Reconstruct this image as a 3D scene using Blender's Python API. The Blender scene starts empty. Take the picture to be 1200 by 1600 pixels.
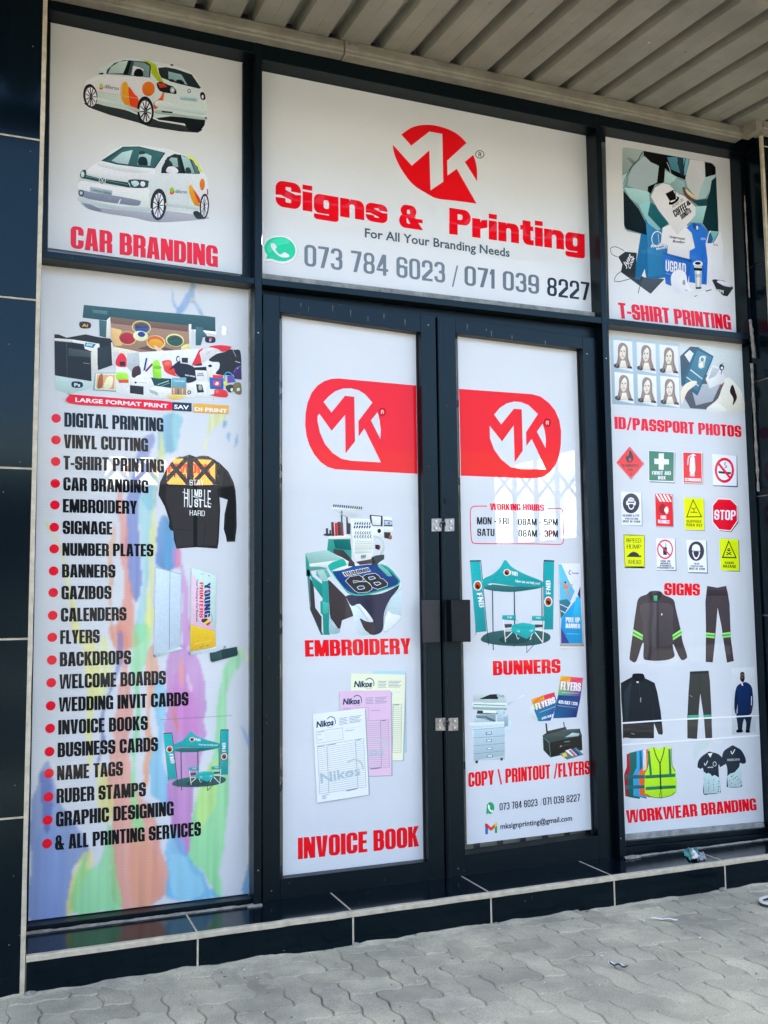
import bpy, bmesh, math, random
from mathutils import Vector, Matrix, Euler, noise
from mathutils.geometry import delaunay_2d_cdt
R = math.radians
scene = bpy.context.scene
col = scene.collection

# ---------------------------------------------------------------- camera
CAM = Vector((-0.8457, -3.2694, 1.0860))
FPX = 1501.6                       # focal length in pixels of a 1200 x 1600 picture
cam_d = bpy.data.cameras.new('camera')
cam_d.sensor_fit = 'VERTICAL'
cam_d.sensor_height = 36.0
cam_d.lens = FPX / 1600 * 36.0
cam_d.clip_start = 0.05
cam_d.clip_end = 2000
cam = bpy.data.objects.new('camera', cam_d)
col.objects.link(cam)
cam.location = CAM
cam.rotation_euler = (R(95.4705), R(0.64218), R(-21.7092))
scene.camera = cam
RM = cam.rotation_euler.to_matrix()
scene.render.resolution_x, scene.render.resolution_y = 768, 1024

# ---------------------------------------------------------------- sky, sun, exposure
SUN_EL, SUN_AZ = 52.0, 18.0        # the sun stands behind the shop: its front is in open shade
wd = bpy.data.worlds.new("World")
scene.world = wd
wd.use_nodes = True
nt = wd.node_tree
bg = nt.nodes['Background']
sky = nt.nodes.new('ShaderNodeTexSky')
sky.sky_type = 'NISHITA'
sky.sun_disc = False
sky.sun_elevation = R(SUN_EL)
sky.sun_rotation = R(SUN_AZ)
sky.dust_density = 5.0
sky.air_density = 0.75
sky.ozone_density = 1.0
nt.links.new(sky.outputs[0], bg.inputs[0])
bg.inputs[1].default_value = 0.15
sun_d = bpy.data.lights.new('sun', 'SUN')
sun_d.energy = 2.2
sun_d.angle = R(0.6)
sun_d.color = (1.0, 0.95, 0.88)
sun = bpy.data.objects.new('sun', sun_d)
col.objects.link(sun)
sd = Vector((math.sin(R(SUN_AZ)) * math.cos(R(SUN_EL)), math.cos(R(SUN_AZ)) * math.cos(R(SUN_EL)), math.sin(R(SUN_EL))))
sun.rotation_euler = sd.to_track_quat('Z', 'Y').to_euler()
scene.view_settings.view_transform = 'Standard'
scene.view_settings.look = 'None'
scene.view_settings.exposure = 3.15
scene.view_settings.gamma = 1.0
scene.cycles.max_bounces = 8
scene.cycles.diffuse_bounces = 5

# ---------------------------------------------------------------- helpers
def ray(px, py):
    return RM @ Vector(((px - 600) / FPX, -(py - 800) / FPX, -1.0))
def hit(px, py, ax='y', v=0.0):
    "the point of the plane ax = v that the photograph shows at (px, py)"
    d = ray(px, py)
    i = 'xyz'.index(ax)
    return CAM + d * ((v - CAM[i]) / d[i])
def tag(o, label=None, cat=None, group=None, kind=None):
    if label: o['label'] = label
    if cat: o['category'] = cat
    if group: o['group'] = group
    if kind: o['kind'] = kind
    return o
def empty(name, loc=(0, 0, 0), rz=0.0):
    o = bpy.data.objects.new(name, None)
    o.location = loc
    o.rotation_euler = (0, 0, rz)
    o.empty_display_size = 0.1
    col.objects.link(o)
    return o
def obj(name, me, mat=None, parent=None, loc=None):
    if isinstance(me, bmesh.types.BMesh):
        bm = me
        me = bpy.data.meshes.new(name)
        bm.normal_update()
        bm.to_mesh(me)
        bm.free()
    o = bpy.data.objects.new(name, me)
    col.objects.link(o)
    if mat is not None:
        for m in (mat if isinstance(mat, (list, tuple)) else [mat]):
            me.materials.append(m)
    if parent is not None:
        o.parent = parent
        o.matrix_parent_inverse = Matrix.Translation(-parent.location) if parent.parent is None and parent.type == 'EMPTY' else Matrix()
    if loc is not None:
        o.location = loc
    return o
def box(bm, x0, x1, y0, y1, z0, z1, mi=0):
    v = [bm.verts.new(p) for p in ((x0, y0, z0), (x1, y0, z0), (x1, y1, z0), (x0, y1, z0), (x0, y0, z1), (x1, y0, z1), (x1, y1, z1), (x0, y1, z1))]
    for f in ((0, 3, 2, 1), (4, 5, 6, 7), (0, 1, 5, 4), (1, 2, 6, 5), (2, 3, 7, 6), (3, 0, 4, 7)):
        q = bm.faces.new([v[i] for i in f])
        q.material_index = mi
    return v
def bevel(bm, w, seg=2):
    bmesh.ops.bevel(bm, geom=[e for e in bm.edges], offset=w, segments=seg, profile=0.7, affect='EDGES')
    return bm
def bxo(name, dims, mat, parent=None, bv=0.0):
    bm = bmesh.new()
    box(bm, *dims)
    if bv: bevel(bm, bv)
    return obj(name, bm, mat, parent)
def prism(bm, pts, y0, y1):
    "front outline pts (x, z), y0 nearer the street, y1 behind"
    a = [bm.verts.new((x, y0, z)) for x, z in pts]
    b = [bm.verts.new((x, y1, z)) for x, z in pts]
    n = len(pts)
    bm.faces.new(a); bm.faces.new(list(reversed(b)))
    for i in range(n):
        bm.faces.new((a[i], b[i], b[(i + 1) % n], a[(i + 1) % n]))
    bmesh.ops.recalc_face_normals(bm, faces=bm.faces)
def member(name, quad, y0, y1, mat, parent, bv=0.0012):
    "a frame member whose front outline is given by four points of the front plane"
    bm = bmesh.new()
    pts = [hit(px, py, 'y', y0) for px, py in quad]
    prism(bm, [(p.x, p.z) for p in pts], y0, y1)
    if bv: bevel(bm, bv, 1)
    return obj(name, bm, mat, parent)
def cyl(bm, p0, p1, r0, r1=None, n=16, cap=True):
    r1 = r0 if r1 is None else r1
    p0, p1 = Vector(p0), Vector(p1)
    q = (p1 - p0).to_track_quat('Z', 'Y').to_matrix()
    rings = []
    for p, r in ((p0, r0), (p1, r1)):
        rings.append([bm.verts.new(p + q @ Vector((math.cos(2 * math.pi * k / n) * r, math.sin(2 * math.pi * k / n) * r, 0))) for k in range(n)])
    for k in range(n):
        bm.faces.new((rings[0][k], rings[0][(k + 1) % n], rings[1][(k + 1) % n], rings[1][k]))
    if cap:
        bm.faces.new(list(reversed(rings[0]))); bm.faces.new(rings[1])

# ---------------------------------------------------------------- materials
def lin(c):
    return c / 12.92 if c <= 0.04045 else ((c + 0.055) / 1.055) ** 2.4
def hexrgb(h):
    if len(h) == 3: h = ''.join(c * 2 for c in h)
    return tuple(lin(int(h[i:i + 2], 16) / 255) for i in (0, 2, 4))
def mat(name, color, rough=0.6, metal=0.0, spec=0.5, noise_amt=0.0, nscale=8.0, color2=None, bump=0.0, bscale=60.0, coat=0.0, detail=5):
    m = bpy.data.materials.new(name)
    m.use_nodes = True
    t = m.node_tree
    b = t.nodes['Principled BSDF']
    b.inputs['Base Color'].default_value = (*color, 1)
    b.inputs['Roughness'].default_value = rough
    b.inputs['Metallic'].default_value = metal
    b.inputs['Specular IOR Level'].default_value = spec
    b.inputs['Coat Weight'].default_value = coat
    tc = t.nodes.new('ShaderNodeTexCoord')
    if noise_amt or color2:
        n = t.nodes.new('ShaderNodeTexNoise')
        n.inputs['Scale'].default_value = nscale
        n.inputs['Detail'].default_value = detail
        n.inputs['Roughness'].default_value = 0.65
        t.links.new(tc.outputs['Object'], n.inputs['Vector'])
        rp = t.nodes.new('ShaderNodeValToRGB')
        c2 = color2 or tuple(c * (1 - noise_amt) for c in color)
        c1 = color if color2 else tuple(min(1, c * (1 + noise_amt)) for c in color)
        rp.color_ramp.elements[0].position = 0.35
        rp.color_ramp.elements[1].position = 0.65
        rp.color_ramp.elements[0].color = (*c2, 1)
        rp.color_ramp.elements[1].color = (*c1, 1)
        t.links.new(n.outputs['Fac'], rp.inputs[0])
        t.links.new(rp.outputs[0], b.inputs['Base Color'])
    if bump:
        n2 = t.nodes.new('ShaderNodeTexNoise')
        n2.inputs['Scale'].default_value = bscale
        n2.inputs['Detail'].default_value = 6
        t.links.new(tc.outputs['Object'], n2.inputs['Vector'])
        bp = t.nodes.new('ShaderNodeBump')
        bp.inputs['Strength'].default_value = bump
        bp.inputs['Distance'].default_value = 0.004
        t.links.new(n2.outputs['Fac'], bp.inputs['Height'])
        t.links.new(bp.outputs[0], b.inputs['Normal'])
    return m
def dusty(name, color, dust, rough=0.25, spec=0.5, amt=0.5, low=0.0, high=0.5, speck=0.0):
    "dark painted or glazed surface with a thin coat of dust, thicker near the ground, plus pale specks"
    m = mat(name, color, rough, spec=spec)
    t = m.node_tree; b = t.nodes['Principled BSDF']
    b.inputs['Specular Tint'].default_value = (0.60, 0.90, 1.0, 1)
    geo = t.nodes.new('ShaderNodeNewGeometry')
    sep = t.nodes.new('ShaderNodeSeparateXYZ'); t.links.new(geo.outputs['Position'], sep.inputs[0])
    mr = t.nodes.new('ShaderNodeMapRange')
    mr.inputs['From Min'].default_value = low; mr.inputs['From Max'].default_value = high
    mr.inputs['To Min'].default_value = 1.0; mr.inputs['To Max'].default_value = 0.25
    t.links.new(sep.outputs['Z'], mr.inputs[0])
    n = t.nodes.new('ShaderNodeTexNoise'); n.inputs['Scale'].default_value = 14; n.inputs['Detail'].default_value = 8; n.inputs['Roughness'].default_value = 0.7
    t.links.new(geo.outputs['Position'], n.inputs['Vector'])
    mu = t.nodes.new('ShaderNodeMath'); mu.operation = 'MULTIPLY'
    t.links.new(mr.outputs[0], mu.inputs[0]); t.links.new(n.outputs['Fac'], mu.inputs[1])
    mu2 = t.nodes.new('ShaderNodeMath'); mu2.operation = 'MULTIPLY'; mu2.inputs[1].default_value = amt
    t.links.new(mu.outputs[0], mu2.inputs[0])
    # specks
    vo = t.nodes.new('ShaderNodeTexVoronoi'); vo.inputs['Scale'].default_value = 26; vo.inputs['Randomness'].default_value = 1
    t.links.new(geo.outputs['Position'], vo.inputs['Vector'])
    lt = t.nodes.new('ShaderNodeMath'); lt.operation = 'LESS_THAN'; lt.inputs[1].default_value = 0.055
    t.links.new(vo.outputs['Distance'], lt.inputs[0])
    sc = t.nodes.new('ShaderNodeSeparateColor'); t.links.new(vo.outputs['Color'], sc.inputs[0])
    lt2 = t.nodes.new('ShaderNodeMath'); lt2.operation = 'LESS_THAN'; lt2.inputs[1].default_value = speck
    t.links.new(sc.outputs[0], lt2.inputs[0])
    m3 = t.nodes.new('ShaderNodeMath'); m3.operation = 'MULTIPLY'
    t.links.new(lt.outputs[0], m3.inputs[0]); t.links.new(lt2.outputs[0], m3.inputs[1])
    m4 = t.nodes.new('ShaderNodeMath'); m4.operation = 'MULTIPLY'; m4.inputs[1].default_value = 0.5
    t.links.new(m3.outputs[0], m4.inputs[0])
    ad = t.nodes.new('ShaderNodeMath'); ad.operation = 'ADD'; ad.use_clamp = True
    t.links.new(mu2.outputs[0], ad.inputs[0]); t.links.new(m4.outputs[0], ad.inputs[1])
    mx = t.nodes.new('ShaderNodeMix'); mx.data_type = 'RGBA'
    mx.inputs['A'].default_value = (*color, 1); mx.inputs['B'].default_value = (*dust, 1)
    t.links.new(ad.outputs[0], mx.inputs['Factor'])
    t.links.new(mx.outputs['Result'], b.inputs['Base Color'])
    r = t.nodes.new('ShaderNodeMapRange'); r.inputs['To Min'].default_value = rough; r.inputs['To Max'].default_value = min(1, rough + 0.5)
    t.links.new(ad.outputs[0], r.inputs[0]); t.links.new(r.outputs[0], b.inputs['Roughness'])
    return m

M = {}
M['alu'] = dusty('dark_grey_powder_coat', (0.0006, 0.0022, 0.0038), (0.16, 0.15, 0.13), 0.36, 0.29, 0.004, 0.05, 0.7, 0.45)
M['tile'] = dusty('dark_glazed_tile', (0.0008, 0.0035, 0.006), (0.20, 0.19, 0.17), 0.13, 0.23, 0.012, 0.0, 0.35, 0.5)
M['grout'] = mat('beige_grout', (0.47, 0.405, 0.275), 0.85, noise_amt=0.18, nscale=30, bump=0.3, bscale=200)
M['mortar'] = mat('rough_mortar', (0.25, 0.23, 0.185), 0.95, noise_amt=0.3, nscale=40, bump=0.8, bscale=120)
M['gasket'] = mat('black_rubber_gasket', (0.012, 0.012, 0.012), 0.7)
M['sealant'] = mat('old_sealant', (0.26, 0.27, 0.23), 0.6, noise_amt=0.35, nscale=25)
M['steel'] = mat('galvanised_steel', (0.30, 0.295, 0.27), 0.42, metal=0.85, noise_amt=0.3, nscale=60)
M['bolt'] = mat('bolt_steel', (0.55, 0.55, 0.53), 0.3, metal=0.9)
M['lockgrey'] = mat('satin_grey_metal', (0.018, 0.019, 0.022), 0.38, spec=0.4, noise_amt=0.15, nscale=30)
M['lockblack'] = mat('black_lock_box', (0.004, 0.006, 0.009), 0.35, spec=0.22, noise_amt=0.2, nscale=30)
M['interior'] = mat('dim_shop_interior', (0.20, 0.18, 0.15), 0.9, noise_amt=0.3, nscale=3)
M['hole'] = mat('dark_keyhole', (0.004, 0.004, 0.004), 0.9)

def glass_mat():
    m = bpy.data.materials.new('window_glass'); m.use_nodes = True
    t = m.node_tree; t.nodes.remove(t.nodes['Principled BSDF'])
    out = t.nodes['Material Output']
    tr = t.nodes.new('ShaderNodeBsdfTransparent'); tr.inputs[0].default_value = (0.86, 0.90, 0.88, 1)
    gl = t.nodes.new('ShaderNodeBsdfGlossy'); gl.inputs['Roughness'].default_value = 0.02
    lw = t.nodes.new('ShaderNodeLayerWeight'); lw.inputs['Blend'].default_value = 0.5
    pw = t.nodes.new('ShaderNodeMath'); pw.operation = 'POWER'; pw.inputs[1].default_value = 5
    t.links.new(lw.outputs['Facing'], pw.inputs[0])
    mr = t.nodes.new('ShaderNodeMapRange'); mr.inputs['To Min'].default_value = 0.05; mr.inputs['To Max'].default_value = 1
    t.links.new(pw.outputs[0], mr.inputs[0])
    mx = t.nodes.new('ShaderNodeMixShader')
    t.links.new(mr.outputs[0], mx.inputs[0]); t.links.new(tr.outputs[0], mx.inputs[1]); t.links.new(gl.outputs[0], mx.inputs[2])
    t.links.new(mx.outputs[0], out.inputs[0])
    return m
M['glass'] = glass_mat()

def print_mat(thin=0.0):
    "glossy laminated print: the ink colours sit in the mesh, the sheet is faintly ribbed and not quite flat"
    m = bpy.data.materials.new('glossy_laminated_print'); m.use_nodes = True
    t = m.node_tree; b = t.nodes['Principled BSDF']
    at = t.nodes.new('ShaderNodeAttribute'); at.attribute_name = 'ink'
    geo = t.nodes.new('ShaderNodeNewGeometry')
    sep = t.nodes.new('ShaderNodeSeparateXYZ'); t.links.new(geo.outputs['Position'], sep.inputs[0])
    wv = t.nodes.new('ShaderNodeMath'); wv.operation = 'MULTIPLY'; wv.inputs[1].default_value = 2 * math.pi / 0.0085
    t.links.new(sep.outputs['Z'], wv.inputs[0])
    sn = t.nodes.new('ShaderNodeMath'); sn.operation = 'SINE'; t.links.new(wv.outputs[0], sn.inputs[0])
    n = t.nodes.new('ShaderNodeTexNoise'); n.inputs['Scale'].default_value = 5; n.inputs['Detail'].default_value = 4
    t.links.new(geo.outputs['Position'], n.inputs['Vector'])
    ml = t.nodes.new('ShaderNodeMath'); ml.operation = 'MULTIPLY_ADD'; ml.inputs[1].default_value = 0.018; ml.inputs[2].default_value = 0.955
    t.links.new(sn.outputs[0], ml.inputs[0])
    nn = t.nodes.new('ShaderNodeMath'); nn.operation = 'MULTIPLY_ADD'; nn.inputs[1].default_value = 0.08
    t.links.new(n.outputs['Fac'], nn.inputs[0]); t.links.new(ml.outputs[0], nn.inputs[2])
    vm = t.nodes.new('ShaderNodeVectorMath'); vm.operation = 'SCALE'
    t.links.new(at.outputs['Color'], vm.inputs[0]); t.links.new(nn.outputs[0], vm.inputs['Scale'])
    # the dot grain of a printed photograph
    ga = t.nodes.new('ShaderNodeAttribute'); ga.attribute_name = 'grain'
    n5 = t.nodes.new('ShaderNodeTexNoise'); n5.inputs['Scale'].default_value = 150; n5.inputs['Detail'].default_value = 5; n5.inputs['Roughness'].default_value = 0.7
    t.links.new(geo.outputs['Position'], n5.inputs['Vector'])
    s5 = t.nodes.new('ShaderNodeMath'); s5.operation = 'SUBTRACT'; s5.inputs[1].default_value = 0.5; t.links.new(n5.outputs['Fac'], s5.inputs[0])
    m5 = t.nodes.new('ShaderNodeMath'); m5.operation = 'MULTIPLY'; t.links.new(s5.outputs[0], m5.inputs[0]); t.links.new(ga.outputs['Fac'], m5.inputs[1])
    a5 = t.nodes.new('ShaderNodeMath'); a5.operation = 'ADD'; a5.inputs[1].default_value = 1.0; t.links.new(m5.outputs[0], a5.inputs[0])
    v5 = t.nodes.new('ShaderNodeVectorMath'); v5.operation = 'SCALE'; t.links.new(vm.outputs[0], v5.inputs[0]); t.links.new(a5.outputs[0], v5.inputs['Scale'])
    t.links.new(v5.outputs[0], b.inputs['Base Color'])
    b.inputs['Roughness'].default_value = 0.6
    b.inputs['Specular IOR Level'].default_value = 0.0
    b.inputs['Coat Weight'].default_value = 0.32
    b.inputs['Coat Roughness'].default_value = 0.02
    b.inputs['Coat IOR'].default_value = 1.5
    n2 = t.nodes.new('ShaderNodeTexNoise'); n2.inputs['Scale'].default_value = 2.2; n2.inputs['Detail'].default_value = 2
    t.links.new(geo.outputs['Position'], n2.inputs['Vector'])
    bp = t.nodes.new('ShaderNodeBump'); bp.inputs['Strength'].default_value = 0.35; bp.inputs['Distance'].default_value = 0.006
    t.links.new(n2.outputs['Fac'], bp.inputs['Height'])
    t.links.new(bp.outputs[0], b.inputs['Coat Normal'])
    if thin:
        out = t.nodes['Material Output']; tr = t.nodes.new('ShaderNodeBsdfTransparent'); mx = t.nodes.new('ShaderNodeMixShader')
        mx.inputs[0].default_value = thin
        t.links.new(b.outputs[0], mx.inputs[1]); t.links.new(tr.outputs[0], mx.inputs[2]); t.links.new(mx.outputs[0], out.inputs[0])
        m.name = 'thin_see_through_print'
    return m
M['print'] = print_mat()
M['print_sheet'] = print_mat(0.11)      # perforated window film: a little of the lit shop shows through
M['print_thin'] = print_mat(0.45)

# ---------------------------------------------------------------- heavy condensed lettering, drawn as outlines
def arc(cx, cy, rx, ry, a0, a1, n=5):
    return [(cx + rx * math.cos(R(a0 + (a1 - a0) * i / n)), cy + ry * math.sin(R(a0 + (a1 - a0) * i / n))) for i in range(n + 1)]
def rr(x0, y0, x1, y1, r=(0, 0, 0, 0)):
    "rounded rectangle, radii of the corners bl, br, tr, tl; x radius is two thirds of the y radius"
    if not isinstance(r, tuple): r = (r,) * 4
    mxr = max(0.001, min((x1 - x0) / 2, 9)); p = []
    for (cx, cy, a, q) in ((x0, y0, 180, r[0]), (x1, y0, 270, r[1]), (x1, y1, 0, r[2]), (x0, y1, 90, r[3])):
        ry = min(q, (y1 - y0) / 2 * 0.999); rx = min(q * 0.85, mxr * 0.999)
        if ry < 1e-4: p.append((cx, cy)); continue
        ox = cx + (rx if cx == x0 else -rx); oy = cy + (ry if cy == y0 else -ry)
        p += arc(ox, oy, rx, ry, a, a + 90)
    return p
def rc(x0, y0, x1, y1): return [(x0, y0), (x1, y0), (x1, y1), (x0, y1)]
def glyph(c, w, s, b):
    g = 1.0 - b; Rr = min(0.22 if w < .8 else 0.30, w * 0.45); r = max(0.02, min(0.09, (w - 2 * s) / 2))
    O = [('+', rr(0, 0, w, 1, Rr)), ('-', rr(s, b, w - s, g, r))]
    if c in 'O0': return w, O
    if c == 'C': return w, O + [('-', rc(w - s - .002, .40, w + .01, .61))]
    if c == 'G': return w, O + [('-', rc(w - s - .002, .30, w + .01, .63)), ('+', rc(w * .52, .36, w, .36 + b)), ('+', rc(w - s, .12, w, .40)), ('+', rc(w - s * .5, 0, w, .2))]
    if c == 'Q': return w, O + [('+', [(w * .45, .22), (w * .7, .22), (w * 1.02, -.08), (w * .75, -.08)])]
    if c == 'D': return w, [('+', rr(0, 0, w, 1, (0, Rr, Rr, 0))), ('-', rr(s, b, w - s, g, (0, r, r, 0)))]
    if c == 'U': return w, [('+', rr(0, 0, w, 1, (Rr, Rr, 0, 0))), ('-', rr(s, b, w - s, 1.1, (r, r, 0, 0)))]
    if c == 'J': return w * .85, [('+', rr(0, 0, w * .85, 1, (Rr, Rr, 0, 0))), ('-', rr(s, b, w * .85 - s, 1.1, (r, r, 0, 0))), ('-', rc(-.1, .36, w * .85 - s, 1.1))]
    if c in 'PR':
        o = [('+', rc(0, 0, s, 1)), ('+', rr(0, .40, w, 1, (0, Rr, Rr, 0))), ('-', rr(s, .40 + b * .95, w - s, g, (0, r, r, 0)))]
        if c == 'R': o += [('+', [(w - s * 1.05, .44), (w * .8, .50), (w, .40), (w, 0), (w - s, 0), (w - s, .40)]), ('+', rc(s, .40, w - s * .6, .40 + b * .9))]
        return w, o
    if c == 'B':
        return w, [('+', rr(0, 0, w, .555, (0, Rr, Rr * .7, 0))), ('+', rr(0, .47, w * .97, 1, (0, Rr * .7, Rr, 0))), ('-', rr(s, b, w - s, .45, (0, r, r, 0))), ('-', rr(s, .575, w * .97 - s, g, (0, r, r, 0)))]
    if c == '8':
        return w, [('+', rr(0, 0, w, .56, Rr)), ('+', rr(w * .03, .46, w * .97, 1, Rr)), ('-', rr(s, b, w - s, .445, r)), ('-', rr(s, .575, w - s, g, r))]
    if c in 'S5':
        if c == '5': return w, [('+', rc(0, .44, s, 1)), ('+', rc(0, g, w * .94, 1)), ('+', rr(0, 0, w, .66, (Rr, Rr, Rr, Rr * .4))), ('-', rr(s, b, w - s, .66 - b, r)), ('-', rc(-.01, .27, s + .001, .44))]
        k = b * .55
        return w, [('+', rr(0, 0, w, 1, Rr)), ('-', [(s, g - .03), (s + .02, g), (w - s - .02, g), (w - s, g - .03), (w - s, .645), (w + .01, .645), (w + .01, .575), (w * .80, .545), (s, .50 + k + .07)]),
                   ('-', [(w - s, b + .03), (w - s - .02, b), (s + .02, b), (s, b + .03), (s, .355), (-.01, .355), (-.01, .425), (w * .20, .455), (w - s, .50 - k - .07)])]
    if c == 'E': return w * .80, [('+', rc(0, 0, s, 1)), ('+', rc(0, 0, w * .8, b)), ('+', rc(0, g, w * .8, 1)), ('+', rc(0, .505 - b * .5, w * .75, .505 + b * .5))]
    if c == 'F': return w * .76, [('+', rc(0, 0, s, 1)), ('+', rc(0, g, w * .76, 1)), ('+', rc(0, .49 - b * .5, w * .7, .49 + b * .5))]
    if c == 'L': return w * .74, [('+', rc(0, 0, s, 1)), ('+', rc(0, 0, w * .74, b))]
    if c == 'I': return s, [('+', rc(0, 0, s, 1))]
    if c == 'T': return w * .88, [('+', rc(0, g, w * .88, 1)), ('+', rc(w * .44 - s / 2, 0, w * .44 + s / 2, 1))]
    if c == 'H': return w, [('+', rc(0, 0, s, 1)), ('+', rc(w - s, 0, w, 1)), ('+', rc(0, .5 - b * .5, w, .5 + b * .5))]
    if c == 'N': q = s * .82; return w, [('+', rc(0, 0, q, 1)), ('+', rc(w - q, 0, w, 1)), ('+', [(0, 1), (s * 1.05, 1), (w, 0), (w - s * 1.05, 0)])]
    if c == 'M':
        W = w * 1.32; q = s * .85
        return W, [('+', rc(0, 0, q, 1)), ('+', rc(W - q, 0, W, 1)), ('+', [(0, 1), (q * 1.35, 1), (W / 2 + q * .5, .0), (W / 2 - q * .5, .0)]), ('+', [(W, 1), (W - q * 1.35, 1), (W / 2 - q * .5, 0), (W / 2 + q * .5, 0)])]
    if c == 'A':
        W = w * 1.06; m_ = W / 2
        return W, [('+', [(0, 0), (m_ - s * .72, 1), (m_ + s * .72, 1), (W, 0)]), ('-', [(s * .98, -.01), (s * 1.08, .20), (W - s * 1.08, .20), (W - s * .98, -.01)]), ('-', [(m_ - max(.02, (W - 2.3 * s) * .42), .34), (m_ + max(.02, (W - 2.3 * s) * .42), .34), (m_, .80)])]
    if c in 'V': W = w * 1.04; m_ = W / 2; return W, [('+', [(0, 1), (s * 1.02, 1), (m_, .22), (W - s * 1.02, 1), (W, 1), (m_ + s * .62, 0), (m_ - s * .62, 0)])]
    if c == 'W':
        W = w * 1.62; q = W / 2; h = s * .9
        o = []
        for x in (0, q - h * .0):
            x1 = x; x2 = x + q + (h * .0)
            o += [('+', [(x1, 1), (x1 + h, 1), ((x1 + x2) / 2, .12), (x2 - h * .55, 1), (x2 + h * .0 + (h * .0), 1) if x else (x2 + h * .5, 1), ((x1 + x2) / 2 + h * .52, 0), ((x1 + x2) / 2 - h * .52, 0)])]
        return W, o
    if c == 'X': W = w * 1.02; return W, [('+', [(0, 0), (s * 1.1, 0), (W, 1), (W - s * 1.1, 1)]), ('+', [(W, 0), (W - s * 1.1, 0), (0, 1), (s * 1.1, 1)])]
    if c == 'Y': W = w * 1.02; m_ = W / 2; return W, [('+', [(0, 1), (s * 1.05, 1), (m_, .58), (W - s * 1.05, 1), (W, 1), (m_ + s / 2, .40), (m_ + s / 2, 0), (m_ - s / 2, 0), (m_ - s / 2, .40)])]
    if c == 'K': W = w * 1.03; return W, [('+', rc(0, 0, s, 1)), ('+', [(s * .9, .40), (s * .9, .56), (W - s * 1.08, 1), (W, 1), (W * .62, .54)]), ('+', [(W * .42, .50), (W * .68, .62), (W, 0), (W - s * 1.12, 0)])]
    if c == 'Z': return w * .86, [('+', rc(0, g, w * .86, 1)), ('+', rc(0, 0, w * .86, b)), ('+', [(0, b * .9), (s * 1.1, b * .9), (w * .86, 1 - b * .9), (w * .86 - s * 1.1, 1 - b * .9)])]
    if c == '1': return s * 1.45, [('+', rc(s * .45, 0, s * 1.45, 1)), ('+', [(0, .80), (0, .68), (s * .6, .76), (s * .6, 1), (s * .45, 1)])]
    if c == '2': return w, [('+', rr(0, .42, w, 1, Rr)), ('-', rr(s, .30, w - s, g, r)), ('-', rc(-.01, .35, w - s * .8, .64)), ('+', [(0, b * .8), (0, b * 1.5), (w - s, .58), (w, .66), (w, .50), (s * 1.05, b * .8)]), ('+', rc(0, 0, w * .98, b))]
    if c == '3': return w, [('+', rr(0, 0, w, .57, (Rr, Rr, Rr * .8, 0))), ('+', rr(0, .46, w * .97, 1, (0, Rr * .7, Rr, Rr))), ('-', rr(s, b, w - s, .45, (r, r, r, 0))), ('-', rr(s, .575, w * .97 - s, g, (0, r, r, r))), ('-', rc(-.01, .28, w * .42, .74)), ('-', rc(-.01, .28, s + .01, .70))]
    if c == '4': return w * 1.04, [('+', [(w * .52, 1), (w * .86, 1), (w * .86, .8), (s * .9, .22 + b * .9), (0, .22 + b * 1.1), (0, .30)]), ('+', rc(0, .20, w * 1.04, .20 + b)), ('+', rc(w * .86 - s, 0, w * .86, 1))]
    if c in '69':
        o = [('+', rr(0, 0, w, 1, Rr)), ('-', rr(s, b, w - s, .60 - b, r)), ('-', rr(s, .60, w - s, g, r)), ('-', rc(w - s - .002, .58, w + .01, .70))]
        if c == '9': o = [(k, [(w - x, 1 - y) for x, y in q]) for k, q in o]
        return w, o
    if c == '7': return w * .92, [('+', rc(0, g, w * .92, 1)), ('+', [(w * .92 - s * 1.05, 1 - b * .5), (w * .92, 1 - b * .5), (w * .92, 1 - b), (w * .36 + s * .5, 0), (w * .36 - s * .55, 0)])]
    if c == '-': return w * .52, [('+', rc(0, .34, w * .52, .34 + b))]
    if c == '.': return s, [('+', rc(0, 0, s, s))]
    if c == '/': return w * .75, [('+', [(0, -.05), (s * .62, -.05), (w * .75, 1.03), (w * .75 - s * .62, 1.03)])]
    if c == '\\': return w * .75, [('+', [(w * .75 - s * .62, -.05), (w * .75, -.05), (s * .62, 1.03), (0, 1.03)])]
    if c == '|': return s * .6, [('+', rc(0, 0, s * .6, 1))]
    if c == '?': return w * .9, [('+', rr(0, .42, w * .9, 1, Rr)), ('-', rr(s, .3, w * .9 - s, g, r)), ('-', rc(-.01, .35, w * .9 - s * 1.2, .68)), ('+', rc(w * .3, .26, w * .3 + s, .55)), ('+', rc(w * .3, 0, w * .3 + s, .16))]
    if c == '&':
        W = w * 1.25
        return W, [('+', rr(0, 0, w * 1.02, .60, Rr)), ('-', rr(s, b, w * 1.02 - s, .47, r)), ('+', rr(w * .08, .48, w * .90, 1, Rr)), ('-', rr(w * .08 + s * .85, .60, w * .90 - s * .85, g, r * .7)),
                   ('-', rc(w * .74, .40, W, .54)), ('+', [(w * .30, .62), (w * .30 + s * 1.1, .62), (W, 0), (W - s * 1.35, 0)]), ('+', rc(w * .7, .30, W * .98, .30 + b * .8))]
    x = 0.74                              # x-height of the heavy small letters
    if c == 'i': return s, [('+', rc(0, 0, s, x)), ('+', rc(0, x + .075, s, 1.0))]
    if c == 'n': return w, [('+', rc(0, 0, s, x)), ('+', rr(s * .5, 0, w, x, (0, 0, Rr * .8, 0))), ('-', rr(s, -.01, w - s, x - b, (0, 0, r, r))), ('-', rc(s - .001, x - .05, s + .03, x + .01))]
    if c == 'r': return w * .72, [('+', rc(0, 0, s, x)), ('+', [(s, x - .12), (s + .05, x - .03), (w * .72, x), (w * .72, x - b * 1.5), (s, x - b * 1.9)])]
    if c == 's': return w * .92, [(k, [(px_ * .92, py_ * x) for px_, py_ in q]) for k, q in glyph('S', w, s, b * 1.25)[1]]
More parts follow.
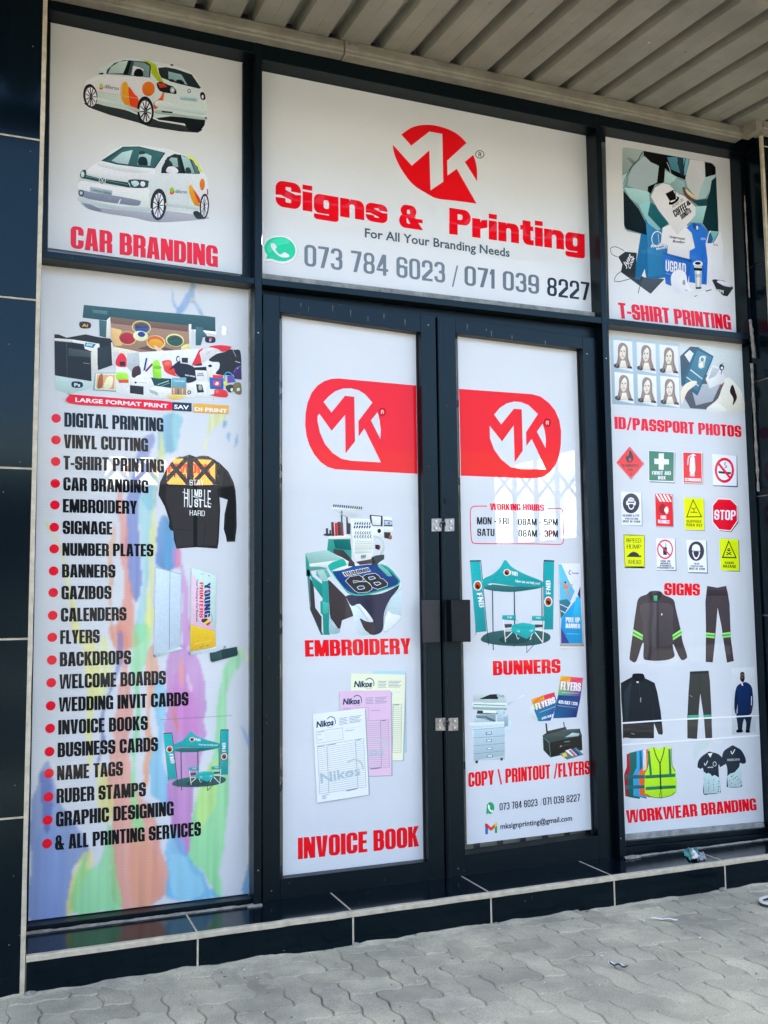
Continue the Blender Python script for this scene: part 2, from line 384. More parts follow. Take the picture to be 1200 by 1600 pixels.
    if c == 't': return w * .66, [('+', rr(w * .12, 0, w * .66, .94, (Rr * .8, 0, 0, 0))), ('-', rc(w * .12 + s, b, w * .67, .95)), ('+', rc(0, x - b * .9, w * .64, x))]
    if c == 'g': return w, [('+', rr(0, 0, w, x, (Rr * .7, 0, 0, Rr * .8))), ('-', rr(s, b, w - s, x - b, r)), ('+', rc(w - s, -.12, w, x)), ('+', rr(0, -.25, w, -.25 + b * 1.05, (Rr * .6, Rr * .6, 0, 0))), ('+', rr(w - s, -.25, w, 0, (0, Rr * .6, 0, 0))), ('+', rr(0, -.25, s, -.07, (Rr * .6, 0, 0, 0)))]
    return w * .4, []
def inside(pt, poly):
    x, y = pt; c = False; j = len(poly) - 1
    for i in range(len(poly)):
        xi, yi = poly[i]; xj, yj = poly[j]
        if (yi > y) != (yj > y) and x < (xj - xi) * (y - yi) / (yj - yi) + xi: c = not c
        j = i
    return c
def csg(ops):
    "triangles of the outlines added and cut in order"
    vs, es = [], []
    for _, p in ops:
        k = len(vs); vs += [Vector(q) for q in p]
        es += [(k + i, k + (i + 1) % len(p)) for i in range(len(p))]
    if not vs: return [], []
    v, e, f, *_ = delaunay_2d_cdt(vs, es, [], 0, 1e-5)
    tr = []
    for t in f:
        cx = sum(v[i].x for i in t) / 3; cy = sum(v[i].y for i in t) / 3
        k = False
        for s_, p in ops:
            if inside((cx, cy), p): k = s_ == '+'
        if k: tr.append(tuple(t))
    return v, tr
_gl = {}
WEIGHT = {'H': (0.50, 0.212, 0.152, 0.038), 'M': (0.46, 0.135, 0.120, 0.075), 'L': (0.52, 0.105, 0.100, 0.09), 'X': (0.86, 0.335, 0.200, 0.055), 'D': (0.50, 0.17, 0.14, 0.07)}
def lay(text, wt):
    w, s, b, sp = WEIGHT[wt]
    out = []; x = 0
    for ch in text:
        if ch == ' ': x += w * .42 + sp; continue
        if (ch, wt) not in _gl:
            W, ops = glyph(ch, w, s, b); _gl[ch, wt] = (W, *csg(ops))
        W, v, tr = _gl[ch, wt]
        out.append((x, v, tr)); x += W + sp
    return out, x - sp
_fc = {}
def font_lay(text, bold=0.0, shear=0.0):
    "small print in the built-in face, as triangles, cap height 1"
    k = (text, bold, shear)
    if k in _fc: return _fc[k]
    cu = bpy.data.curves.new('t', 'FONT'); cu.body = text; cu.resolution_u = 2; cu.offset = bold; cu.shear = shear; cu.fill_mode = 'FRONT'
    o = bpy.data.objects.new('t', cu); col.objects.link(o)
    dg = bpy.context.evaluated_depsgraph_get()
    me = bpy.data.meshes.new_from_object(o.evaluated_get(dg))
    vs = [(v.co.x / .70, v.co.y / .70) for v in me.vertices]; me.calc_loop_triangles()
    tr = [tuple(t.vertices) for t in me.loop_triangles]
    bpy.data.objects.remove(o); bpy.data.curves.remove(cu); bpy.data.meshes.remove(me)
    x0 = min((v[0] for v in vs), default=0); x1 = max((v[0] for v in vs), default=1)
    _fc[k] = ([(x - x0, y) for x, y in vs], tr, x1 - x0)
    return _fc[k]

# ---------------------------------------------------------------- flat print work
STEP = 0.000015
class Art:
    "collects inked shapes given in points of a close-up of the photograph; they lie on the poster's own plane"
    def __init__(s, K=(0, 0, 1.0), white='c8daf0', y=0.0, start=3, amap=None, paper=(0.735, 0.75, 0.71)):
        s.K = K; s.w = hexrgb(white); s.y = y; s.n = start; s.g = 0.0; s.v = []; s.f = []; s.c = []; s.amap = amap; s.paper = paper
    def pos(s, x, y):
        if s.amap: x, y = s.amap(x, y)
        px, py = s.K[0] + x * s.K[2], s.K[1] + y * s.K[2]
        return hit(px, py, 'y', s.y - STEP * s.n)
    def ink(s, h):
        c = hexrgb(h)
        return tuple(min(0.86, max(0.006, p * a / b)) for a, b, p in zip(c, s.w, s.paper))
    def add(s, pts, faces, colr):
        k = len(s.v); y = s.y - STEP * s.n; s.n += 1
        for p in pts: s.v.append((p[0], y, p[1]))
        cs = [s.ink(q) for q in colr.split('|')]
        if s.g and len(cs) == 1 and len(pts) > 3:      # soft tone across each printed shape
            zs = [p[1] for p in pts]; xs_ = [p[0] for p in pts]; z0, z1 = min(zs), max(zs); x0, x1 = min(xs_), max(xs_)
            kx = ((s.n * 37) % 17 / 8.5 - 1) * .10
            for p in pts:
                w = 1 + .17 * ((p[1] - z0) / (z1 - z0 + 1e-9) - .5) * 2 + kx * ((p[0] - x0) / (x1 - x0 + 1e-9) - .5) * 2
                s.c.append(tuple(min(.86, q * w) for q in cs[0]))
        else:
            for i in range(len(pts)): s.c.append(cs[i % len(cs)] if len(cs) > 1 else cs[0])
        for f in faces:
            a = 0
            for i in range(len(f)):
                p, q = pts[f[i]], pts[f[(i + 1) % len(f)]]
                a += p[0] * q[1] - q[0] * p[1]
            s.f.append(tuple(k + i for i in (f if a > 0 else reversed(f))))
    def poly(s, pts, colr):
        q = [s.pos(*p) for p in pts]; s.add([(p.x, p.z) for p in q], [tuple(range(len(q)))], colr)
    def smooth(s, pts, closed=True, n=4):
        o = []; N = len(pts)
        for i in range(N if closed else N - 1):
            g = lambda k: pts[k % N] if closed else pts[max(0, min(N - 1, k))]
            p0, p1, p2, p3 = g(i - 1), g(i), g(i + 1), g(i + 2)
            for j in range(n):
                t = j / n
                o.append(tuple(0.5 * (2 * b + (c - a) * t + (2 * a - 5 * b + 4 * c - d) * t * t + (3 * b - a - 3 * c + d) * t ** 3) for a, b, c, d in zip(p0, p1, p2, p3)))
        if not closed: o.append(pts[-1])
        return o
    def line(s, pts, w, colr, closed=False):
        q = [s.pos(*p) for p in pts]; q = [Vector((p.x, p.z)) for p in q]
        a = s.pos(*pts[0]); b = s.pos(pts[0][0] + 1, pts[0][1]); hw = (b - a).length * w / 2
        N = len(q); L = []
        for i in range(N):
            p = q[i]
            d0 = (p - q[i - 1]) if (i > 0 or closed) else (q[1] - p)
            d1 = (q[(i + 1) % N] - p) if (i < N - 1 or closed) else (p - q[i - 1])
            d0 = d0.normalized() if d0.length > 1e-9 else Vector((1, 0)); d1 = d1.normalized() if d1.length > 1e-9 else d0
            m = (d0 + d1); m = m.normalized() if m.length > 0.3 else d0
            nrm = Vector((-m.y, m.x)); k = hw / max(0.5, abs(nrm.dot(Vector((-d1.y, d1.x)))))
            L += [tuple(p + nrm * k), tuple(p - nrm * k)]
        fs = [(2 * i, 2 * i + 1, 2 * i + 3, 2 * i + 2) for i in range(N - 1)]
        if closed: fs.append((2 * N - 2, 2 * N - 1, 1, 0))
        s.add(L, fs, colr)
    def ell(s, cx, cy, rx, ry, rot=0, n=20):
        c, d = math.cos(R(rot)), math.sin(R(rot))
        return [(cx + rx * math.cos(2 * math.pi * i / n) * c - ry * math.sin(2 * math.pi * i / n) * d, cy + rx * math.cos(2 * math.pi * i / n) * d + ry * math.sin(2 * math.pi * i / n) * c) for i in range(n)]
    def disc(s, x, y, r, colr, n=24):
        "round in the poster itself, r in metres"
        p = s.pos(x, y)
        s.add([(p.x + r * math.cos(2 * math.pi * i / n), p.z + r * math.sin(2 * math.pi * i / n)) for i in range(n)], [tuple(range(n))], colr)
    def text(s, t, p0, p1, up, colr, wt='H', bold=0.012, shear=0.0):
        "baseline from p0 to p1; up = the point above p0 at cap height (or a number: so far straight up)"
        if not isinstance(up, tuple): up = (p0[0], p0[1] - up)
        A, B, U = s.pos(*p0), s.pos(*p1), s.pos(*up)
        A, B, U = Vector((A.x, A.z)), Vector((B.x, B.z)), Vector((U.x, U.z))
        if wt in WEIGHT:
            L, W = lay(t, wt); pts, fs = [], []
            for x, v, tr in L:
                k = len(pts); pts += [(x + q.x, q.y) for q in v]; fs += [tuple(k + i for i in t_) for t_ in tr]
        else:
            pts, fs, W = font_lay(t, bold, shear)
        if not pts: return
        e1 = (B - A) / W; e2 = U - A
        s.add([tuple(A + e1 * x + e2 * y) for x, y in pts], fs, colr)
    def draw(s, dsl):
        for ln in dsl.strip().splitlines():
            ln = ln.strip()
            if not ln or ln[0] == '#': continue
            k, rest = ln.split(' ', 1)
            if k == 't':
                wt = 'H'
                q = rest.split('"'); colr = q[0].strip(); a = q[2].split()
                p0 = tuple(map(float, a[0].split(','))); p1 = tuple(map(float, a[1].split(',')))
                up = tuple(map(float, a[2].split(','))) if ',' in a[2] else float(a[2])
                wt = a[3] if len(a) > 3 else 'H'
                s.text(q[1], p0, p1, up, colr, wt, float(a[4]) if len(a) > 4 else 0.012, float(a[5]) if len(a) > 5 else 0.0)
                continue
            a = rest.split()
            if k in 'lqcC':
                w = float(a[0]); pts = [tuple(map(float, p.split(','))) for p in a[2:]]
                if k in 'qC': pts = s.smooth(pts, k == 'C')
                s.line(pts, w, a[1], k in 'cC')
            elif k == 'e':
                n = list(map(float, a[1].split(','))); s.poly(s.ell(*n), a[0])
            elif k == 'o':      # ring: width colour cx,cy,rx,ry[,rot]
                n = list(map(float, a[2].split(','))); s.line(s.ell(*n), float(a[0]), a[1], True)
            else:
                pts = [tuple(map(float, p.split(','))) for p in a[1:]]
                s.poly(s.smooth(pts) if k == 's' else pts, a[0])
        return s
    def build(s, name, parent, label=None, mt='print'):
        me = bpy.data.meshes.new(name)
        me.from_pydata(s.v, [], s.f)
        at = me.color_attributes.new('ink', 'FLOAT_COLOR', 'POINT')
        flat = []
        for c in s.c: flat += [*c, 1.0]
        at.data.foreach_set('color', flat)
        ga = me.attributes.new('grain', 'FLOAT', 'POINT'); ga.data.foreach_set('value', [s.g * 1.5] * len(s.v))
        o = obj(name, me, M[mt], parent)
        if label: o['label'] = label
        return o
def art(name, parent, K, dsl, white='c8daf0', label=None, start=3, amap=None, y=0.0):
    a = Art(K, white, y=y, start=start, amap=amap); a.g = 0.30 if 'picture' in name or 'photo' in name else 0.12 if 'splash' in name else 0.0
    return a.draw(dsl).build(name, parent, label)
def letter(parent, K, t, p0, p1, up, colr, wt='H', white='c8daf0', name='lettering', start=40, bold=0.012, shear=0.0, label=None, amap=None):
    a = Art(K, white, start=start, amap=amap); a.text(t, p0, p1, up, colr, wt, bold, shear)
    o = a.build(name, parent, label)
    return o

# ================================================================ the setting
GZ = 0.0                            # pavement
ST = 0.1035                         # top of the tiled step
SF = -0.263                         # front of the tiled step
F = -0.070                          # front of the fixed frame
DF = -0.040                         # front of the door leaves
def ground_mat(name, c1, c2, nscale, rough=0.9, stain=True):
    m = bpy.data.materials.new(name); m.use_nodes = True
    t = m.node_tree; b = t.nodes['Principled BSDF']; b.inputs['Roughness'].default_value = rough
    geo = t.nodes.new('ShaderNodeNewGeometry')
    n1 = t.nodes.new('ShaderNodeTexNoise'); n1.inputs['Scale'].default_value = nscale; n1.inputs['Detail'].default_value = 9; n1.inputs['Roughness'].default_value = 0.75
    n2 = t.nodes.new('ShaderNodeTexNoise'); n2.inputs['Scale'].default_value = 2.3; n2.inputs['Detail'].default_value = 5; n2.inputs['Roughness'].default_value = 0.6
    n3 = t.nodes.new('ShaderNodeTexNoise'); n3.inputs['Scale'].default_value = 260; n3.inputs['Detail'].default_value = 3
    for n in (n1, n2, n3): t.links.new(geo.outputs['Position'], n.inputs['Vector'])
    r1 = t.nodes.new('ShaderNodeValToRGB'); e = r1.color_ramp.elements
    e[0].position = 0.3; e[0].color = (*c2, 1); e[1].position = 0.7; e[1].color = (*c1, 1)
    t.links.new(n1.outputs['Fac'], r1.inputs[0])
    r2 = t.nodes.new('ShaderNodeValToRGB'); e = r2.color_ramp.elements
    e[0].position = 0.32; e[0].color = (0.66, 0.66, 0.66, 1); e[1].position = 0.62; e[1].color = (1.10, 1.07, 1.0, 1)
    t.links.new(n2.outputs['Fac'], r2.inputs[0])
    r3 = t.nodes.new('ShaderNodeValToRGB'); e = r3.color_ramp.elements
    e[0].position = 0.30; e[0].color = (0.62, 0.62, 0.62, 1); e[1].position = 0.68; e[1].color = (1.22, 1.22, 1.2, 1)
    t.links.new(n3.outputs['Fac'], r3.inputs[0])
    a = t.nodes.new('ShaderNodeMix'); a.data_type = 'RGBA'; a.blend_type = 'MULTIPLY'; a.inputs['Factor'].default_value = 1
    t.links.new(r1.outputs[0], a.inputs['A']); t.links.new(r2.outputs[0], a.inputs['B'])
    c = t.nodes.new('ShaderNodeMix'); c.data_type = 'RGBA'; c.blend_type = 'MULTIPLY'; c.inputs['Factor'].default_value = 0.75
    t.links.new(a.outputs['Result'], c.inputs['A']); t.links.new(r3.outputs[0], c.inputs['B'])
    # per block tone
    at = t.nodes.new('ShaderNodeAttribute'); at.attribute_name = 'tone'
    mt = t.nodes.new('ShaderNodeMath'); mt.operation = 'ADD'; mt.inputs[1].default_value = 1.0
    t.links.new(at.outputs['Fac'], mt.inputs[0])
    d = t.nodes.new('ShaderNodeVectorMath'); d.operation = 'SCALE'
    t.links.new(c.outputs['Result'], d.inputs[0]); t.links.new(mt.outputs[0], d.inputs['Scale'])
    t.links.new(d.outputs[0], b.inputs['Base Color'])
    bp = t.nodes.new('ShaderNodeBump'); bp.inputs['Strength'].default_value = 0.6; bp.inputs['Distance'].default_value = 0.002
    ad = t.nodes.new('ShaderNodeMath'); ad.operation = 'ADD'
    t.links.new(n1.outputs['Fac'], ad.inputs[0]); t.links.new(n3.outputs['Fac'], ad.inputs[1]); t.links.new(ad.outputs[0], bp.inputs['Height'])
    t.links.new(bp.outputs[0], b.inputs['Normal'])
    return m
M['paver'] = ground_mat('concrete_pavers', (0.52, 0.465, 0.325), (0.385, 0.345, 0.245), 9)
M['sand'] = ground_mat('sandy_dust', (0.60, 0.53, 0.37), (0.40, 0.355, 0.25), 22)
M['asphalt'] = ground_mat('asphalt', (0.075, 0.073, 0.07), (0.05, 0.05, 0.048), 6)

# ground to the horizon
bm = bmesh.new(); g = 600
for q in ([(-g, -3.9), (g, -3.9), (g, 8), (-g, 8)],):
    bm.faces.new([bm.verts.new((x, y, -0.035)) for x, y in q])
tag(obj('pavement_base', bm, M['sand']), kind='structure')
bm = bmesh.new(); bm.faces.new([bm.verts.new(p) for p in ((-g, -g, -0.13), (g, -g, -0.13), (g, -3.9, -0.13), (-g, -3.9, -0.13))])
tag(obj('road', bm, M['asphalt']), kind='structure')
bm = bmesh.new(); box(bm, -60, 60, -4.05, -3.9, -0.14, 0.0); bevel(bm, 0.012)
tag(obj('kerb', bm, mat('kerb_concrete', (0.3, 0.29, 0.27), 0.9, noise_amt=0.2)), kind='structure')

# interlocking pavers laid in a herringbone, wavy edges, sunk sandy joints
CX, CY = 0.0805, 0.1010
def wob(v, a): return a * math.sin(2 * math.pi * v)
def jp(u, v):
    "a point of the paver grid (u, v in cells): grid lines weave, crossings stay"
    dx = 0.0060 * math.sin(2 * math.pi * v) * (1 if True else 0)
    dy = 0.0065 * math.sin(2 * math.pi * u)
    fu, fv = abs(u - round(u)), abs(v - round(v))
    return Vector((0.248 + u * CX + (dx if fu < 1e-6 else 0), -0.836 + v * CY + (dy if fv < 1e-6 else 0)))
bm = bmesh.new(); tone = []
rnd = random.Random(4)
def block(c0, c1, r0, r1):
    q = []
    N = 8
    for i in range((c1 - c0) * N): q.append(jp(c0 + i / N, r0))
    for i in range((r1 - r0) * N): q.append(jp(c1, r0 + i / N))
    for i in range((c1 - c0) * N): q.append(jp(c1 - i / N, r1))
    for i in range((r1 - r0) * N): q.append(jp(c0, r1 - i / N))
    cen = sum(q, Vector((0, 0))) / len(q)
    if cen.x < -1.9 or cen.x > 4.2: return
    if cen.y > -0.2: return
    tz = rnd.uniform(-0.0016, 0.0016); tx = rnd.uniform(-0.006, 0.006); ty = rnd.uniform(-0.006, 0.006)
    rings = []
    for ins, z in ((0.0018, -0.03), (0.0018, -0.0034), (0.0042, 0.0)):
        ring = []
        n = len(q)
        for i in range(n):
            t_ = (q[(i + 1) % n] - q[i - 1]).normalized(); nr = Vector((-t_.y, t_.x))
            p = q[i] + nr * ins
            ring.append(bm.verts.new((p.x, p.y, z + tz + (p.x - cen.x) * tx + (p.y - cen.y) * ty)))
        rings.append(ring)
    f0 = len(bm.faces)
    for a, b in zip(rings, rings[1:]):
        for i in range(len(a)): bm.faces.new((a[i], a[(i + 1) % len(a)], b[(i + 1) % len(a)], b[i]))
    bm.faces.new(rings[-1])
    tn = rnd.gauss(0, 0.075)
    tone.extend([tn] * (3 * len(q)))
for j in range(-16, 8):
    for i in range(-30, 52):
        k = (i + j) % 4
        if k == 0: block(i, i + 2, j, j + 1)
        elif k == 2: block(i, i + 1, j, j + 2)
me = bpy.data.meshes.new('paving'); bm.normal_update(); bm.to_mesh(me); bm.free()
ta = me.attributes.new('tone', 'FLOAT', 'POINT'); ta.data.foreach_set('value', tone)
tag(obj('paving', me, M['paver']), kind='structure')
# dust that fills the joints and drifts against the step
bm = bmesh.new(); nx, ny = 330, 150
X0, X1, Y0, Y1 = -1.6, 3.4, SF - 0.001, -2.0
vv = []
for i in range(nx + 1):
    row = []
    for j in range(ny + 1):
        t = (j / ny) ** 1.6
        x = X0 + (X1 - X0) * i / nx; y = Y0 + (Y1 - Y0) * t
        n1 = noise.fractal(Vector((x * 7, y * 9, 0)), 1.0, 2.0, 5); n2 = noise.fractal(Vector((x * 2.2, y * 2.2, 4)), 1, 2, 3)
        d = SF - y
        n3 = noise.fractal(Vector((x * 38, y * 38, 9)), 1.0, 2.0, 3)
        z = -0.0046 + 0.0040 * n1 + 0.0014 * n3 + 0.0055 * n2 + 0.0080 * math.exp(-d / 0.022) * (0.65 + 0.6 * n1) + 0.0050 * math.exp(-d / 0.11) * (0.9 + 0.7 * n2)
        row.append(bm.verts.new((x, y, z)))
    vv.append(row)
for i in range(nx):
    for j in range(ny):
        f = bm.faces.new((vv[i][j], vv[i][j + 1], vv[i + 1][j + 1], vv[i + 1][j])); f.smooth = True
tag(obj('joint_sand', bm, M['sand']), 'pale sandy dust filling the paver joints and drifted against the tiled step', None, kind='stuff')

# ---------------------------------------------------------------- tiled step
step = empty('tiled_step', (0.6, SF, 0))
tag(step, 'dark glazed tile step with beige grout under the shopfront', 'step')
JX = [-0.2654 + k * 0.4978 for k in range(-1, 9)]
xs = [-0.752] + [x for x in JX if x > -0.6] 
xs = xs[:8] + [4.2]
for a, b in zip(xs, xs[1:]):
    bxo('riser_tile', (a + 0.003, b - 0.003, SF, SF + 0.012, -0.03, ST - 0.016), M['tile'], step, 0.001)
    bxo('tread_tile', (a + 0.003, b - 0.003, SF + 0.016, 0.02, ST - 0.012, ST), M['tile'], step, 0.001)
bm = bmesh.new()
box(bm, -0.752, 4.2, SF + 0.0125, 0.08, -0.05, ST - 0.0135)
for a in xs[1:-1]:
    box(bm, a - 0.0028, a + 0.0028, SF - 0.0006, SF + 0.0115, 0.0, ST - 0.0165)
    box(bm, a - 0.0026, a + 0.0026, SF + 0.0172, 0.015, ST - 0.0130, ST + 0.0004)
obj('grout', bm, M['grout'], step)
bm = bmesh.new()
n = 260
prof = [(SF - 0.003, ST - 0.015), (SF - 0.003, ST - 0.003), (SF + 0.001, ST + 0.0010), (SF + 0.0155, ST + 0.0010), (SF + 0.0155, ST - 0.0135)]
prev = None
for i in range(n + 1):
    x = -0.751 + 4.95 * i / n
    c = 0.0016 * noise.fractal(Vector((x * 9, 0, 0)), 1, 2, 4)
    r = [bm.verts.new((x, y + (c if k < 3 else c * .6), z + (c * .5 if k < 4 else 0))) for k, (y, z) in enumerate(prof)]
    if prev:
        for k in range(4): bm.faces.new((prev[k], r[k], r[k + 1], prev[k + 1]))
    prev = r
bmesh.ops.recalc_face_normals(bm, faces=bm.faces)
obj('edge_trim', bm, M['grout'], step)
# rough mortar beads where the frame meets the step
def bead(name, p0, p1, r, parent, m, seed=0, n=70, amp=0.6, flat=0.7):
    bm = bmesh.new(); prev = None; p0, p1 = Vector(p0), Vector(p1)
    d = (p1 - p0).normalized(); s_ = d.cross(Vector((0, 0, 1)));
    if s_.length < 0.1: s_ = Vector((1, 0, 0))
    s_.normalize(); u = s_.cross(d)
    for i in range(n + 1):
        t = i / n; c = p0.lerp(p1, t)
        k = 1 + amp * noise.fractal(Vector((t * (p1 - p0).length * 14, seed, 0)), 1, 2, 5)
        ring = []
        for a in range(9):
            an = 2 * math.pi * a / 9
            rr_ = r * max(0.15, k + 0.35 * noise.noise(Vector((t * (p1 - p0).length * 60, a * 1.7, seed))))
            ring.append(bm.verts.new(c + s_ * math.cos(an) * rr_ + u * math.sin(an) * rr_ * flat))
        if prev:
            for a in range(9): bm.faces.new((prev[a], prev[(a + 1) % 9], ring[(a + 1) % 9], ring[a]))
        prev = ring
    bmesh.ops.recalc_face_normals(bm, faces=bm.faces)
    return obj(name, bm, m, parent)
bead('mortar_seam', (-0.75, -0.062, ST + 0.001), (-0.03, -0.066, ST + 0.001), 0.0075, step, M['mortar'], 1)
bead('mortar_seam', (1.42, -0.075, ST + 0.001), (2.2, -0.072, ST + 0.001), 0.0060, step, M['mortar'], 2)
bead('mortar_seam', (-0.07, -0.080, ST + 0.001), (-0.02, -0.080, ST + 0.001), 0.008, step, M['mortar'], 3, 14)
bead('mortar_seam', (1.40, -0.085, ST + 0.002), (1.47, -0.085, ST + 0.002), 0.010, step, M['mortar'], 5, 14)

# ---------------------------------------------------------------- tiled columns
def column(name, label, x0, x1, y0, zb, edge_left, joints, trim):
    c = empty(name, ((x0 + x1) / 2, y0, zb)); tag(c, label, 'column')
    zs = [zb] + [z for z in joints if z > zb + 0.05]
    nx_ = []
    if edge_left:          # visible edge is the left one
        k = x0 + 0.012
        while k < x1: nx_.append((k, min(x1, k + 0.494))); k += 0.50
    else:
        k = x1 - 0.012
        while k > x0: nx_.append((max(x0, k - 0.494), k)); k -= 0.50
    for z0, z1 in zip(zs, zs[1:]):
        for a, b in nx_:
            bxo('wall_tile', (a, b, y0, y0 + 0.012, z0 + (0.003 if z0 > 0.01 else -0.03), z1 - 0.003), M['tile'], c, 0.001)
        if edge_left: bxo('side_tile', (x0, x0 + 0.012, y0 + 0.015, 0.03, z0 + 0.003, z1 - 0.003), M['tile'], c, 0.001)
    bm = bmesh.new(); box(bm, x0 + (0.0125 if edge_left else 0), x1 - (0 if edge_left else 0.0005), y0 + 0.0022, 0.6, zb, zs[-1])
    obj('grout', bm, M['grout'], c)
    bm = bmesh.new(); prev = None
    xa, xb = trim
    for i in range(181):
        z = zb + (zs[-1] - zb) * i / 180
        k = 0.0010 * noise.fractal(Vector((z * 8, 3, x0)), 1, 2, 4)
        r = [bm.verts.new(p) for p in ((xa, y0 + 0.01, z), (xa - k * .3, y0 - 0.0015, z), (xb + k, y0 - 0.0015, z), (xb + k, y0 + 0.016, z))]
        if prev:
            for q in range(3): bm.faces.new((prev[q], r[q], r[q + 1], prev[q + 1]))
        prev = r
    bmesh.ops.recalc_face_normals(bm, faces=bm.faces)
    obj('edge_trim', bm, M['grout'], c)
    return c
column('tiled_column', 'dark blue tiled column with beige edge strip, left of the service list banner', -2.6, -0.7545, SF, 0.0, False, [0.490, 0.997, 1.497, 2.010, 2.513, 3.02, 3.5], (-0.7665, -0.7535))
cr = column('tiled_column', 'dark tiled column at the right edge, beside the workwear window', 2.178, 4.4, -0.165, ST, True, [0.51, 1.02, 1.53, 2.03, 2.54, 3.05, 3.4], (2.176, 2.190))
bead('mortar_patch', (2.166, -0.075, 2.13), (2.158, -0.07, 2.30), 0.008, cr, M['mortar'], 7, 26, 0.8)
bead('mortar_patch', (2.172, -0.055, 1.55), (2.168, -0.055, 2.11), 0.006, cr, M['mortar'], 9, 60, 0.7)
bead('mortar_patch', (2.160, -0.070, 2.40), (2.160, -0.070, 2.86), 0.0035, cr, M['mortar'], 11, 60, 0.9)

# ---------------------------------------------------------------- shopfront frame
sf = empty('shopfront_frame', (0.6, 0, ST))
tag(sf, 'dark grey aluminium shopfront frame holding all the windows and doors', 'shopfront')
al = M['alu']; BK = 0.05
def zg(px, py): return hit(px, py, 'y', 0.0).z
def wbar(name, x0, x1, z0a, z0b, z1a, z1b, y0, y1, m=al, bv=0.0012, parent=None):
    "x0..x1, lower edge z0a -> z0b, upper edge z1a -> z1b"
    bm = bmesh.new(); prism(bm, [(x0, z0a), (x1, z0b), (x1, z1b), (x0, z1a)], y0, y1)
    if bv: bevel(bm, bv, 1)
    return obj(name, bm, m, parent or sf)
ml0, ml1 = hit(397.3, 900, 'y', F - .002).x, hit(409, 900, 'y', F - .002).x
mr0, mr1 = hit(954.3, 900, 'y', F - .002).x, hit(963.3, 900, 'y', F - .002).x
ZT = 3.14
zup = zg(79, 36)
wbar('mullion', ml0, ml1, ST, ST, ZT, ZT, F - .002, BK)
wbar('mullion', mr0, mr1, ST, ST, ZT, ZT, F - .002, BK)
# head rail with a small drip ledge
wbar('head_rail', -0.752, ml0, zg(79, 34), zg(380, 97), ZT, ZT, F, BK)
wbar('head_rail', ml1, mr0, zg(409, 110), zg(925, 213), ZT, ZT, F, BK)
wbar('head_rail', mr1, 2.176, zg(946, 213), zg(1140, 248), ZT, ZT, F, BK)
# transoms
def transom(qa, qb, x0, x1, nm='transom'):
    (pa, ua, la), (pb, ub, lb) = qa, qb
    A, B = hit(pa, ua, 'y', F), hit(pb, ub, 'y', F); C_, D_ = hit(pa, la, 'y', F), hit(pb, lb, 'y', F)
    f = lambda P, Q, x: P.z + (Q.z - P.z) * (x - P.x) / (Q.x - P.x)
    return wbar(nm, x0, x1, f(C_, D_, x0), f(C_, D_, x1), f(A, B, x0), f(A, B, x1), F, BK), f(C_, D_, x0), f(C_, D_, x1)
t1, _, _ = transom((66, 391, 402), (397, 434, 443.5), -0.752, ml0)
t2, tzl, tzr = transom((409.5, 434.5, 444.5), (941, 495.5, 505.5), ml1, mr0)
t3, _, _ = transom((951, 497.5, 506.5), (1168, 521.5, 530.5), mr1, 2.176)
# glazing beads
def bar_px(name, quad, y0, y1, m=al, parent=None, bv=0.0008): return member(name, quad, y0, y1, m, parent or sf, bv)
bar_px('glazing_bead', [(409.5, 445), (934, 502), (934, 488.5), (409.5, 427)], -0.022, 0.02, M['sealant'])
bar_px('glazing_bead', [(380, 437), (396, 439), (396, 101), (379.5, 97)], -0.016, 0.02)
bar_px('glazing_bead', [(931, 500), (941, 502), (934, 216), (925.5, 213)], -0.012, 0.02, M['sealant'])
bar_px('jamb', [(60, 400), (74, 402), (79, 30), (66, 26)], -0.030, 0.03)
bar_px('gasket', [(73.5, 388), (75, 388), (79.8, 36), (78.3, 36)], -0.004, 0.02, M['sealant'])
bar_px('jamb', [(30, 1475), (43.5, 1473), (64.5, 413), (50, 412)], -0.012, 0.03)
bxo('jamb', (2.1515, 2.1755, -0.062, 0.03, 2.235, 3.12), al, sf, .001)
bxo('jamb', (2.1700, 2.1765, -0.040, 0.03, ST, 2.195), al, sf, .0008)
bar_px('glazing_bead', [(389.5, 1430), (397.5, 1430), (397.5, 446), (389.5, 446)], -0.012, 0.02, M['sealant'])
# bottom rails
zbl, zbr = zg(44, 1439), zg(389, 1396)
wbar('bottom_rail', -0.752, ml0, ST, ST, zbl - .003, zbr - .003, -0.050, BK)
wbar('bottom_rail', mr1, 2.176, ST, ST, zg(975, 1306) - .030, zg(1193, 1286) - .030, -0.052, BK)
bar_px('glazing_bead', [(975.5, 1314), (1195, 1292.5), (1193.5, 1285), (975.5, 1305)], -0.018, 0.02, M['sealant'])
wbar('glazing_bead', mr1, 2.168, zg(975, 1306) - .0295, zg(1193, 1286) - .0295, zg(975, 1306) - .012, zg(1193, 1286) - .012, -0.035, 0.02)
# door frame inside the mullions
wbar('door_head', ml1, mr0, zg(440, 476), zg(902, 530), tzl - .001, tzr - .001, -0.020, BK)
wbar('door_jamb', ml1, ml1 + .006, ST, ST, zg(440, 478), zg(440, 478), -0.045, BK)
wbar('door_jamb', hit(940, 900, 'y', DF).x, mr0, ST, ST, zg(902, 531), zg(902, 531), -0.030, BK)
wbar('door_stop', hit(931, 900, 'y', DF).x + .001, hit(940, 900, 'y', DF).x - .001, ST, ST, zg(902, 531), zg(902, 531), -0.012, BK)

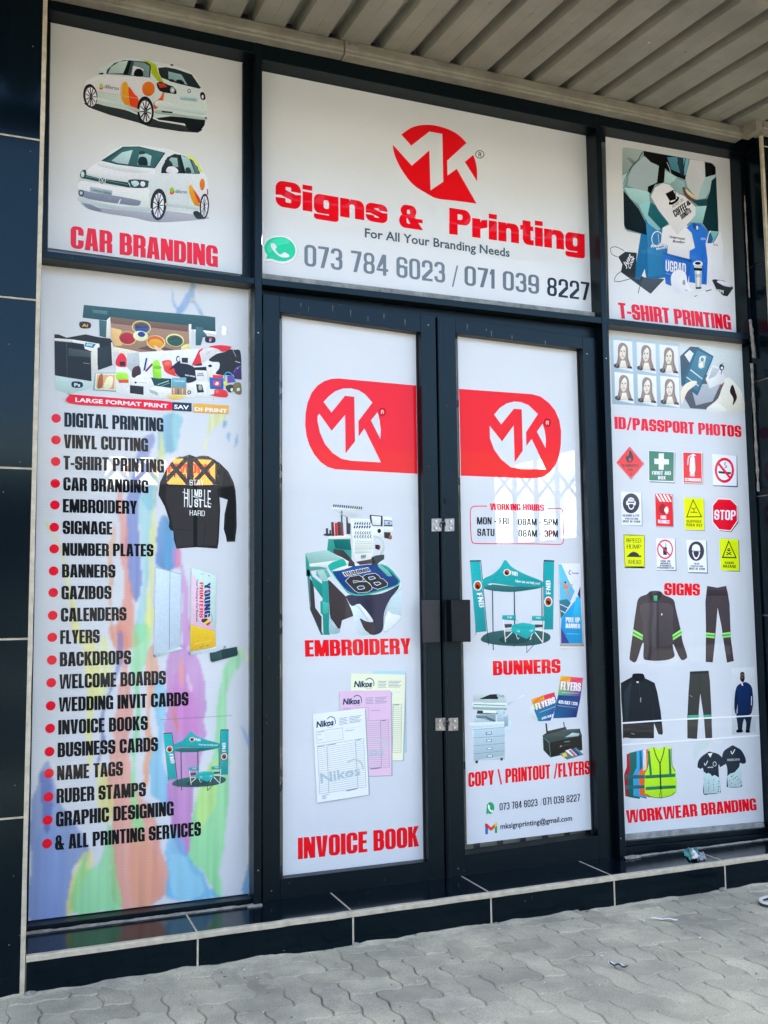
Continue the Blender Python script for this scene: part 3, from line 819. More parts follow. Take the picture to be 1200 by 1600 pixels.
# window panes behind the prints
def pane(x0, x1, z0, z1, parent):
    bm = bmesh.new(); box(bm, x0, x1, 0.006, 0.011, z0, z1)
    return obj('pane', bm, M['glass'], parent)
pane(-0.75, ml0, 2.2, 3.0, sf); pane(ml1, mr0, 2.2, 3.0, sf); pane(mr1, 2.17, 2.2, 3.0, sf)
pane(-0.75, ml0, 0.14, 2.19, sf); pane(mr1, 2.168, 0.14, 2.19, sf)

# ---------------------------------------------------------------- door leaves
def quad_w(pts, y): return [hit(px, py, 'y', y) for px, py in pts]
def leaf(label, outer, inner, glass_px):
    "outer, inner: tl, tr, br, bl in the picture, both on the front plane of the leaf"
    o = quad_w(outer, DF); i = quad_w(inner, DF)
    e = empty('door_leaf', ((o[0].x + o[1].x) / 2, DF, ST)); tag(e, label, 'door')
    def part(nm, pts, y0=DF, m=al, bv=0.0012, y1=0.03):
        bm = bmesh.new(); prism(bm, [(p[0], p[1]) for p in pts], y0, y1)
        if bv: bevel(bm, bv, 1)
        return obj(nm, bm, m, e)
    X0, X1 = (o[0].x + o[3].x) / 2, (o[1].x + o[2].x) / 2
    x0, x1 = (i[0].x + i[3].x) / 2, (i[1].x + i[2].x) / 2
    part('stile', [(X0, o[3].z), (x0, o[3].z), (x0, o[0].z), (X0, o[0].z)])
    part('stile', [(x1, o[2].z), (X1, o[2].z), (X1, o[1].z), (x1, o[1].z)])
    part('top_rail', [(x0, i[0].z), (x1, i[1].z), (x1, o[1].z), (x0, o[0].z)], DF + .0008)
    part('bottom_rail', [(x0, o[3].z), (x1, o[2].z), (x1, i[2].z), (x0, i[3].z)], DF + .0008)
    bm = bmesh.new(); box(bm, x0 - .004, x1 + .004, 0.006, 0.011, i[3].z - .02, i[0].z + .02)
    obj('pane', bm, M['glass'], e)
    # gaskets round the glass
    for (a, b) in (((x0, i[3].z), (x0 + .004, i[0].z)), ((x1 - .004, i[2].z), (x1, i[1].z))):
        part('gasket', [(a[0], a[1]), (b[0], a[1]), (b[0], b[1]), (a[0], b[1])], -0.006, M['gasket'], 0, 0.0055)
    return e, (X0, X1, x0, x1, i, o)
L1, g1 = leaf('left glazed door leaf with the embroidery poster and a grey lock box', [(411, 459), (679.5, 493.5), (696, 1377), (410, 1415)], [(437.5, 487.5), (656.5, 519), (671.5, 1346), (437.5, 1374)], None)
L2, g2 = leaf('right glazed door leaf with the banner and copying poster and a black lock box', [(683, 494), (927, 528), (957, 1344), (698.5, 1376)], [(711.5, 520), (909, 545), (936.5, 1306), (727.5, 1336)], None)
# narrow rebate strip on the right leaf and dirt
bar_px('rebate_strip', [(700.5, 1374), (705, 1373.5), (688, 499), (684, 498)], DF - .004, DF - .0002, al, L2)

def hw_box(name, quad, depth, m, parent, bv=0.002):
    return member(name, quad, DF - depth, DF - .0005, m, parent, bv)
lb = hw_box('lock_box', [(662, 1005), (688, 1004), (688, 937), (660, 937)], 0.012, M['lockgrey'], L1)
lb2 = hw_box('lock_box', [(707, 1003), (736, 1003), (735, 937), (705, 937)], 0.060, M['lockblack'], L2)
lb3 = hw_box('lock_bracket', [(696.5, 1003.5), (706, 1003), (706, 937.5), (696, 937.5)], 0.014, M['lockblack'], L2)
for (cx, cy) in ((692.5, 820), (698.5, 1131.5)):
    for sgn, par in ((-1, L1), (1, L2)):
        x0, x1 = (cx - 18, cx - 2.5) if sgn < 0 else (cx + 2.5, cx + 17.5)
        pl = hw_box('hasp_plate', [(x0, cy + 10.5), (x1, cy + 10), (x1, cy - 10), (x0, cy - 9.5)], 0.004, M['steel'], par, 0.0006)
        xm = (x0 + x1) / 2 + sgn * 1.5
        for dy in (-5.2, 5.2):
            p = hit(xm, cy + dy, 'y', DF - .005)
            bm = bmesh.new(); cyl(bm, (p.x, DF - .0045, p.z), (p.x, DF - .0085, p.z), 0.0062, 0.0045, 14)
            obj('bolt', bm, M['bolt'], pl)
    p = hit(cx, cy, 'y', DF - .012)
    bm = bmesh.new()
    N = 20; rings = []
    for a in range(N + 1):
        an = math.pi * (a / N) * 1.5 - 0.6
        c = Vector((p.x + math.cos(an) * 0.010, DF - .006 - 0.010 * max(0, math.sin(an)), p.z + math.sin(an) * .011))
        rings.append([bm.verts.new(c + Vector((math.cos(an) * math.cos(b), -0.3 * math.sin(b) , math.sin(an) * math.cos(b) + math.sin(b) * .5)) * 0.0026) for b in (0, 1.57, 3.14, 4.71)])
    for a in range(N):
        for b in range(4): bm.faces.new((rings[a][b], rings[a][(b + 1) % 4], rings[a + 1][(b + 1) % 4], rings[a + 1][b]))
    bmesh.ops.recalc_face_normals(bm, faces=bm.faces)
    obj('staple', bm, mat('worn_dark_steel', (0.10, 0.09, 0.08), 0.45, metal=0.7), L2)
for (px, py) in ((696, 783), (701, 1080)):
    a = hit(px, py, 'y', DF)
    bxo('keyhole', (a.x - .004, a.x + .004, DF - .003, DF - .001, a.z - .010, a.z + .010), M['hole'], L2)

# ---------------------------------------------------------------- inside: the lit shop that glimmers through the thin prints
M['room'] = mat('shop_room_paint', (0.42, 0.42, 0.40), 0.9, noise_amt=0.15, nscale=1.5)
bm = bmesh.new(); box(bm, -2.5, 4.3, 0.085, 3.0, 0.104, 3.13)
bmesh.ops.delete(bm, geom=[f for f in bm.faces if abs(f.normal.y) > .5 and f.calc_center_median().y < 1] or [f for f in bm.faces if f.calc_center_median().y < 0.2], context='FACES')
tag(obj('shop_room', bm, M['room']), kind='structure')
M['gate'] = mat('dark_gate_paint', (0.020, 0.022, 0.024), 0.5)
gate = empty('folding_gate', (0.7, 0.05, ST)); tag(gate, 'folding lattice security gate standing just behind the glass of the doors', 'security gate')
bxo('bottom_track', (-0.70, 2.12, 0.056, 0.078, 0.110, 0.190), mat('cream_painted_track', (0.46, 0.43, 0.35), 0.7, noise_amt=0.2), gate, 0.002)
gx = [-0.735 + k * 0.0985 for k in range(30)]
for k, x in enumerate(gx):
    bxo('upright', (x - .011, x + .011, 0.048, 0.055, 0.112, 2.14), M['gate'], gate, 0.001)
for zc in (1.555, 1.86, 1.02, 0.48):
    for a, b in zip(gx, gx[1:]):
        bm = bmesh.new()
        for (za, zb, yy) in ((zc - .055, zc + .055, 0.0405), (zc + .055, zc - .055, 0.044)):
            d = Vector((b - a, 0, zb - za)).normalized(); n_ = Vector((-d.z, 0, d.x)) * .0075
            P = [Vector((a, yy, za)), Vector((b, yy, zb))]
            q = [P[0] + n_, P[0] - n_, P[1] - n_, P[1] + n_]
            v0 = [bm.verts.new(p) for p in q]; v1 = [bm.verts.new(p + Vector((0, .003, 0))) for p in q]
            bm.faces.new(v0); bm.faces.new(v1[::-1])
            for i_ in range(4): bm.faces.new((v0[i_], v1[i_], v1[(i_ + 1) % 4], v0[(i_ + 1) % 4]))
        bmesh.ops.recalc_face_normals(bm, faces=bm.faces)
        obj('scissor_link', bm, M['gate'], gate)
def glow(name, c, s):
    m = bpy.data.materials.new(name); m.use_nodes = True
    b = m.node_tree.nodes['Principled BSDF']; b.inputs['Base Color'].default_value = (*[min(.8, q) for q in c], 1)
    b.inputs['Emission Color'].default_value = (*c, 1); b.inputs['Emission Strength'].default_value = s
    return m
M['tube'] = glow('fluorescent_tube', (1.0, 0.97, 0.88), 1.6)
lamp = empty('tube_lamp', (-0.3, 0.5, 2.2)); tag(lamp, 'lit fluorescent tube seen through the top of the service list banner', 'lamp')
a, b = hit(160, 491, 'y', .5), hit(352, 517, 'y', .5)
bm = bmesh.new(); cyl(bm, a, b, 0.016); obj('tube', bm, M['tube'], lamp)
bm = bmesh.new(); box(bm, a.x, b.x, .518, .56, a.z - .03, a.z + .03); obj('fitting', bm, M['room'], lamp)
for i, (x, y) in enumerate(((0.3, 1.6), (2.0, 1.9))):  # two unseen tubes added to light the room
    l2 = empty('tube_lamp', (x, y, 3.05)); tag(l2, ('ceiling tube lamp deep inside the shop behind the left door', 'ceiling tube lamp deep inside the shop behind the right window')[i], 'lamp')
    bm = bmesh.new(); cyl(bm, (x - .6, y, 3.03), (x + .6, y, 3.03), 0.018); obj('tube', bm, M['tube'], l2)
    bxo('fitting', (x - .62, x + .62, y - .04, y + .04, 3.052, 3.10), M['room'], l2)
# glowing panels added for the bright patches on the jumper and the working hours
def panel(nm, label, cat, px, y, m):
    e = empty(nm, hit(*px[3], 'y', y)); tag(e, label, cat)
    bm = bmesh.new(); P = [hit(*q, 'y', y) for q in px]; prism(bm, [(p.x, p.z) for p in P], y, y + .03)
    obj('glow_face', bm, m, e); return e
ys_ = panel('added_glow_panel', 'lit yellow sign with red letters glowing through the jumper picture', 'sign', [(160, 712), (341, 719), (341, 757), (160, 757)], 0.16, glow('yellow_glow_panel', (1.0, 0.46, 0.07), 0.50))

# ---------------------------------------------------------------- canopy: flashing and ribbed sheet
can = empty('canopy', (0.6, -0.1, 3.1)); tag(can, 'ribbed metal canopy with a cream flashing above the shopfront', 'canopy')
M['flash'] = mat('weathered_cream_flashing', (0.24, 0.225, 0.17), 0.65, noise_amt=0.25, nscale=7, bump=0.15, bscale=40)
M['sheet'] = mat('pale_ribbed_sheet', (0.25, 0.245, 0.195), 0.6, noise_amt=0.16, nscale=3, detail=8)
def flashing(x0, x1, y, seed):
    prof = [(0.05, 3.150), (0.0, 3.152), (-0.004, 3.146), (-0.004, 3.130), (-0.011, 3.126), (-0.011, 3.112), (-0.004, 3.108), (-0.004, 3.098), (0.0, 3.094), (0.05, 3.094)]
    bm = bmesh.new(); prev = None; n = 60
    for i in range(n + 1):
        x = x0 + (x1 - x0) * i / n; w = 0.0012 * noise.noise(Vector((x * 2, seed, 0)))
        r = [bm.verts.new((x, y + a + w, z + w)) for a, z in prof]
        if prev:
            for k in range(len(prof) - 1): bm.faces.new((prev[k], r[k], r[k + 1], prev[k + 1]))
        else: bm.faces.new(r)
        prev = r
    bm.faces.new(prev)
    bmesh.ops.recalc_face_normals(bm, faces=bm.faces)
    return obj('flashing', bm, M['flash'], can)
flashing(-2.6, 0.277, -0.108, 1); flashing(0.281, 2.120, -0.1115, 2); flashing(2.16, 4.4, -0.19, 3)
bm = bmesh.new(); box(bm, 2.1215, 2.159, -0.198, -0.11, 3.096, 3.150); bevel(bm, .003); obj('corner_cleat', bm, M['flash'], can)
for x in (0.300, 2.235):
    bm = bmesh.new()
    for dx in (0, .022): cyl(bm, (x + dx, -0.112 if x < 1 else -0.19, 3.139), (x + dx, -0.121 if x < 1 else -0.2, 3.139), 0.004, 0.003, 8)
    obj('rivet', bm, M['steel'], can)
# ribbed sheet: pans face down, ribs rise; it falls slightly towards the street
P_ = 0.1625; SL = -0.095
bm = bmesh.new(); pr = []
k0 = -20
x_ref = 0.054                       # a rib's left foot at the wall
for k in range(k0, 34):
    a = x_ref + k * P_
    pr += [(a, 0.0), (a + 0.006, 0.048), (a + 0.044, 0.048), (a + 0.052, 0.0), (a + 0.052 + (P_ - .052) * .5 - .004, 0.0), (a + 0.052 + (P_ - .052) * .5, 0.0012), (a + 0.052 + (P_ - .052) * .5 + .004, 0.0)]
ys = [-0.06, -0.5, -1.08]
rows = []
for y in ys:
    rows.append([bm.verts.new((x, y, 3.150 + z + (y + 0.12) * -SL)) for x, z in pr])
for a, b in zip(rows, rows[1:]):
    for i in range(len(pr) - 1): bm.faces.new((a[i], a[i + 1], b[i + 1], b[i]))
sh = obj('ribbed_sheet', bm, M['sheet'], can)
md = sh.modifiers.new('thickness', 'SOLIDIFY'); md.thickness = 0.0008
bxo('purlin', (-6, 8, -1.14, -1.08, 2.93, 3.05), M['flash'], can)
# the building that carries it (its upper wall keeps the sun off the shopfront)
b0 = empty('shop_building', (0.6, 3, 0)); tag(b0, 'building body behind and above the shopfront', 'building')
bm = bmesh.new(); box(bm, -7, 9, 3.05, 7, 0.0, 5.0); obj('wall', bm, mat('painted_plaster', (0.5, 0.47, 0.4), 0.9, noise_amt=0.1), b0)
bm = bmesh.new(); box(bm, -7, 9, -0.07, 3.04, 3.206, 5.0); obj('parapet', bm, bpy.data.materials['painted_plaster'], b0)
for xa, xb in ((-7, -2.61), (4.41, 9)): bxo('side_wall', (xa, xb, -0.05, 3.04, 0.0, 3.29), bpy.data.materials['painted_plaster'], b0)
bm = bmesh.new(); box(bm, -2.6, 4.4, -0.055, 0.60, 3.185, 3.204); obj('lintel', bm, mat('dark_void', (0.02, 0.02, 0.02), 0.9), b0)

# ================================================================ the printed posters
def poster(label, tl, tr, br, bl, paper='c8daf0', hole=None, film=True):
    q = [hit(*p, 'y', 0.0) for p in (tl, tr, br, bl)]
    e = empty('window_poster', ((q[2].x + q[3].x) / 2, 0, min(q[2].z, q[3].z)))
    tag(e, label, 'poster')
    a = Art(white='c8daf0', start=0)
    # a fine grid so that the sheet has a body of its own; 1 mm thick edge behind
    pts = [(p.x, p.z) for p in q]
    if hole:
        h = [a.pos(*q_) for q_ in hole]; v, tr_ = csg([('+', pts), ('-', [(p_.x, p_.z) for p_ in h])])
        a.add([(q_.x, q_.y) for q_ in v], tr_, paper)
    else: a.add(pts, [(0, 1, 2, 3)], paper)
    o = a.build('sheet', e, None, 'print_sheet' if film else 'print')
    return e

WU = 'b6b8c2'      # how white paper shows in the photograph: upper windows, lower banner, doors
WL = 'bcd3ea'
WD = 'c6d9ee'
RED = 'ea0420'
# ------------------------------------------------------------ car branding
p = poster('white poster reading CAR BRANDING with two white hatchback cars', (79, 35), (379.5, 98), (380.5, 429), (73.5, 387), film=False)
art('car_picture', p, (110, 80, .191667), '''
p 22282c 105,425 180,470 320,520 560,585 640,615 900,655 1040,665 1080,640 900,600 720,570 560,500 300,430
s a4b2b8 110,250 180,200 240,180 300,110 400,66 520,58 660,80 820,110 940,150 1000,190 1060,290 1100,380 1112,480 1110,560 1090,590 960,570 820,540 700,550 640,500 560,520 450,480 230,430 220,380 150,270 112,300
p 10161a 700,545 820,530 1100,555 1095,600 1060,650 1020,658 960,640 930,590 860,580 800,570 720,560
s bcc8cc 105,290 130,240 240,195 420,205 640,225 660,330 560,380 420,350 230,330 160,270
p 2a3a40 290,185 300,150 360,95 440,72 650,88 660,110 650,215 420,192
p 93a8ae 305,182 330,130 400,85 475,76 430,180
p 0e1418 470,76 500,74 465,195 430,195
p 5f777e 488,195 520,85 600,95 645,120 640,210 560,205
p b3c4c8 510,120 560,130 600,150 560,200 500,195
s 0c1216 525,160 550,142 585,155 590,205 520,200
p 8c9e12 545,62 640,78 700,110 716,180 760,250 740,262 710,240 660,180 655,110 620,85
p 1b262b 715,135 780,130 860,145 990,190 1065,300 1050,306 860,260 740,215 722,180
p 6f8d97 798,165 905,190 955,275 860,245 800,230
s 101a1f 860,240 900,232 930,262 900,272
s 101a1f 800,228 840,232 850,252 810,246
e c0581a 636,307,52,60
s c47a1e 410,290 430,255 460,255 480,300 520,350 560,400 560,440 548,495 500,480 440,430 412,370
s b4361a 475,290 520,345 555,390 552,490 500,470 480,400
s b04a1a 680,420 730,380 755,330 765,335 750,420 700,470 680,460
e 0e1215 162,365,58,98,-6
e 2a3136 165,368,50,84,-6
e dfe4e6 168,372,45,78,-6
e 0e1215 612,485,68,118,-4
e 1b2024 612,487,58,100,-4
e e3e8ea 613,490,50,88,-4
s 15191d 704,262 740,250 800,275 840,290 862,320 862,348 820,345 740,330 712,300
e 7b868c 832,318,20,26
e dfe6e8 832,318,9,13
p 9a2a20 712,262 760,262 790,290 730,300
s 171b22 1060,340 1078,332 1096,350 1100,392 1070,395 1058,370
e cfd6d8 1078,372,8,16
p 8fa9b4 890,352 1040,376 1034,414 896,398
t 27485c "COLLECTORS EDITION" 900,392 1020,404 16 L
e 3c4a52 968,324,15,18
e c9d2d6 968,324,10,12
t 3c4a52 "VV" 962,332 974,334 14 L
s 93a3aa 230,400 410,450 550,495 550,470 410,425 232,380
s 9fb0b8 700,450 900,490 1090,520 1092,470 900,440 720,400
s 7f9096 690,505 860,530 1090,560 1096,540 900,515 720,480
l 3 7f9096 232,330 410,360 550,385
l 3 9aa7ab 230,200 222,400
l 3 9aa7ab 425,205 408,440
l 2 9aa7ab 820,350 830,430 1080,470 1086,420
p 1b2226 740,484 835,494 830,506 750,500
p 1a2125 1095,538 1112,536 1112,550 1098,550
s 9fb2b8 232,150 245,134 270,140 275,180 240,186 230,170
s 1b2226 235,180 270,176 262,190 232,188
p 26363e 812,108 834,104 840,122 822,120
t 2c4a55 "diferon" 278,300 395,320 32 F 0.01
e 7fae2a 250,276,14,16
s e0481b 238,290 250,300 268,286 268,302 250,314 236,304
''' + '\n'.join('l 7 12171a %d,%d %d,%d' % (168, 372, 168 + 42 * math.cos(a), 372 + 76 * math.sin(a)) for a in [math.pi * 2 * k / 11 for k in range(11)])
+ '\n' + '\n'.join('l 9 12171a %d,%d %d,%d' % (613, 490, 613 + 47 * math.cos(a), 490 + 84 * math.sin(a)) for a in [math.pi * 2 * (k + .4) / 11 for k in range(11)])
+ '\ne 3a4348 168,372,8,13\ne 3a4348 613,490,9,15', 'a8abb4', 'rear view of a white hatchback with orange and green wrap')
art('car_picture', p, (110, 215, .191667), '''
s 8f94a6 90,520 140,580 300,620 500,650 720,690 1100,665 1090,640 800,600 640,600 300,570
s bccad4 65,350 85,280 130,255 240,190 330,110 430,66 560,62 780,90 900,130 960,150 1040,210 1090,290 1115,330 1125,460 1115,600 1000,606 780,600 720,640 640,610 400,590 180,560 95,510 65,450
s d4dde4 130,270 250,195 420,225 680,258 640,330 500,340 340,330 180,300
s c4d0d8 70,360 200,370 440,410 630,415 640,470 640,590 400,580 180,550 80,480
p 2b4a54 250,188 428,74 560,72 775,124 690,250 540,240 380,220
p 35606b 290,190 440,82 560,80 760,126 684,242 540,232 390,215
p 9fc0cc 335,188 420,120 508,100 470,218 380,206
p 8cb0bc 545,220 560,140 620,130 662,150 650,228
s 1c3038 552,215 560,165 590,155 620,170 630,222 590,224
e 2c4048 585,122,26,14
p 243339 738,290 745,245 790,160 850,132 930,150 1000,185 1055,280 1055,296 900,292
p 7fa3ad 790,200 820,162 870,165 880,240 800,240
s 24353c 770,190 800,180 830,210 830,250 780,270
p 8fb2bd 900,145 970,170 1015,290 940,290
s 2a3c44 940,250 970,245 985,285 942,288
p 1b262b 880,138 900,140 940,290 915,292
p 55747e 985,180 1040,240 1050,290 1020,290
p c4d63a 930,132 985,150 1035,200 1085,290 1060,280 1020,205
s dfe8ec 780,270 800,238 850,240 880,270 860,292 800,288
p 24474f 110,300 230,330 470,365 490,410 300,375 115,335
l 2 9ab4bc 120,314 470,384
e e6edf0 260,352,28,30
e 3d5a66 260,352,24,26
t e6edf0 "V" 248,352 272,354 22 L
t e6edf0 "W" 243,374 277,376 22 L
s 2e4850 78,300 100,265 128,270 122,330 90,330
e b9d0d6 100,300,14,24
s 2e4850 470,350 520,340 630,350 636,372 620,408 500,408 486,380
s a9c4cc 495,360 540,352 560,380 520,400
e d8e8ec 590,378,20,22
p 90a4b4 158,398 342,432 338,474 160,440
t 2b4458 "Collectors Edition" 168,432 330,464 22 F
s 75809a 64,435 80,425 200,450 400,480 560,512 572,530 545,556 400,540 200,510 80,480
e 3c4a56 90,452,22,26
e b8c6ce 88,452,12,14
p 7a8296 300,520 322,480 330,484 318,530
p c4ccd8 385,540 405,500 412,502 396,544
s 6d758c 100,520 200,560 260,600 150,580
e 2a3036 718,545,66,130,3
e e6ecf0 718,552,44,100,3
e 2a3036 1092,560,38,104,3
e e6ecf0 1092,562,27,86,3
s f08c28 966,400 985,388 1010,430 1045,500 1052,560 1036,575 1000,530 972,460
s e0353a 1000,420 1052,490 1056,530 1040,520
e f06a28 1075,382,21,48
s e0204a 1114,420 1122,425 1122,470 1114,460
e 6fae3a 828,430,18,26
s e0481b 812,440 828,448 844,430 846,450 828,464 812,456
t 3a6a7c "diferon" 856,452 950,456 30 F 0.01
s a4b4c0 70,520 240,560 420,590 640,600 640,570 420,560 240,530 80,480
s a9b8c4 790,560 940,575 1040,590 1042,560 940,545 790,530
s c0ccd6 250,200 430,230 670,262 600,290 400,270 230,230
l 3 b2c0c6 790,310 780,460 800,580
l 3 b2c0c6 950,300 955,590
l 3 b2c0c6 780,560 1040,566
s 30363c 1000,610 1040,600 1090,655 1030,660
''' + '\n'.join('l 7 20262a %d,%d %d,%d' % (718, 552, 718 + 42 * math.cos(a), 552 + 96 * math.sin(a)) for a in [math.pi * 2 * k / 11 for k in range(11)])
+ '\n' + '\n'.join('l 4 20262a %d,%d %d,%d' % (1092, 562, 1092 + 25 * math.cos(a), 562 + 82 * math.sin(a)) for a in [math.pi * 2 * (k + .4) / 11 for k in range(11)]), 'c0c8d4', 'front view of a white hatchback with orange and green wrap')
letter(p, (60, 20, .28333), 'CAR BRANDING', (177, 1297), (990, 1404), (178, 1173), 'e8203c', white='c8d6e8')

# ------------------------------------------------------------ the main sign
p = poster('wide white shop sign with red logo and the phone numbers over the doors', (409, 111), (925, 214), (931, 489.5), (410, 427), film=False)
K = (400, 90, .45)
LOGO = [[(-.85, .62), (-.62, .40), (-.10, .80), (.16, .80), (.16, -.62), (-.22, -1.0), (-.22, .26), (-.62, -.10), (-1.0, .26)]]
a = Art(K, WU)
def cdisc(a, pts, fn, colr):
    "region given by csg in picture points"
    ops = [(k, q) for k, q in pts]
    v, tr = csg([(k, [(x / 1000, y / 1000) for x, y in q]) for k, q in ops])
    P = [a.pos(q.x * 1000, q.y * 1000) for q in v]
    a.add([(q.x, q.z) for q in P], tr, colr)
disc_ = Art().smooth([(503, 268), (545, 241), (600, 233), (655, 244), (700, 266), (735, 302), (757, 345), (768, 390), (767, 430), (766, 507), (660, 494), (605, 480), (560, 452), (520, 412), (488, 360), (475, 305), (482, 288)], True, 5)
disc_ = [(503, 268)] + Art().smooth([(503, 268), (545, 241), (600, 233), (655, 244), (700, 266), (735, 302), (757, 345), (767, 385), (768, 425)], False, 5) + [(765, 507)] + Art().smooth([(765, 507), (700, 498), (632, 490), (600, 476), (545, 440), (505, 388), (482, 340), (475, 306)], False, 5) + [(478, 300)]
cutM = [(470, 292), (495, 262), (537, 307), (600, 257), (647, 265), (650, 431), (606, 461), (602, 322), (541, 375)]
cutK = [(664, 358), (727, 299), (760, 300), (760, 333), (725, 362), (767, 428), (775, 520), (767, 507), (694, 387), (665, 409)]
cdisc(a, [('+', disc_), ('-', [(470, 288), (486, 276), (500, 262), (539, 306), (602, 257), (647, 265), (650, 431), (606, 461), (602, 322), (541, 375), (476, 303)]),
          ('-', [(664, 358), (728, 299), (790, 280), (760, 333), (725, 362), (768, 430), (800, 520), (766, 507), (697, 386), (665, 409)])], None, 'c80a18')
a.build('logo', p)
art('registered_mark', p, K, 'o 2.6 2c3642 777,336,14.5,13\nt 2c3642 "R" 772.5,343 782,344 15 D', WU)
letter(p, K, 'Signs', (68, 515), (457, 578), (68, 424), 'd80a1c', 'X', WU)
letter(p, K, '&', (497, 588), (580, 600), (497, 507), 'd80a1c', 'X', WU)
letter(p, K, 'Printing', (671, 612), (1142, 677), (671, 521), 'd80a1c', 'X', WU)
letter(p, K, 'For All Your Branding Needs', (378, 623), (881, 692), (378, 592), '43586a', 'F', 'c4cedc', bold=.020)
letter(p, K, '073 784 6023', (168, 723), (657, 783), (168, 648), '66798c', 'M', 'c6d4e4')
letter(p, K, '/', (680, 792), (702, 794), (680, 722), '66798c', 'M', 'c6d4e4')
letter(p, K, '071 039', (724, 790), (983, 822), (724, 722), '5c6f82', 'M', 'c6d4e4')
letter(p, K, '8227', (1011, 826), (1158, 844), (1011, 762), '1e2c38', 'M', 'c6d4e4')
art('phone_icon', p, (340, 380, .116667), '''
s e2e8f0 605,60 620,20 680,-60 770,-95 900,-95 1000,-40 1055,40 1060,140 1010,230 900,275 800,265 710,240 650,245 606,245 620,190
q 3 8f8fa6 1000,-40 1058,40 1064,140 1012,234 900,279 800,269 712,246 606,250
s 1fc8a4 650,205 664,160 630,100 632,20 690,-50 780,-80 900,-75 990,-20 1035,50 1040,130 1000,200 900,243 800,235 730,210 690,208
s 35d6b2 660,60 720,-30 830,-65 930,-50 960,0 860,20 760,60 700,130
s e6eef6 712,30 722,0 760,5 792,50 775,85 830,150 880,130 900,122 958,158 950,185 900,192 840,180 770,125 730,75
''', 'c4d4e6', 'green speech bubble icon with a white telephone handset')

# ------------------------------------------------------------ t-shirt printing
p = poster('white poster reading T-SHIRT PRINTING with printed garments, cap and mug', (946, 213.5), (1140, 248.5), (1150.5, 519.5), (952, 497.5), film=False)
W3 = 'a4a7b0'
art('workshop_picture', p, (960, 225, .158333), '''
p 5e7a84 78,48 90,38 110,34 950,182 985,200 1000,235 1024,1010 990,1000 600,960 125,860 98,830 90,460 78,330
p 7d8b90 78,50 92,36 280,68 270,130 180,220 120,300 80,300
p 606e74 120,140 150,130 210,180 180,200
p 83a0a8 80,310 130,285 100,400 80,440
p 8796a4 180,230 290,120 340,150 436,220 430,370 340,430 300,490 200,440 130,410 140,320
p 7ca0a8 95,430 200,440 340,470 350,560 300,640 240,600 160,540
p 06090c 288,68 520,110 740,148 720,360 610,320 560,290 500,240 490,380 400,400 360,490 330,470 330,420 420,380 440,215 360,180 290,110
p 3f6f86 520,130 640,130 620,180 650,290 560,250
p 1b3040 620,130 700,140 690,320 660,310 630,220
p 5c92aa 680,140 738,148 710,300 690,310
l 8 0a1016 700,142 672,320
l 5 a4b4bc 518,180 545,240 560,300
p 0e1a22 88,460 240,640 310,780 320,900 120,840 95,800
l 7 06090c 275,80 240,150 180,210 140,270
l 4 06090c 135,275 100,360 90,400
p 6c9aa6 240,600 340,560 380,600 560,740 430,860 330,780
p 174b58 355,575 400,600 560,760 460,840 330,700
p 8fb0b8 500,260 620,330 560,400 490,380
p a9b4bd 700,340 745,150 890,172 895,330 1000,290 960,380 900,520 820,550 720,420
p 060809 892,178 960,190 998,230 998,300 900,328
p 8aa6b0 900,330 1000,300 940,470 900,530 820,550 850,430
p 0c2730 960,360 1004,325 1024,760 1030,1010 870,780 910,560 940,480
p 7aa0aa 740,620 910,610 870,780 720,770
p c3cad0 360,520 400,430 480,385 540,400 620,480 700,520 800,620 800,700 740,770 620,900 520,760 440,660
p 6f8d96 540,400 620,340 690,370 700,480 640,500
s 4a3a38 670,435 700,430 760,480 830,545 900,560 910,600 840,610 760,560 700,520
s c9a28e 700,440 740,470 800,520 830,550 780,540 720,490
p 123a46 760,560 920,540 900,610 830,610
p 0b0b0d 503,490 575,455 592,480 615,530 620,560 545,560
e 0b0b0d 588,560,60,26,-35
e c3cad0 585,550,40,13,-35
p 0b0b0d 505,495 575,458 612,545 555,560
o 6 0b0b0d 588,480,16,24,-20
t 5a5e62 "RUNS ON" 575,635 680,565 568,600 L
t 0b0b0d "COFFEE" 600,725 725,640 572,660 H
t 0b0b0d "&" 722,615 758,590 705,570 H
t 0b0b0d "DONUTS" 668,745 762,672 645,702 H
''', W3, 'photograph of printed tote bags and hands')
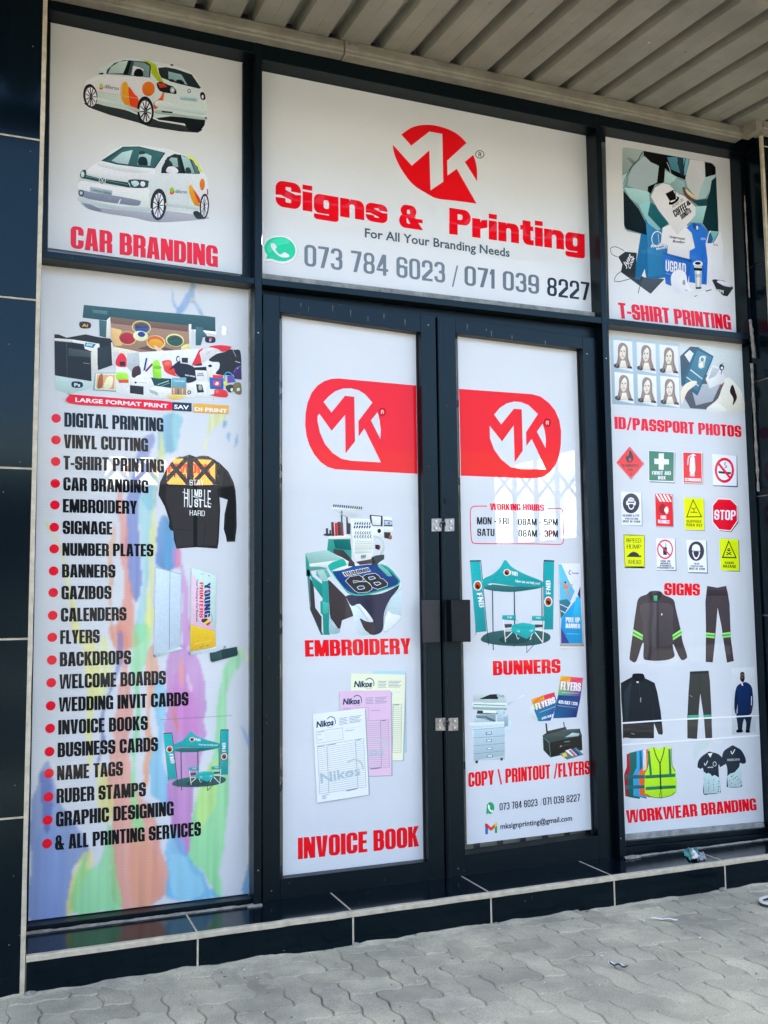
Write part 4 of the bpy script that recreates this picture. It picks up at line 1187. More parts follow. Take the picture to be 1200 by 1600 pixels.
art('garment_picture', p, (950, 340, .166667), '''
q 5 14181c 150,310 80,276 28,285 35,340 90,370
q 5 14181c 130,500 80,540 60,590 100,600 205,575
l 6 14181c 300,640 282,710
p 20262b 95,368 160,320 270,330 260,520 340,560 530,575 400,715 120,510 135,440
p 2c3238 330,560 530,576 402,712 300,630
t c2cad0 "Just" 165,470 225,365 140,430 F 0.02
t c2cad0 "Cook" 205,490 250,380 185,450 F 0.02
p 1b5684 330,50 360,0 470,0 500,40 520,100 560,260 545,560 440,575 360,565 350,520 345,480 300,580 255,575 262,440 300,200 318,90
p 245f8e 360,60 470,20 510,90 540,300 530,540 380,560
l 3 123f66 345,480 370,260 360,140
s c6ced4 430,38 470,45 478,75 440,60
o 7 b4c2ce 462,200,52,70
l 4 b4c2ce 400,270 560,262
t b4c2ce "Roofing" 405,282 545,262 30 F 0.02
t b4c2ce "Masters" 452,305 555,285 24 F 0.02
l 4 b4c2ce 470,150 480,250
p c2cad0 512,95 600,55 700,55 770,90 815,280 760,310 752,250 755,390 560,330 560,260 495,240
p aab4bc 620,75 700,70 690,100 640,105
s c2cad0 630,70 695,70 680,92 645,92
t 20262e "Underground" 578,190 722,212 24 F 0.03 0.3
t 20262e "Bowling" 605,230 722,244 24 F 0.03 0.3
p 1e56a8 735,95 800,45 870,60 940,130 920,210 935,400 925,630 760,605 765,310 815,285 790,150
l 4 133c80 880,320 905,600
p 16407e 790,50 860,70 840,130 800,100
e c6ced4 836,96,10,20
t b8c6d8 "SCPS" 872,208 916,212 20 L
p b3c2c6 915,245 950,125 965,122 955,230 990,240 1050,125 1055,122 1080,260 1075,420 1095,600 1000,640 925,630 935,400
p 5c9294 965,125 1040,130 985,235 955,225
p 1e4a86 945,160 962,135 985,200 970,240 930,240
t 3a444a "SCPS" 988,262 1030,268 18 L
p 1a4c94 512,325 790,395 745,620 590,640 540,620
p 16427f 512,325 790,395 780,420 512,345
t d2dae2 "UGRAD" 540,500 730,530 100 D
l 2 9ab0ce 540,390 730,440
l 2 9ab0ce 540,520 590,535
s c6cdd2 590,560 620,505 680,490 730,530 745,610 770,660 790,690 700,705 640,700 600,650
s b3bcc3 700,680 770,665 790,690 720,702
e 6a747c 712,608,14,26
s 8f9aa2 710,680 730,670 755,686 730,690
p 8a949c 805,415 880,415 878,560 874,660 822,665 815,560
p 0e1216 804,470 884,475 882,500 806,495
p 23282c 820,652 876,650 874,668 824,670
s c9d0d5 802,420 840,404 882,418 880,450 804,445
e 15191c 842,428,28,14
p d2d8dc 830,500 860,500 856,650 836,650
t 2a3036 "SCPS" 822,560 872,562 30 L
p 20262b 975,585 1000,578 1080,590 1160,640 1175,660 1120,738 1080,730 1020,680
s c6ccd2 1020,600 1060,590 1130,620 1160,650 1090,640
t c0c8ce "SCPS" 1020,700 1085,712 30 D
l 7 1c2126 915,690 970,675
l 5 c9cdd2 820,736 915,692
l 5 1c2126 810,740 835,730
''', W3, 'printed apron, jumper, shirts, cap, bag and travel mug')
letter(p, (940, 200, .216667), 'T-SHIRT PRINTING', (130, 1372), (938, 1456), (118, 1258), 'e01434', white='c4ccdc')

# ------------------------------------------------------------ left door: embroidery and invoice book
p = poster('tall white door poster with red logo, EMBROIDERY and INVOICE BOOK', (440.5, 491), (651, 519.5), (664.5, 1345), (442, 1370.5))
K = (430, 480, .2)
a = Art(K, WD)
outer = [(1102, 612)] + Art().smooth([(1102, 612), (800, 588), (490, 556), (400, 568), (310, 625), (255, 720), (236, 850), (238, 950), (262, 1080), (320, 1180), (400, 1250), (490, 1270), (700, 1280), (1112, 1302)], False, 4)[1:]
outer = [(1102, 612), (490, 556), (440, 560), (385, 577), (330, 612), (285, 668), (253, 745), (237, 830), (234, 920), (246, 1010), (268, 1080), (305, 1150), (355, 1210), (410, 1248), (470, 1266), (530, 1270), (1112, 1302)]
hole = [(378, 740), (420, 695), (470, 656), (530, 636), (590, 634), (650, 648), (700, 678), (760, 745), (650, 890), (652, 1010), (697, 948), (826, 1212), (600, 1200), (520, 1185), (450, 1140), (390, 1070), (350, 980), (331, 890), (331, 850), (345, 832), (441, 966), (546, 842), (549, 1143), (624, 1048), (618, 700), (545, 692), (440, 822)]
triK = [(748, 884), (800, 820), (815, 880), (824, 950), (822, 1030)]
cdisc(a, [('+', outer), ('-', hole), ('-', triK)], None, 'f0182c')
a.build('logo', p, 'red half capsule holding the left half of the logo')
art('registered_mark', p, K, 'o 4 f2e4ea 837,818,25,28\nt f2e4ea "R" 828,831 846,832 27 L', WD)
art('machine_picture', p, (470, 780, .141667), '''
p 2a8f8e 50,600 100,710 100,780 130,850 60,850
p 8bbcc0 50,595 290,560 420,640 480,665 95,712
p c4dcdf 92,712 480,665 600,690 200,745 100,750
p 4f8f92 92,745 200,742 300,760 120,790 95,790
p 5aa3a4 170,790 280,760 330,850 240,900 170,840
s e8eef2 340,800 440,760 620,715 760,715 800,740 600,780 420,810
p 2f8f8c 290,560 305,430 380,440 540,400 560,560 560,690 480,650 400,620
p 17686a 360,450 540,420 555,560 500,560 380,540
p 3a3d44 360,545 470,560 540,640 550,700 470,650 360,590
p d2dcdf 300,420 520,395 545,410 540,440 310,440
e 39424a 300,392,52,14
p 3d454c 276,320 302,320 302,388 276,388
p 2e353b 316,340 334,340 334,395 316,395
p 4a3c3e 334,255 362,250 372,405 340,405
p c23440 372,262 402,260 408,405 378,405
p 43464a 402,250 440,248 444,400 410,402
p b83048 440,262 466,258 474,402 444,404
p 3d5a60 440,130 460,130 462,400 448,400
p 3d4a52 500,190 516,190 520,260 550,270 548,385 504,385
p c9dcde 330,92 690,115 690,128 330,104
p 9fb9bc 395,125 520,195 500,200 385,130
p e3edf0 540,215 770,215 800,350 800,560 780,660 600,685 580,560 560,300
p c2d6da 590,430 795,440 790,560 700,570 595,560
p b4cdd2 600,560 790,555 780,590 600,600
l 3 7d9aa0 560,240 770,244
l 3 8fa9ae 600,465 790,470
l 3 8fa9ae 600,485 790,490
p 2a3a40 760,172 902,184 902,298 786,290 764,230
p dfeaf2 778,184 884,192 882,288 790,282
p dce8ec 905,180 918,190 918,300 905,300
p e6eef2 918,190 1002,200 1026,355 918,360
p 47565e 918,228 1006,236 1012,300 918,300
p a4c0e0 924,238 1004,246 1006,284 924,284
e 2c5a9a 972,264,9,14
p e6eef2 918,304 1015,308 1024,352 918,352
p 3c3a3c 918,362 990,366 990,442 920,425
e 8c5e48 990,420,16,26
p dfe9ed 780,305 915,308 915,430 880,420 850,400 800,400
e 1c2a32 865,350,20,24
q 26 9fc0c6 800,405 860,420 910,470 915,540 880,620 840,720
q 4 dfeaee 800,395 870,410 922,460 928,540
p 24303a 820,500 870,505 868,560 822,548
p d8324a 866,510 878,510 878,545 866,545
p 394650 780,640 830,620 920,610 920,660 860,700 830,735 780,720
p 2a3338 770,660 800,640 830,700 790,720
p 5fb0a6 860,710 960,780 1010,850 960,850 850,740
p 49444c 610,690 780,660 790,710 650,725
p 3f4048 540,640 590,700 600,740 520,740
''' + '\n'.join('p 16384a %d,%d %d,%d %d,%d %d,%d' % (355 + i * 23.5, 82 + i * 2.2, 362 + i * 23.5, 55 + i * 2.2, 374 + i * 23.5, 57 + i * 2.2, 366 + i * 23.5, 85 + i * 2.2) for i in range(14))
+ '\n' + '\n'.join('l 2 a4bcc2 %d,%d %d,%d' % (400 + i * 30, 128, 560 + i * 14, 200) for i in range(9))
+ '\n' + '\n'.join('s 1c4a58 %d,%d %d,%d %d,%d %d,%d' % (590 + i * 27, 278, 598 + i * 27, 256, 612 + i * 26, 256, 602 + i * 27, 280) for i in range(7))
+ '\n' + '\n'.join('s 1c4a58 %d,%d %d,%d %d,%d %d,%d' % (582 + i * 28, 318, 590 + i * 28, 294, 604 + i * 28, 294, 594 + i * 28, 320) for i in range(7))
+ '\n' + '\n'.join('l 7 2c5660 %d,%d %d,%d %d,%d' % (612 + i * 26, 354, 600 + i * 26, 372, 616 + i * 26, 388) for i in range(7))
+ '\n' + '\n'.join('l 7 2c5660 %d,%d %d,%d %d,%d' % (604 + i * 29, 396, 590 + i * 29, 412, 606 + i * 29, 430) for i in range(7))
+ '\nt 44606a "SWF" 665,655 718,652 40 D', WD, 'white embroidery machine head with thread cones')
art('jersey_picture', p, (470, 890, .141667), '''
p 3e7c80 65,0 100,0 105,400 120,460 250,720 222,720 100,440
p 38363c 100,90 140,150 160,420 230,520 230,720 110,450 105,340
p 1f8a88 100,50 250,170 250,330 140,180
p 208e8e 232,130 300,120 310,330 320,720 250,720 240,500 218,480 215,350 240,340
p 3fa8a4 240,350 310,370 300,480 250,490
p 8fc0c2 180,20 250,0 300,110 230,130
p 38363e 300,110 330,130 500,300 585,510 455,560 430,680 320,520
q 6 2f3238 340,440 440,260
q 6 2f3238 470,290 560,460
s 8fb8c8 318,500 350,600 400,650 435,650 420,700 340,710 312,690
q 3 2e4a66 322,520 360,600 410,660
s 262c4a 500,290 700,280 900,260 1090,170 1060,230 980,330 920,480 905,660 840,715 760,712 690,640 650,540 560,420
p 222840 700,310 820,310 820,600 720,590
p 36343c 650,545 800,560 820,700 760,715 690,640
s b9d6e8 500,310 560,400 640,380 720,450 800,570 720,570 650,540 680,640 760,716 640,716 600,600 560,440
p dfeaf2 640,375 660,385 798,562 780,572 700,480
q 3 2e4a78 555,400 625,405 680,470 745,565
s a9cadc 1100,150 1112,200 1110,520 1060,590 960,680 920,690 910,640 930,480 980,330 1060,240
q 3 2e4a78 1110,210 1010,290 960,380 925,520
s c8dee8 1105,520 1010,490 960,460 930,560 920,680 1000,640
s 1f9c94 310,-10 330,-70 400,-100 480,-110 560,0 900,-60 1075,90 1090,150 1040,190 800,265 640,290 540,270 480,220
s 1a3f80 350,20 450,-10 600,-40 880,-50 1060,100 1070,150 1020,180 780,248 640,270 560,255 480,200
s 1c4f96 480,-10 700,-30 820,60 700,140 560,120 460,60
s e6eef2 340,15 420,-20 520,-50 600,-60 560,-30 430,10
q 5 58c8bc 340,25 440,160 530,250 640,282 800,262 1030,190 1085,150
t d6dce2 "RUDAMS" 488,78 775,20 455,30 H
t 20242a "RUDAMS" 496,70 768,14 468,36 D
''', WD, 'blue jersey in a hoop with the number 68')
K8 = (470, 890, .141667)
a = Art(K8, WD, start=60)
six = [('+', [(495, 125), (540, 80), (640, 62), (680, 85), (690, 110), (665, 128), (610, 120), (575, 120), (580, 150), (640, 135), (730, 135), (780, 180), (785, 215), (740, 245), (640, 255), (600, 235), (530, 165)]), ('-', [(620, 195), (650, 180), (690, 180), (705, 205), (660, 220), (635, 215)])]
eig = [('+', [(682, 80), (720, 55), (820, 42), (860, 70), (880, 100), (910, 105), (955, 150), (950, 180), (850, 215), (790, 195), (760, 150), (720, 125)]), ('-', [(745, 85), (800, 75), (825, 95), (775, 112), (755, 105)]), ('-', [(805, 145), (860, 135), (885, 155), (840, 175), (820, 165)])]
for G in (six, eig):
    a.line(G[0][1], 8, 'e6ecf0', True)
    cdisc(a, G, None, '2a2e34')
    for k, q in G[1:]: a.line(q, 5, 'e6ecf0', True)
a.build('number', p, 'black number 68 with white outline')
letter(p, (430, 770, .2), 'EMBROIDERY', (235, 1281), (1062, 1259), (231, 1152), RED, white=WD)
KI = (430, 1030, .21878)
def invoice(x0, y0, x1, y1, x2, y2, x3, y3, colr, label, lines=True, wm=True, start=4):
    "tl, tr, br, bl in the close-up"
    A = Art(KI, WD, start=start)
    def uv(u, v):
        return (x0 * (1 - u) * (1 - v) + x1 * u * (1 - v) + x2 * u * v + x3 * (1 - u) * v, y0 * (1 - u) * (1 - v) + y1 * u * (1 - v) + y2 * u * v + y3 * (1 - u) * v)
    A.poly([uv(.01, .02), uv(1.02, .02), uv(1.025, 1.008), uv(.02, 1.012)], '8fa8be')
    A.poly([uv(0, 0), uv(1, 0), uv(1, 1), uv(0, 1)], colr)
    A.text('Nikos', uv(.055, .155), uv(.40, .15), uv(.045, .09), '0f3a5e', 'F', .045, .25)
    A.line(Art().smooth([uv(.27, .075), uv(.33, .052), uv(.40, .068), uv(.425, .11), uv(.42, .14)], False), 6, '1f5a80')
    A.line([uv(.33 + .09 * math.cos(t), .125 + .05 * math.sin(t)) for t in [k * .5 for k in range(0, 8)]], 2, '5a8aa8')
    for i in range(5):
        A.line([uv(.50, .085 + i * .017), uv(.50 + .16 - .02 * (i % 2), .083 + i * .017)], 3.2, '6f8ca4')
        A.line([uv(.69, .081 + i * .017), uv(.69 + .24 - .03 * (i % 3), .078 + i * .017)], 3.2, '6f8ca4')
    A.line([uv(.055, .20), uv(.56, .195), uv(.56, .325), uv(.055, .335)], 2.5, '8aa4b8', True)
    A.line([uv(.075, .212), uv(.20, .210)], 3, '6f8ca4'); A.line([uv(.075, .24), uv(.14, .238)], 3, '6f8ca4'); A.line([uv(.075, .30), uv(.16, .298)], 3, '6f8ca4')
    for i in range(4): A.line([uv(.2, .235 + i * .024), uv(.54, .231 + i * .024)], 1.2, 'a4bccc')
    A.line([uv(.60, .21), uv(.92, .205)], 1.6, 'a4bccc'); A.line([uv(.60, .235), uv(.78, .232)], 3, '6f8ca4')
    A.line([uv(.06, .365), uv(.95, .345), uv(.96, .905), uv(.055, .905)], 2.2, '7894a8', True)
    if lines:
        for i in range(22): A.line([uv(.055, .395 + i * .0232), uv(.955, .378 + i * .0240)], 2.0, '8aa4b4')
    A.line([uv(.24, .36), uv(.235, .905)], 2.4, '6a879c'); A.line([uv(.79, .35), uv(.80, .90)], 2.4, '6a879c')
    A.line([uv(.06, .375), uv(.20, .372)], 4, '5a7890'); A.line([uv(.26, .370), uv(.42, .366)], 4, '5a7890'); A.line([uv(.81, .357), uv(.90, .354)], 4, '5a7890')
    if wm:
        A.text('Nikos', uv(.09, .79), uv(.86, .755), uv(.08, .68), '9dbdd0', 'F', .02, .0)
        A.line(Art().smooth([uv(.62, .60), uv(.75, .57), uv(.88, .62), uv(.92, .70)], False), 12, 'a9c6d6')
    A.line([uv(.57, .918), uv(.79, .908)], 5, '47647c')
    A.line([uv(.10, .93), uv(.24, .925)], 2.5, '7894a8')
    for i in range(3): A.line([uv(.10, .943 + i * .012), uv(.18, .941 + i * .012)], 2.5, '7894a8')
    A.build('invoice_picture', p, label)
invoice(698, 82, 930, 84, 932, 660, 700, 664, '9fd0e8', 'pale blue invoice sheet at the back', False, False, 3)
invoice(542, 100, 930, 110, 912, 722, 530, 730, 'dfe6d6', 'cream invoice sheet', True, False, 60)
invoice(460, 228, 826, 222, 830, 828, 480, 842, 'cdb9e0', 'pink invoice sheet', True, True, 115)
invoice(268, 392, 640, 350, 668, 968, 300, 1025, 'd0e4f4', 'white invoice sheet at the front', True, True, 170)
letter(p, KI, 'INVOICE BOOK', (163, 1430), (1028, 1336), (162, 1277), RED, white=WD)

# ------------------------------------------------------------ right door: hours, banners, copying
p = poster('tall white door poster with red logo, working hours, BUNNERS and copying', (715, 525.5), (902, 543), (928, 1295.5), (729.5, 1319.5))
K = (700, 510, .21878)
a = Art(K, WD)
outer = [(78, 446), (600, 484), (660, 500), (720, 545), (765, 600), (795, 670), (808, 750), (806, 840), (795, 920), (770, 985), (735, 1035), (690, 1070), (640, 1082), (560, 1085), (92, 1066)]
hole = [(330, 630), (370, 582), (420, 550), (470, 537), (520, 540), (575, 562), (642, 626), (557, 756), (559, 854), (598, 804), (700, 1022), (520, 1018), (450, 1006), (380, 950), (330, 880), (300, 800), (298, 710), (386, 822), (469, 708), (476, 972), (534, 888), (527, 592), (470, 588), (380, 700)]
triK = [(635, 752), (676, 694), (692, 750), (699, 810), (697, 868)]
cdisc(a, [('+', outer), ('-', hole), ('-', triK)], None, 'e8061e')
a.build('logo', p, 'red half capsule holding the right half of the logo')
art('registered_mark', p, K, 'o 4 f2e4ea 709,688,22,26\nt f2e4ea "R" 700,700 718,701 25 L', WD)
art('hours_frame', p, K, '''
q 6 d0244e 278,1284 200,1284 172,1292 160,1320 160,1400 165,1500 172,1535 200,1550 400,1552 600,1553 780,1557 815,1550 826,1520 824,1400 820,1330 812,1306 790,1300 712,1300
''', WD)
letter(p, K, 'WORKING HOURS', (302, 1312), (686, 1318), (300, 1264), 'e01838', 'H', WD)
letter(p, K, 'MON - FRI', (207, 1414), (434, 1416), (207, 1362), '1c2a38', 'D', WD)
letter(p, K, '08AM - 5PM', (500, 1420), (784, 1422), (500, 1372), '1c2a38', 'D', WD)
letter(p, K, 'SATU', (209, 1496), (332, 1498), (209, 1444), '1c2a38', 'D', WD)
letter(p, K, '08AM - 3PM', (503, 1502), (786, 1506), (503, 1452), '1c2a38', 'D', WD)
GAZ = '''
s 2b5a60 256,750 300,700 420,675 560,668 720,680 796,712 780,760 660,792 480,796 330,780
s 20484e 400,740 520,700 640,720 600,770 440,775
p 1fa0ae 170,130 250,128 302,682 218,692
p 24323c 170,128 255,126 258,136 172,138
q 5 1c2a34 256,130 290,500 318,790
l 4 3a5560 216,640 218,712
p 1b97a6 748,128 830,130 822,668 748,668
p 24323c 748,124 830,128 830,138 748,136
q 4 1c2a34 748,140 742,500 742,760
p 32566a 342,340 352,340 358,830 350,830
p 32566a 512,340 522,340 526,640 516,640
p 32566a 728,300 736,300 736,560 730,560
s 1f8c94 276,300 320,318 500,345 730,300 735,340 520,374 360,366 276,345
p 27666e 276,345 345,315 500,330 735,340 520,375 360,368
s 1fa0ac 448,124 500,180 600,235 736,292 738,336 520,330 340,306 274,336 276,275 350,235 410,180
l 2 15808c 274,276 400,240 736,292
l 2 15808c 448,130 345,310
e e6ece8 460,222,27,28
e a84a24 460,222,20,22
s 2a1c14 448,215 470,228 465,240 446,232
t e6f2f2 "FNB" 484,240 545,252 32 D
t e6f2f2 "How can we help you?" 528,298 720,318 20 F 0.02
e e8eeee 232,325,33,40
e a84a24 232,325,25,32
s 2a1c14 222,315 246,332 238,350 220,338
t e6f2f2 "FNB" 224,384 248,498 264,380 D
e e8eeee 784,450,32,40
e a84a24 784,450,24,32
s 2a1c14 772,440 800,452 792,472 774,462
t e6f2f2 "FNB" 802,392 800,284 766,392 D
p 1f9aa6 424,556 530,556 530,598 424,590
p 1f9aa6 656,562 756,562 756,600 656,598
t dff0f0 "FNB" 464,582 500,582 16 L
t dff0f0 "FNB" 688,586 722,586 16 L
p 3a464e 440,626 500,624 500,650 446,656
p 3a464e 680,628 740,630 736,650 680,654
l 7 d2dee2 432,590 450,766
l 7 d2dee2 750,600 740,775
l 7 d2dee2 440,680 500,678
l 7 d2dee2 450,740 500,690
l 7 d2dee2 680,690 740,770
l 7 d2dee2 670,670 745,672
l 5 9fb4ba 530,590 550,608
l 5 9fb4ba 656,598 636,612
p 1fa4b0 494,640 580,614 680,632 682,690 615,742 498,690
p 178c98 494,640 580,614 680,632 612,652
s 1fa4b0 500,640 580,616 678,634 612,662
t dff0f0 "FNB" 540,688 562,690 14 L
t dff0f0 "FNB" 640,688 664,682 14 L
l 5 2c444c 512,690 514,800 560,760
l 5 2c444c 614,742 616,848 668,790 668,700
q 4 d2dee2 530,700 545,742 556,730
q 4 d2dee2 660,700 640,745 652,735
'''
art('gazebo_picture', p, (700, 850, .2), GAZ, WD, 'teal branded gazebo with flags, table and chairs')
art('banner_picture', p, (700, 850, .2), '''
p b4bcc4 855,142 1040,146 1064,800 875,800
p cfdcea 864,150 1034,152 1052,776 882,776
p 57b4e4 864,156 885,156 945,290 990,370 960,440 920,500 885,610 878,500
p 2f6e88 870,440 930,430 960,460 900,560 880,580
l 5 d8eef4 875,470 940,500
l 5 d8eef4 880,520 920,540
p 1f96dc 1034,390 1052,776 945,776 882,650 884,610 900,560
p 2bb0ec 1000,420 1034,395 1046,620 960,600
p 3c3a86 1034,330 1036,430 1012,395
p 3a3f8c 882,650 948,776 884,776
e 3a2c28 916,300,7,10
s c08a6e 905,312 930,312 936,345 910,350
l 6 c08a6e 868,298 905,316
l 6 c08a6e 930,316 975,320
l 7 c08a6e 918,345 940,420
l 7 c08a6e 930,345 948,400
q 5 1d3a6a 962,208 948,212 946,232 962,238
t 24407c "Concept" 968,232 1022,234 14 F 0.02
t f2f8fc "PULL UP" 920,612 1030,614 40 H
t f2f8fc "BANNER" 920,656 1032,660 36 H
l 2 9fd4f0 930,700 1030,704
p 8f9aa2 872,778 1064,776 1062,800 876,800
p c4ced6 872,800 1062,802 1050,815 876,826
''', WD, 'pull up banner with a jumping swimmer')
letter(p, (700, 850, .2), 'BUNNERS', (352, 1027), (880, 1008), (350, 914), RED, white=WD)
art('copier_picture', p, (700, 1040, .2), '''
p b4cfe0 440,300 590,226 602,232 470,312
p a9c4ce 195,228 240,220 455,235 455,290 195,280
p 1e2a2e 240,262 330,225 395,222 390,262
p 8fb0b8 380,222 440,230 440,250 385,246
s 9fc0cc 270,285 320,262 375,288 320,300
p c6dce6 190,290 460,292 462,330 192,322
p 7fa8a8 190,322 462,330 455,350 195,342
p 5f8c94 200,300 450,310 450,316 200,308
p 2e3a40 230,350 440,360 440,380 225,376
p e4eef4 272,350 382,354 382,372 275,370
p 7c9aa6 220,385 372,372 372,440 215,405
p 4a6874 226,396 300,396 370,428 368,440 330,432 290,405 228,410
p a4c4d8 385,345 436,345 436,440 385,440
p 9fc0d4 205,410 380,440 436,400 470,380 470,440 205,445
p b2d0e2 188,445 440,452 492,420 492,520 444,516 444,735 200,742 188,500
p 9cbcd2 200,500 442,484 444,700 202,742
p c0daea 160,452 200,446 440,436 440,470 190,490
p 86a8bc 440,400 470,400 470,470 440,480
l 2.5 5c7c94 192,500 444,482
l 2.5 5c7c94 196,566 444,548
l 2.5 5c7c94 198,628 444,606
l 2.5 5c7c94 200,690 444,665
p 5c7c94 296,520 342,516 342,538 296,542
p c6dcea 304,524 336,520 336,532 304,536
p 5c7c94 300,578 344,574 344,594 300,598
p c6dcea 306,582 338,578 338,590 306,594
p 5c7c94 302,642 348,636 348,656 302,660
p c6dcea 308,644 342,640 342,652 308,656
p 5c7c94 304,698 350,694 350,714 304,718
p c6dcea 310,702 344,698 344,710 310,714
p 2c3c48 212,742 236,740 232,764 216,764
p 2c3c48 408,722 430,720 426,742 410,742
''', WD, 'tall pale blue office copier')
art('flyer_picture', p, (700, 1040, .2), '''
s c0d4e4 640,330 700,300 740,430 690,430 640,400
p f0a020|e8502c|c02c60|2c4c9c|1c6c9c|20b4a0|60c060 650,265 740,235 830,208 856,300 800,430 705,436 675,330
p 2a6c9c|2a5c9c|2050a0|1c78a0 672,345 850,275 800,430 706,434
p f2b020|e8702c 650,265 745,232 755,260 662,300
p e8503c|c83058 745,232 830,208 838,240 755,262
t f4f6f6 "FLYERS" 690,348 842,290 680,300 H
l 2 d8f0e8 715,366 840,320
t f4f6f6 "4X5 |5X7" 730,424 820,396 18 H
p f2a820|f06050|d03070|2c3c98|183c80|1c4c90|1c84a0|38b080 880,80 960,88 1056,96 1036,250 1004,404 920,408 820,412 858,230
p f2c030|f08c30 882,80 960,87 955,125 876,122
p f06c50|d83c70 960,87 1056,96 1050,140 955,130
p 1c4080|2a3c80|183470|1c5c90 862,230 1030,240 1002,400 822,410
t f4f6f6 "FLYERS" 878,188 1036,202 884,122 H
l 2 d8e8f0 890,210 1020,218
t f4f6f6 "4X5 |5X7 | 3X8" 862,295 1012,312 26 H
l 2 a8c0e0 856,312 1005,330
''', WD, 'two colourful flyers')
art('printer_picture', p, (700, 1040, .2), '''
p 16262a 760,450 772,452 782,530 768,530
p 16262a 900,440 908,440 912,480 904,480
p 22363a 775,512 920,478 930,505 785,545
p 1a2a2e 740,545 760,530 900,500 1030,495 1045,545 1050,660 930,690 800,718 745,660
p 2f454a 745,545 900,500 1030,510 1048,545 790,602
p 3c5258 900,500 1035,492 1010,512 880,520
p 101a1e 790,604 1045,548 1050,640 985,650 805,716
l 4 4c8088 745,560 790,602 802,716
p 9cc0d0 915,560 970,525 1026,530 1020,550
p 283a40 860,635 950,610 945,618 862,642
e 7a9aa0 882,630,6,6
e 4a6a70 930,594,26,6,-8
p 4a7a84 870,690 1000,640 1060,696 930,735
p e8b840 890,690 920,680 935,710 905,716
p d8dce0 915,665 960,650 1010,700 970,708
p b03c60 940,662 955,656 1000,702 985,706
p 3c5cae 960,655 985,646 1040,695 1010,700
p 223038 975,650 985,646 1030,698 1022,700
''', WD, 'black desktop printer with a colour print')
letter(p, (700, 1040, .2), 'COPY \\ PRINTOUT /FLYERS', (160, 950), (1112, 848), (158, 836), RED, white=WD)
art('phone_icon', p, (700, 1040, .2), '''
q 2 9aa6b8 296,1172 310,1160 340,1160
s 16a06c 300,1158 302,1110 305,1085 328,1066 352,1078 362,1105 355,1140 332,1158 315,1154
s e8f2f0 312,1092 320,1086 328,1104 326,1114 340,1132 350,1128 354,1140 340,1146 324,1134 314,1114
''', WD)
letter(p, (700, 1040, .2), '073 784 6023', (404, 1132), (700, 1096), (402, 1076), '1c2c3e', 'M', WD)
letter(p, (700, 1040, .2), '/', (718, 1092), (736, 1090), (718, 1042), '8c9cac', 'L', WD)
letter(p, (700, 1040, .2), '071 039 8227', (744, 1091), (1032, 1058), (742, 1034), '1c2c3e', 'M', WD)
art('mail_icon', p, (700, 1040, .2), '''
p 2a6cc0 290,1240 312,1252 312,1318 292,1318
p d8402c 290,1240 300,1232 338,1262 376,1226 384,1232 384,1246 338,1292 290,1256
p 2a9c58 364,1262 384,1246 384,1308 366,1308
p f0b82c 366,1238 378,1226 384,1232 384,1250 366,1264
p b02c2c 290,1236 300,1232 312,1242 312,1272 290,1256
''', WD)
letter(p, (700, 1040, .2), 'mksignprinting@gmail.com', (410, 1278), (970, 1210), (408, 1236), '22303e', 'F', WD, bold=.02)

# ------------------------------------------------------------ right window: photos, signs, workwear
p = poster('white window poster with passport photos, safety signs and workwear', (951, 515.5), (1159, 537), (1193.5, 1284), (975, 1305))
WR = 'b8ccdc'
K = (940, 510, .216667)
art('photo_strip', p, K, 'p 8fb0c4 62,72 555,122 572,590 76,560', WR)
POR = '''
p c6dae6 0,0 136,14 142,232 6,200
s 8a8280 66,22 92,34 104,66 106,120 122,180 120,200 30,200 22,180 34,120 34,60 46,30
p 3c4048 4,178 34,166 50,200 30,206 6,198
p 3c4048 110,180 134,196 138,210 100,206
p dccdc8 56,150 86,150 98,202 44,200
s dfd0ca 66,38 88,56 90,98 82,130 66,144 52,128 44,98 48,56
q 3 5a4a48 52,82 60,80 64,82
q 3 5a4a48 72,82 80,80 86,83
e 40363a 57,86,4,3
e 40363a 80,87,4,3
q 2 b08a84 68,88 66,106 72,108
q 3.5 b0605c 58,120 68,117 78,121
s 7c7472 66,22 88,34 70,44 52,70 44,110 30,190 22,180 34,120 34,60 46,30
s 7c7472 72,24 96,40 106,70 108,130 124,182 112,190 96,130 92,80 86,50
'''
for r, c, x, y in ((0, 0, 84, 96), (0, 1, 252, 112), (0, 2, 416, 130), (1, 0, 92, 328), (1, 1, 258, 344), (1, 2, 422, 356)):
    art('portrait_photo', p, (940 + x * .216667, 510 + y * .216667, .216667), POR, WR, start=14)  # hair ink is greyed to carry the haze of a reflection
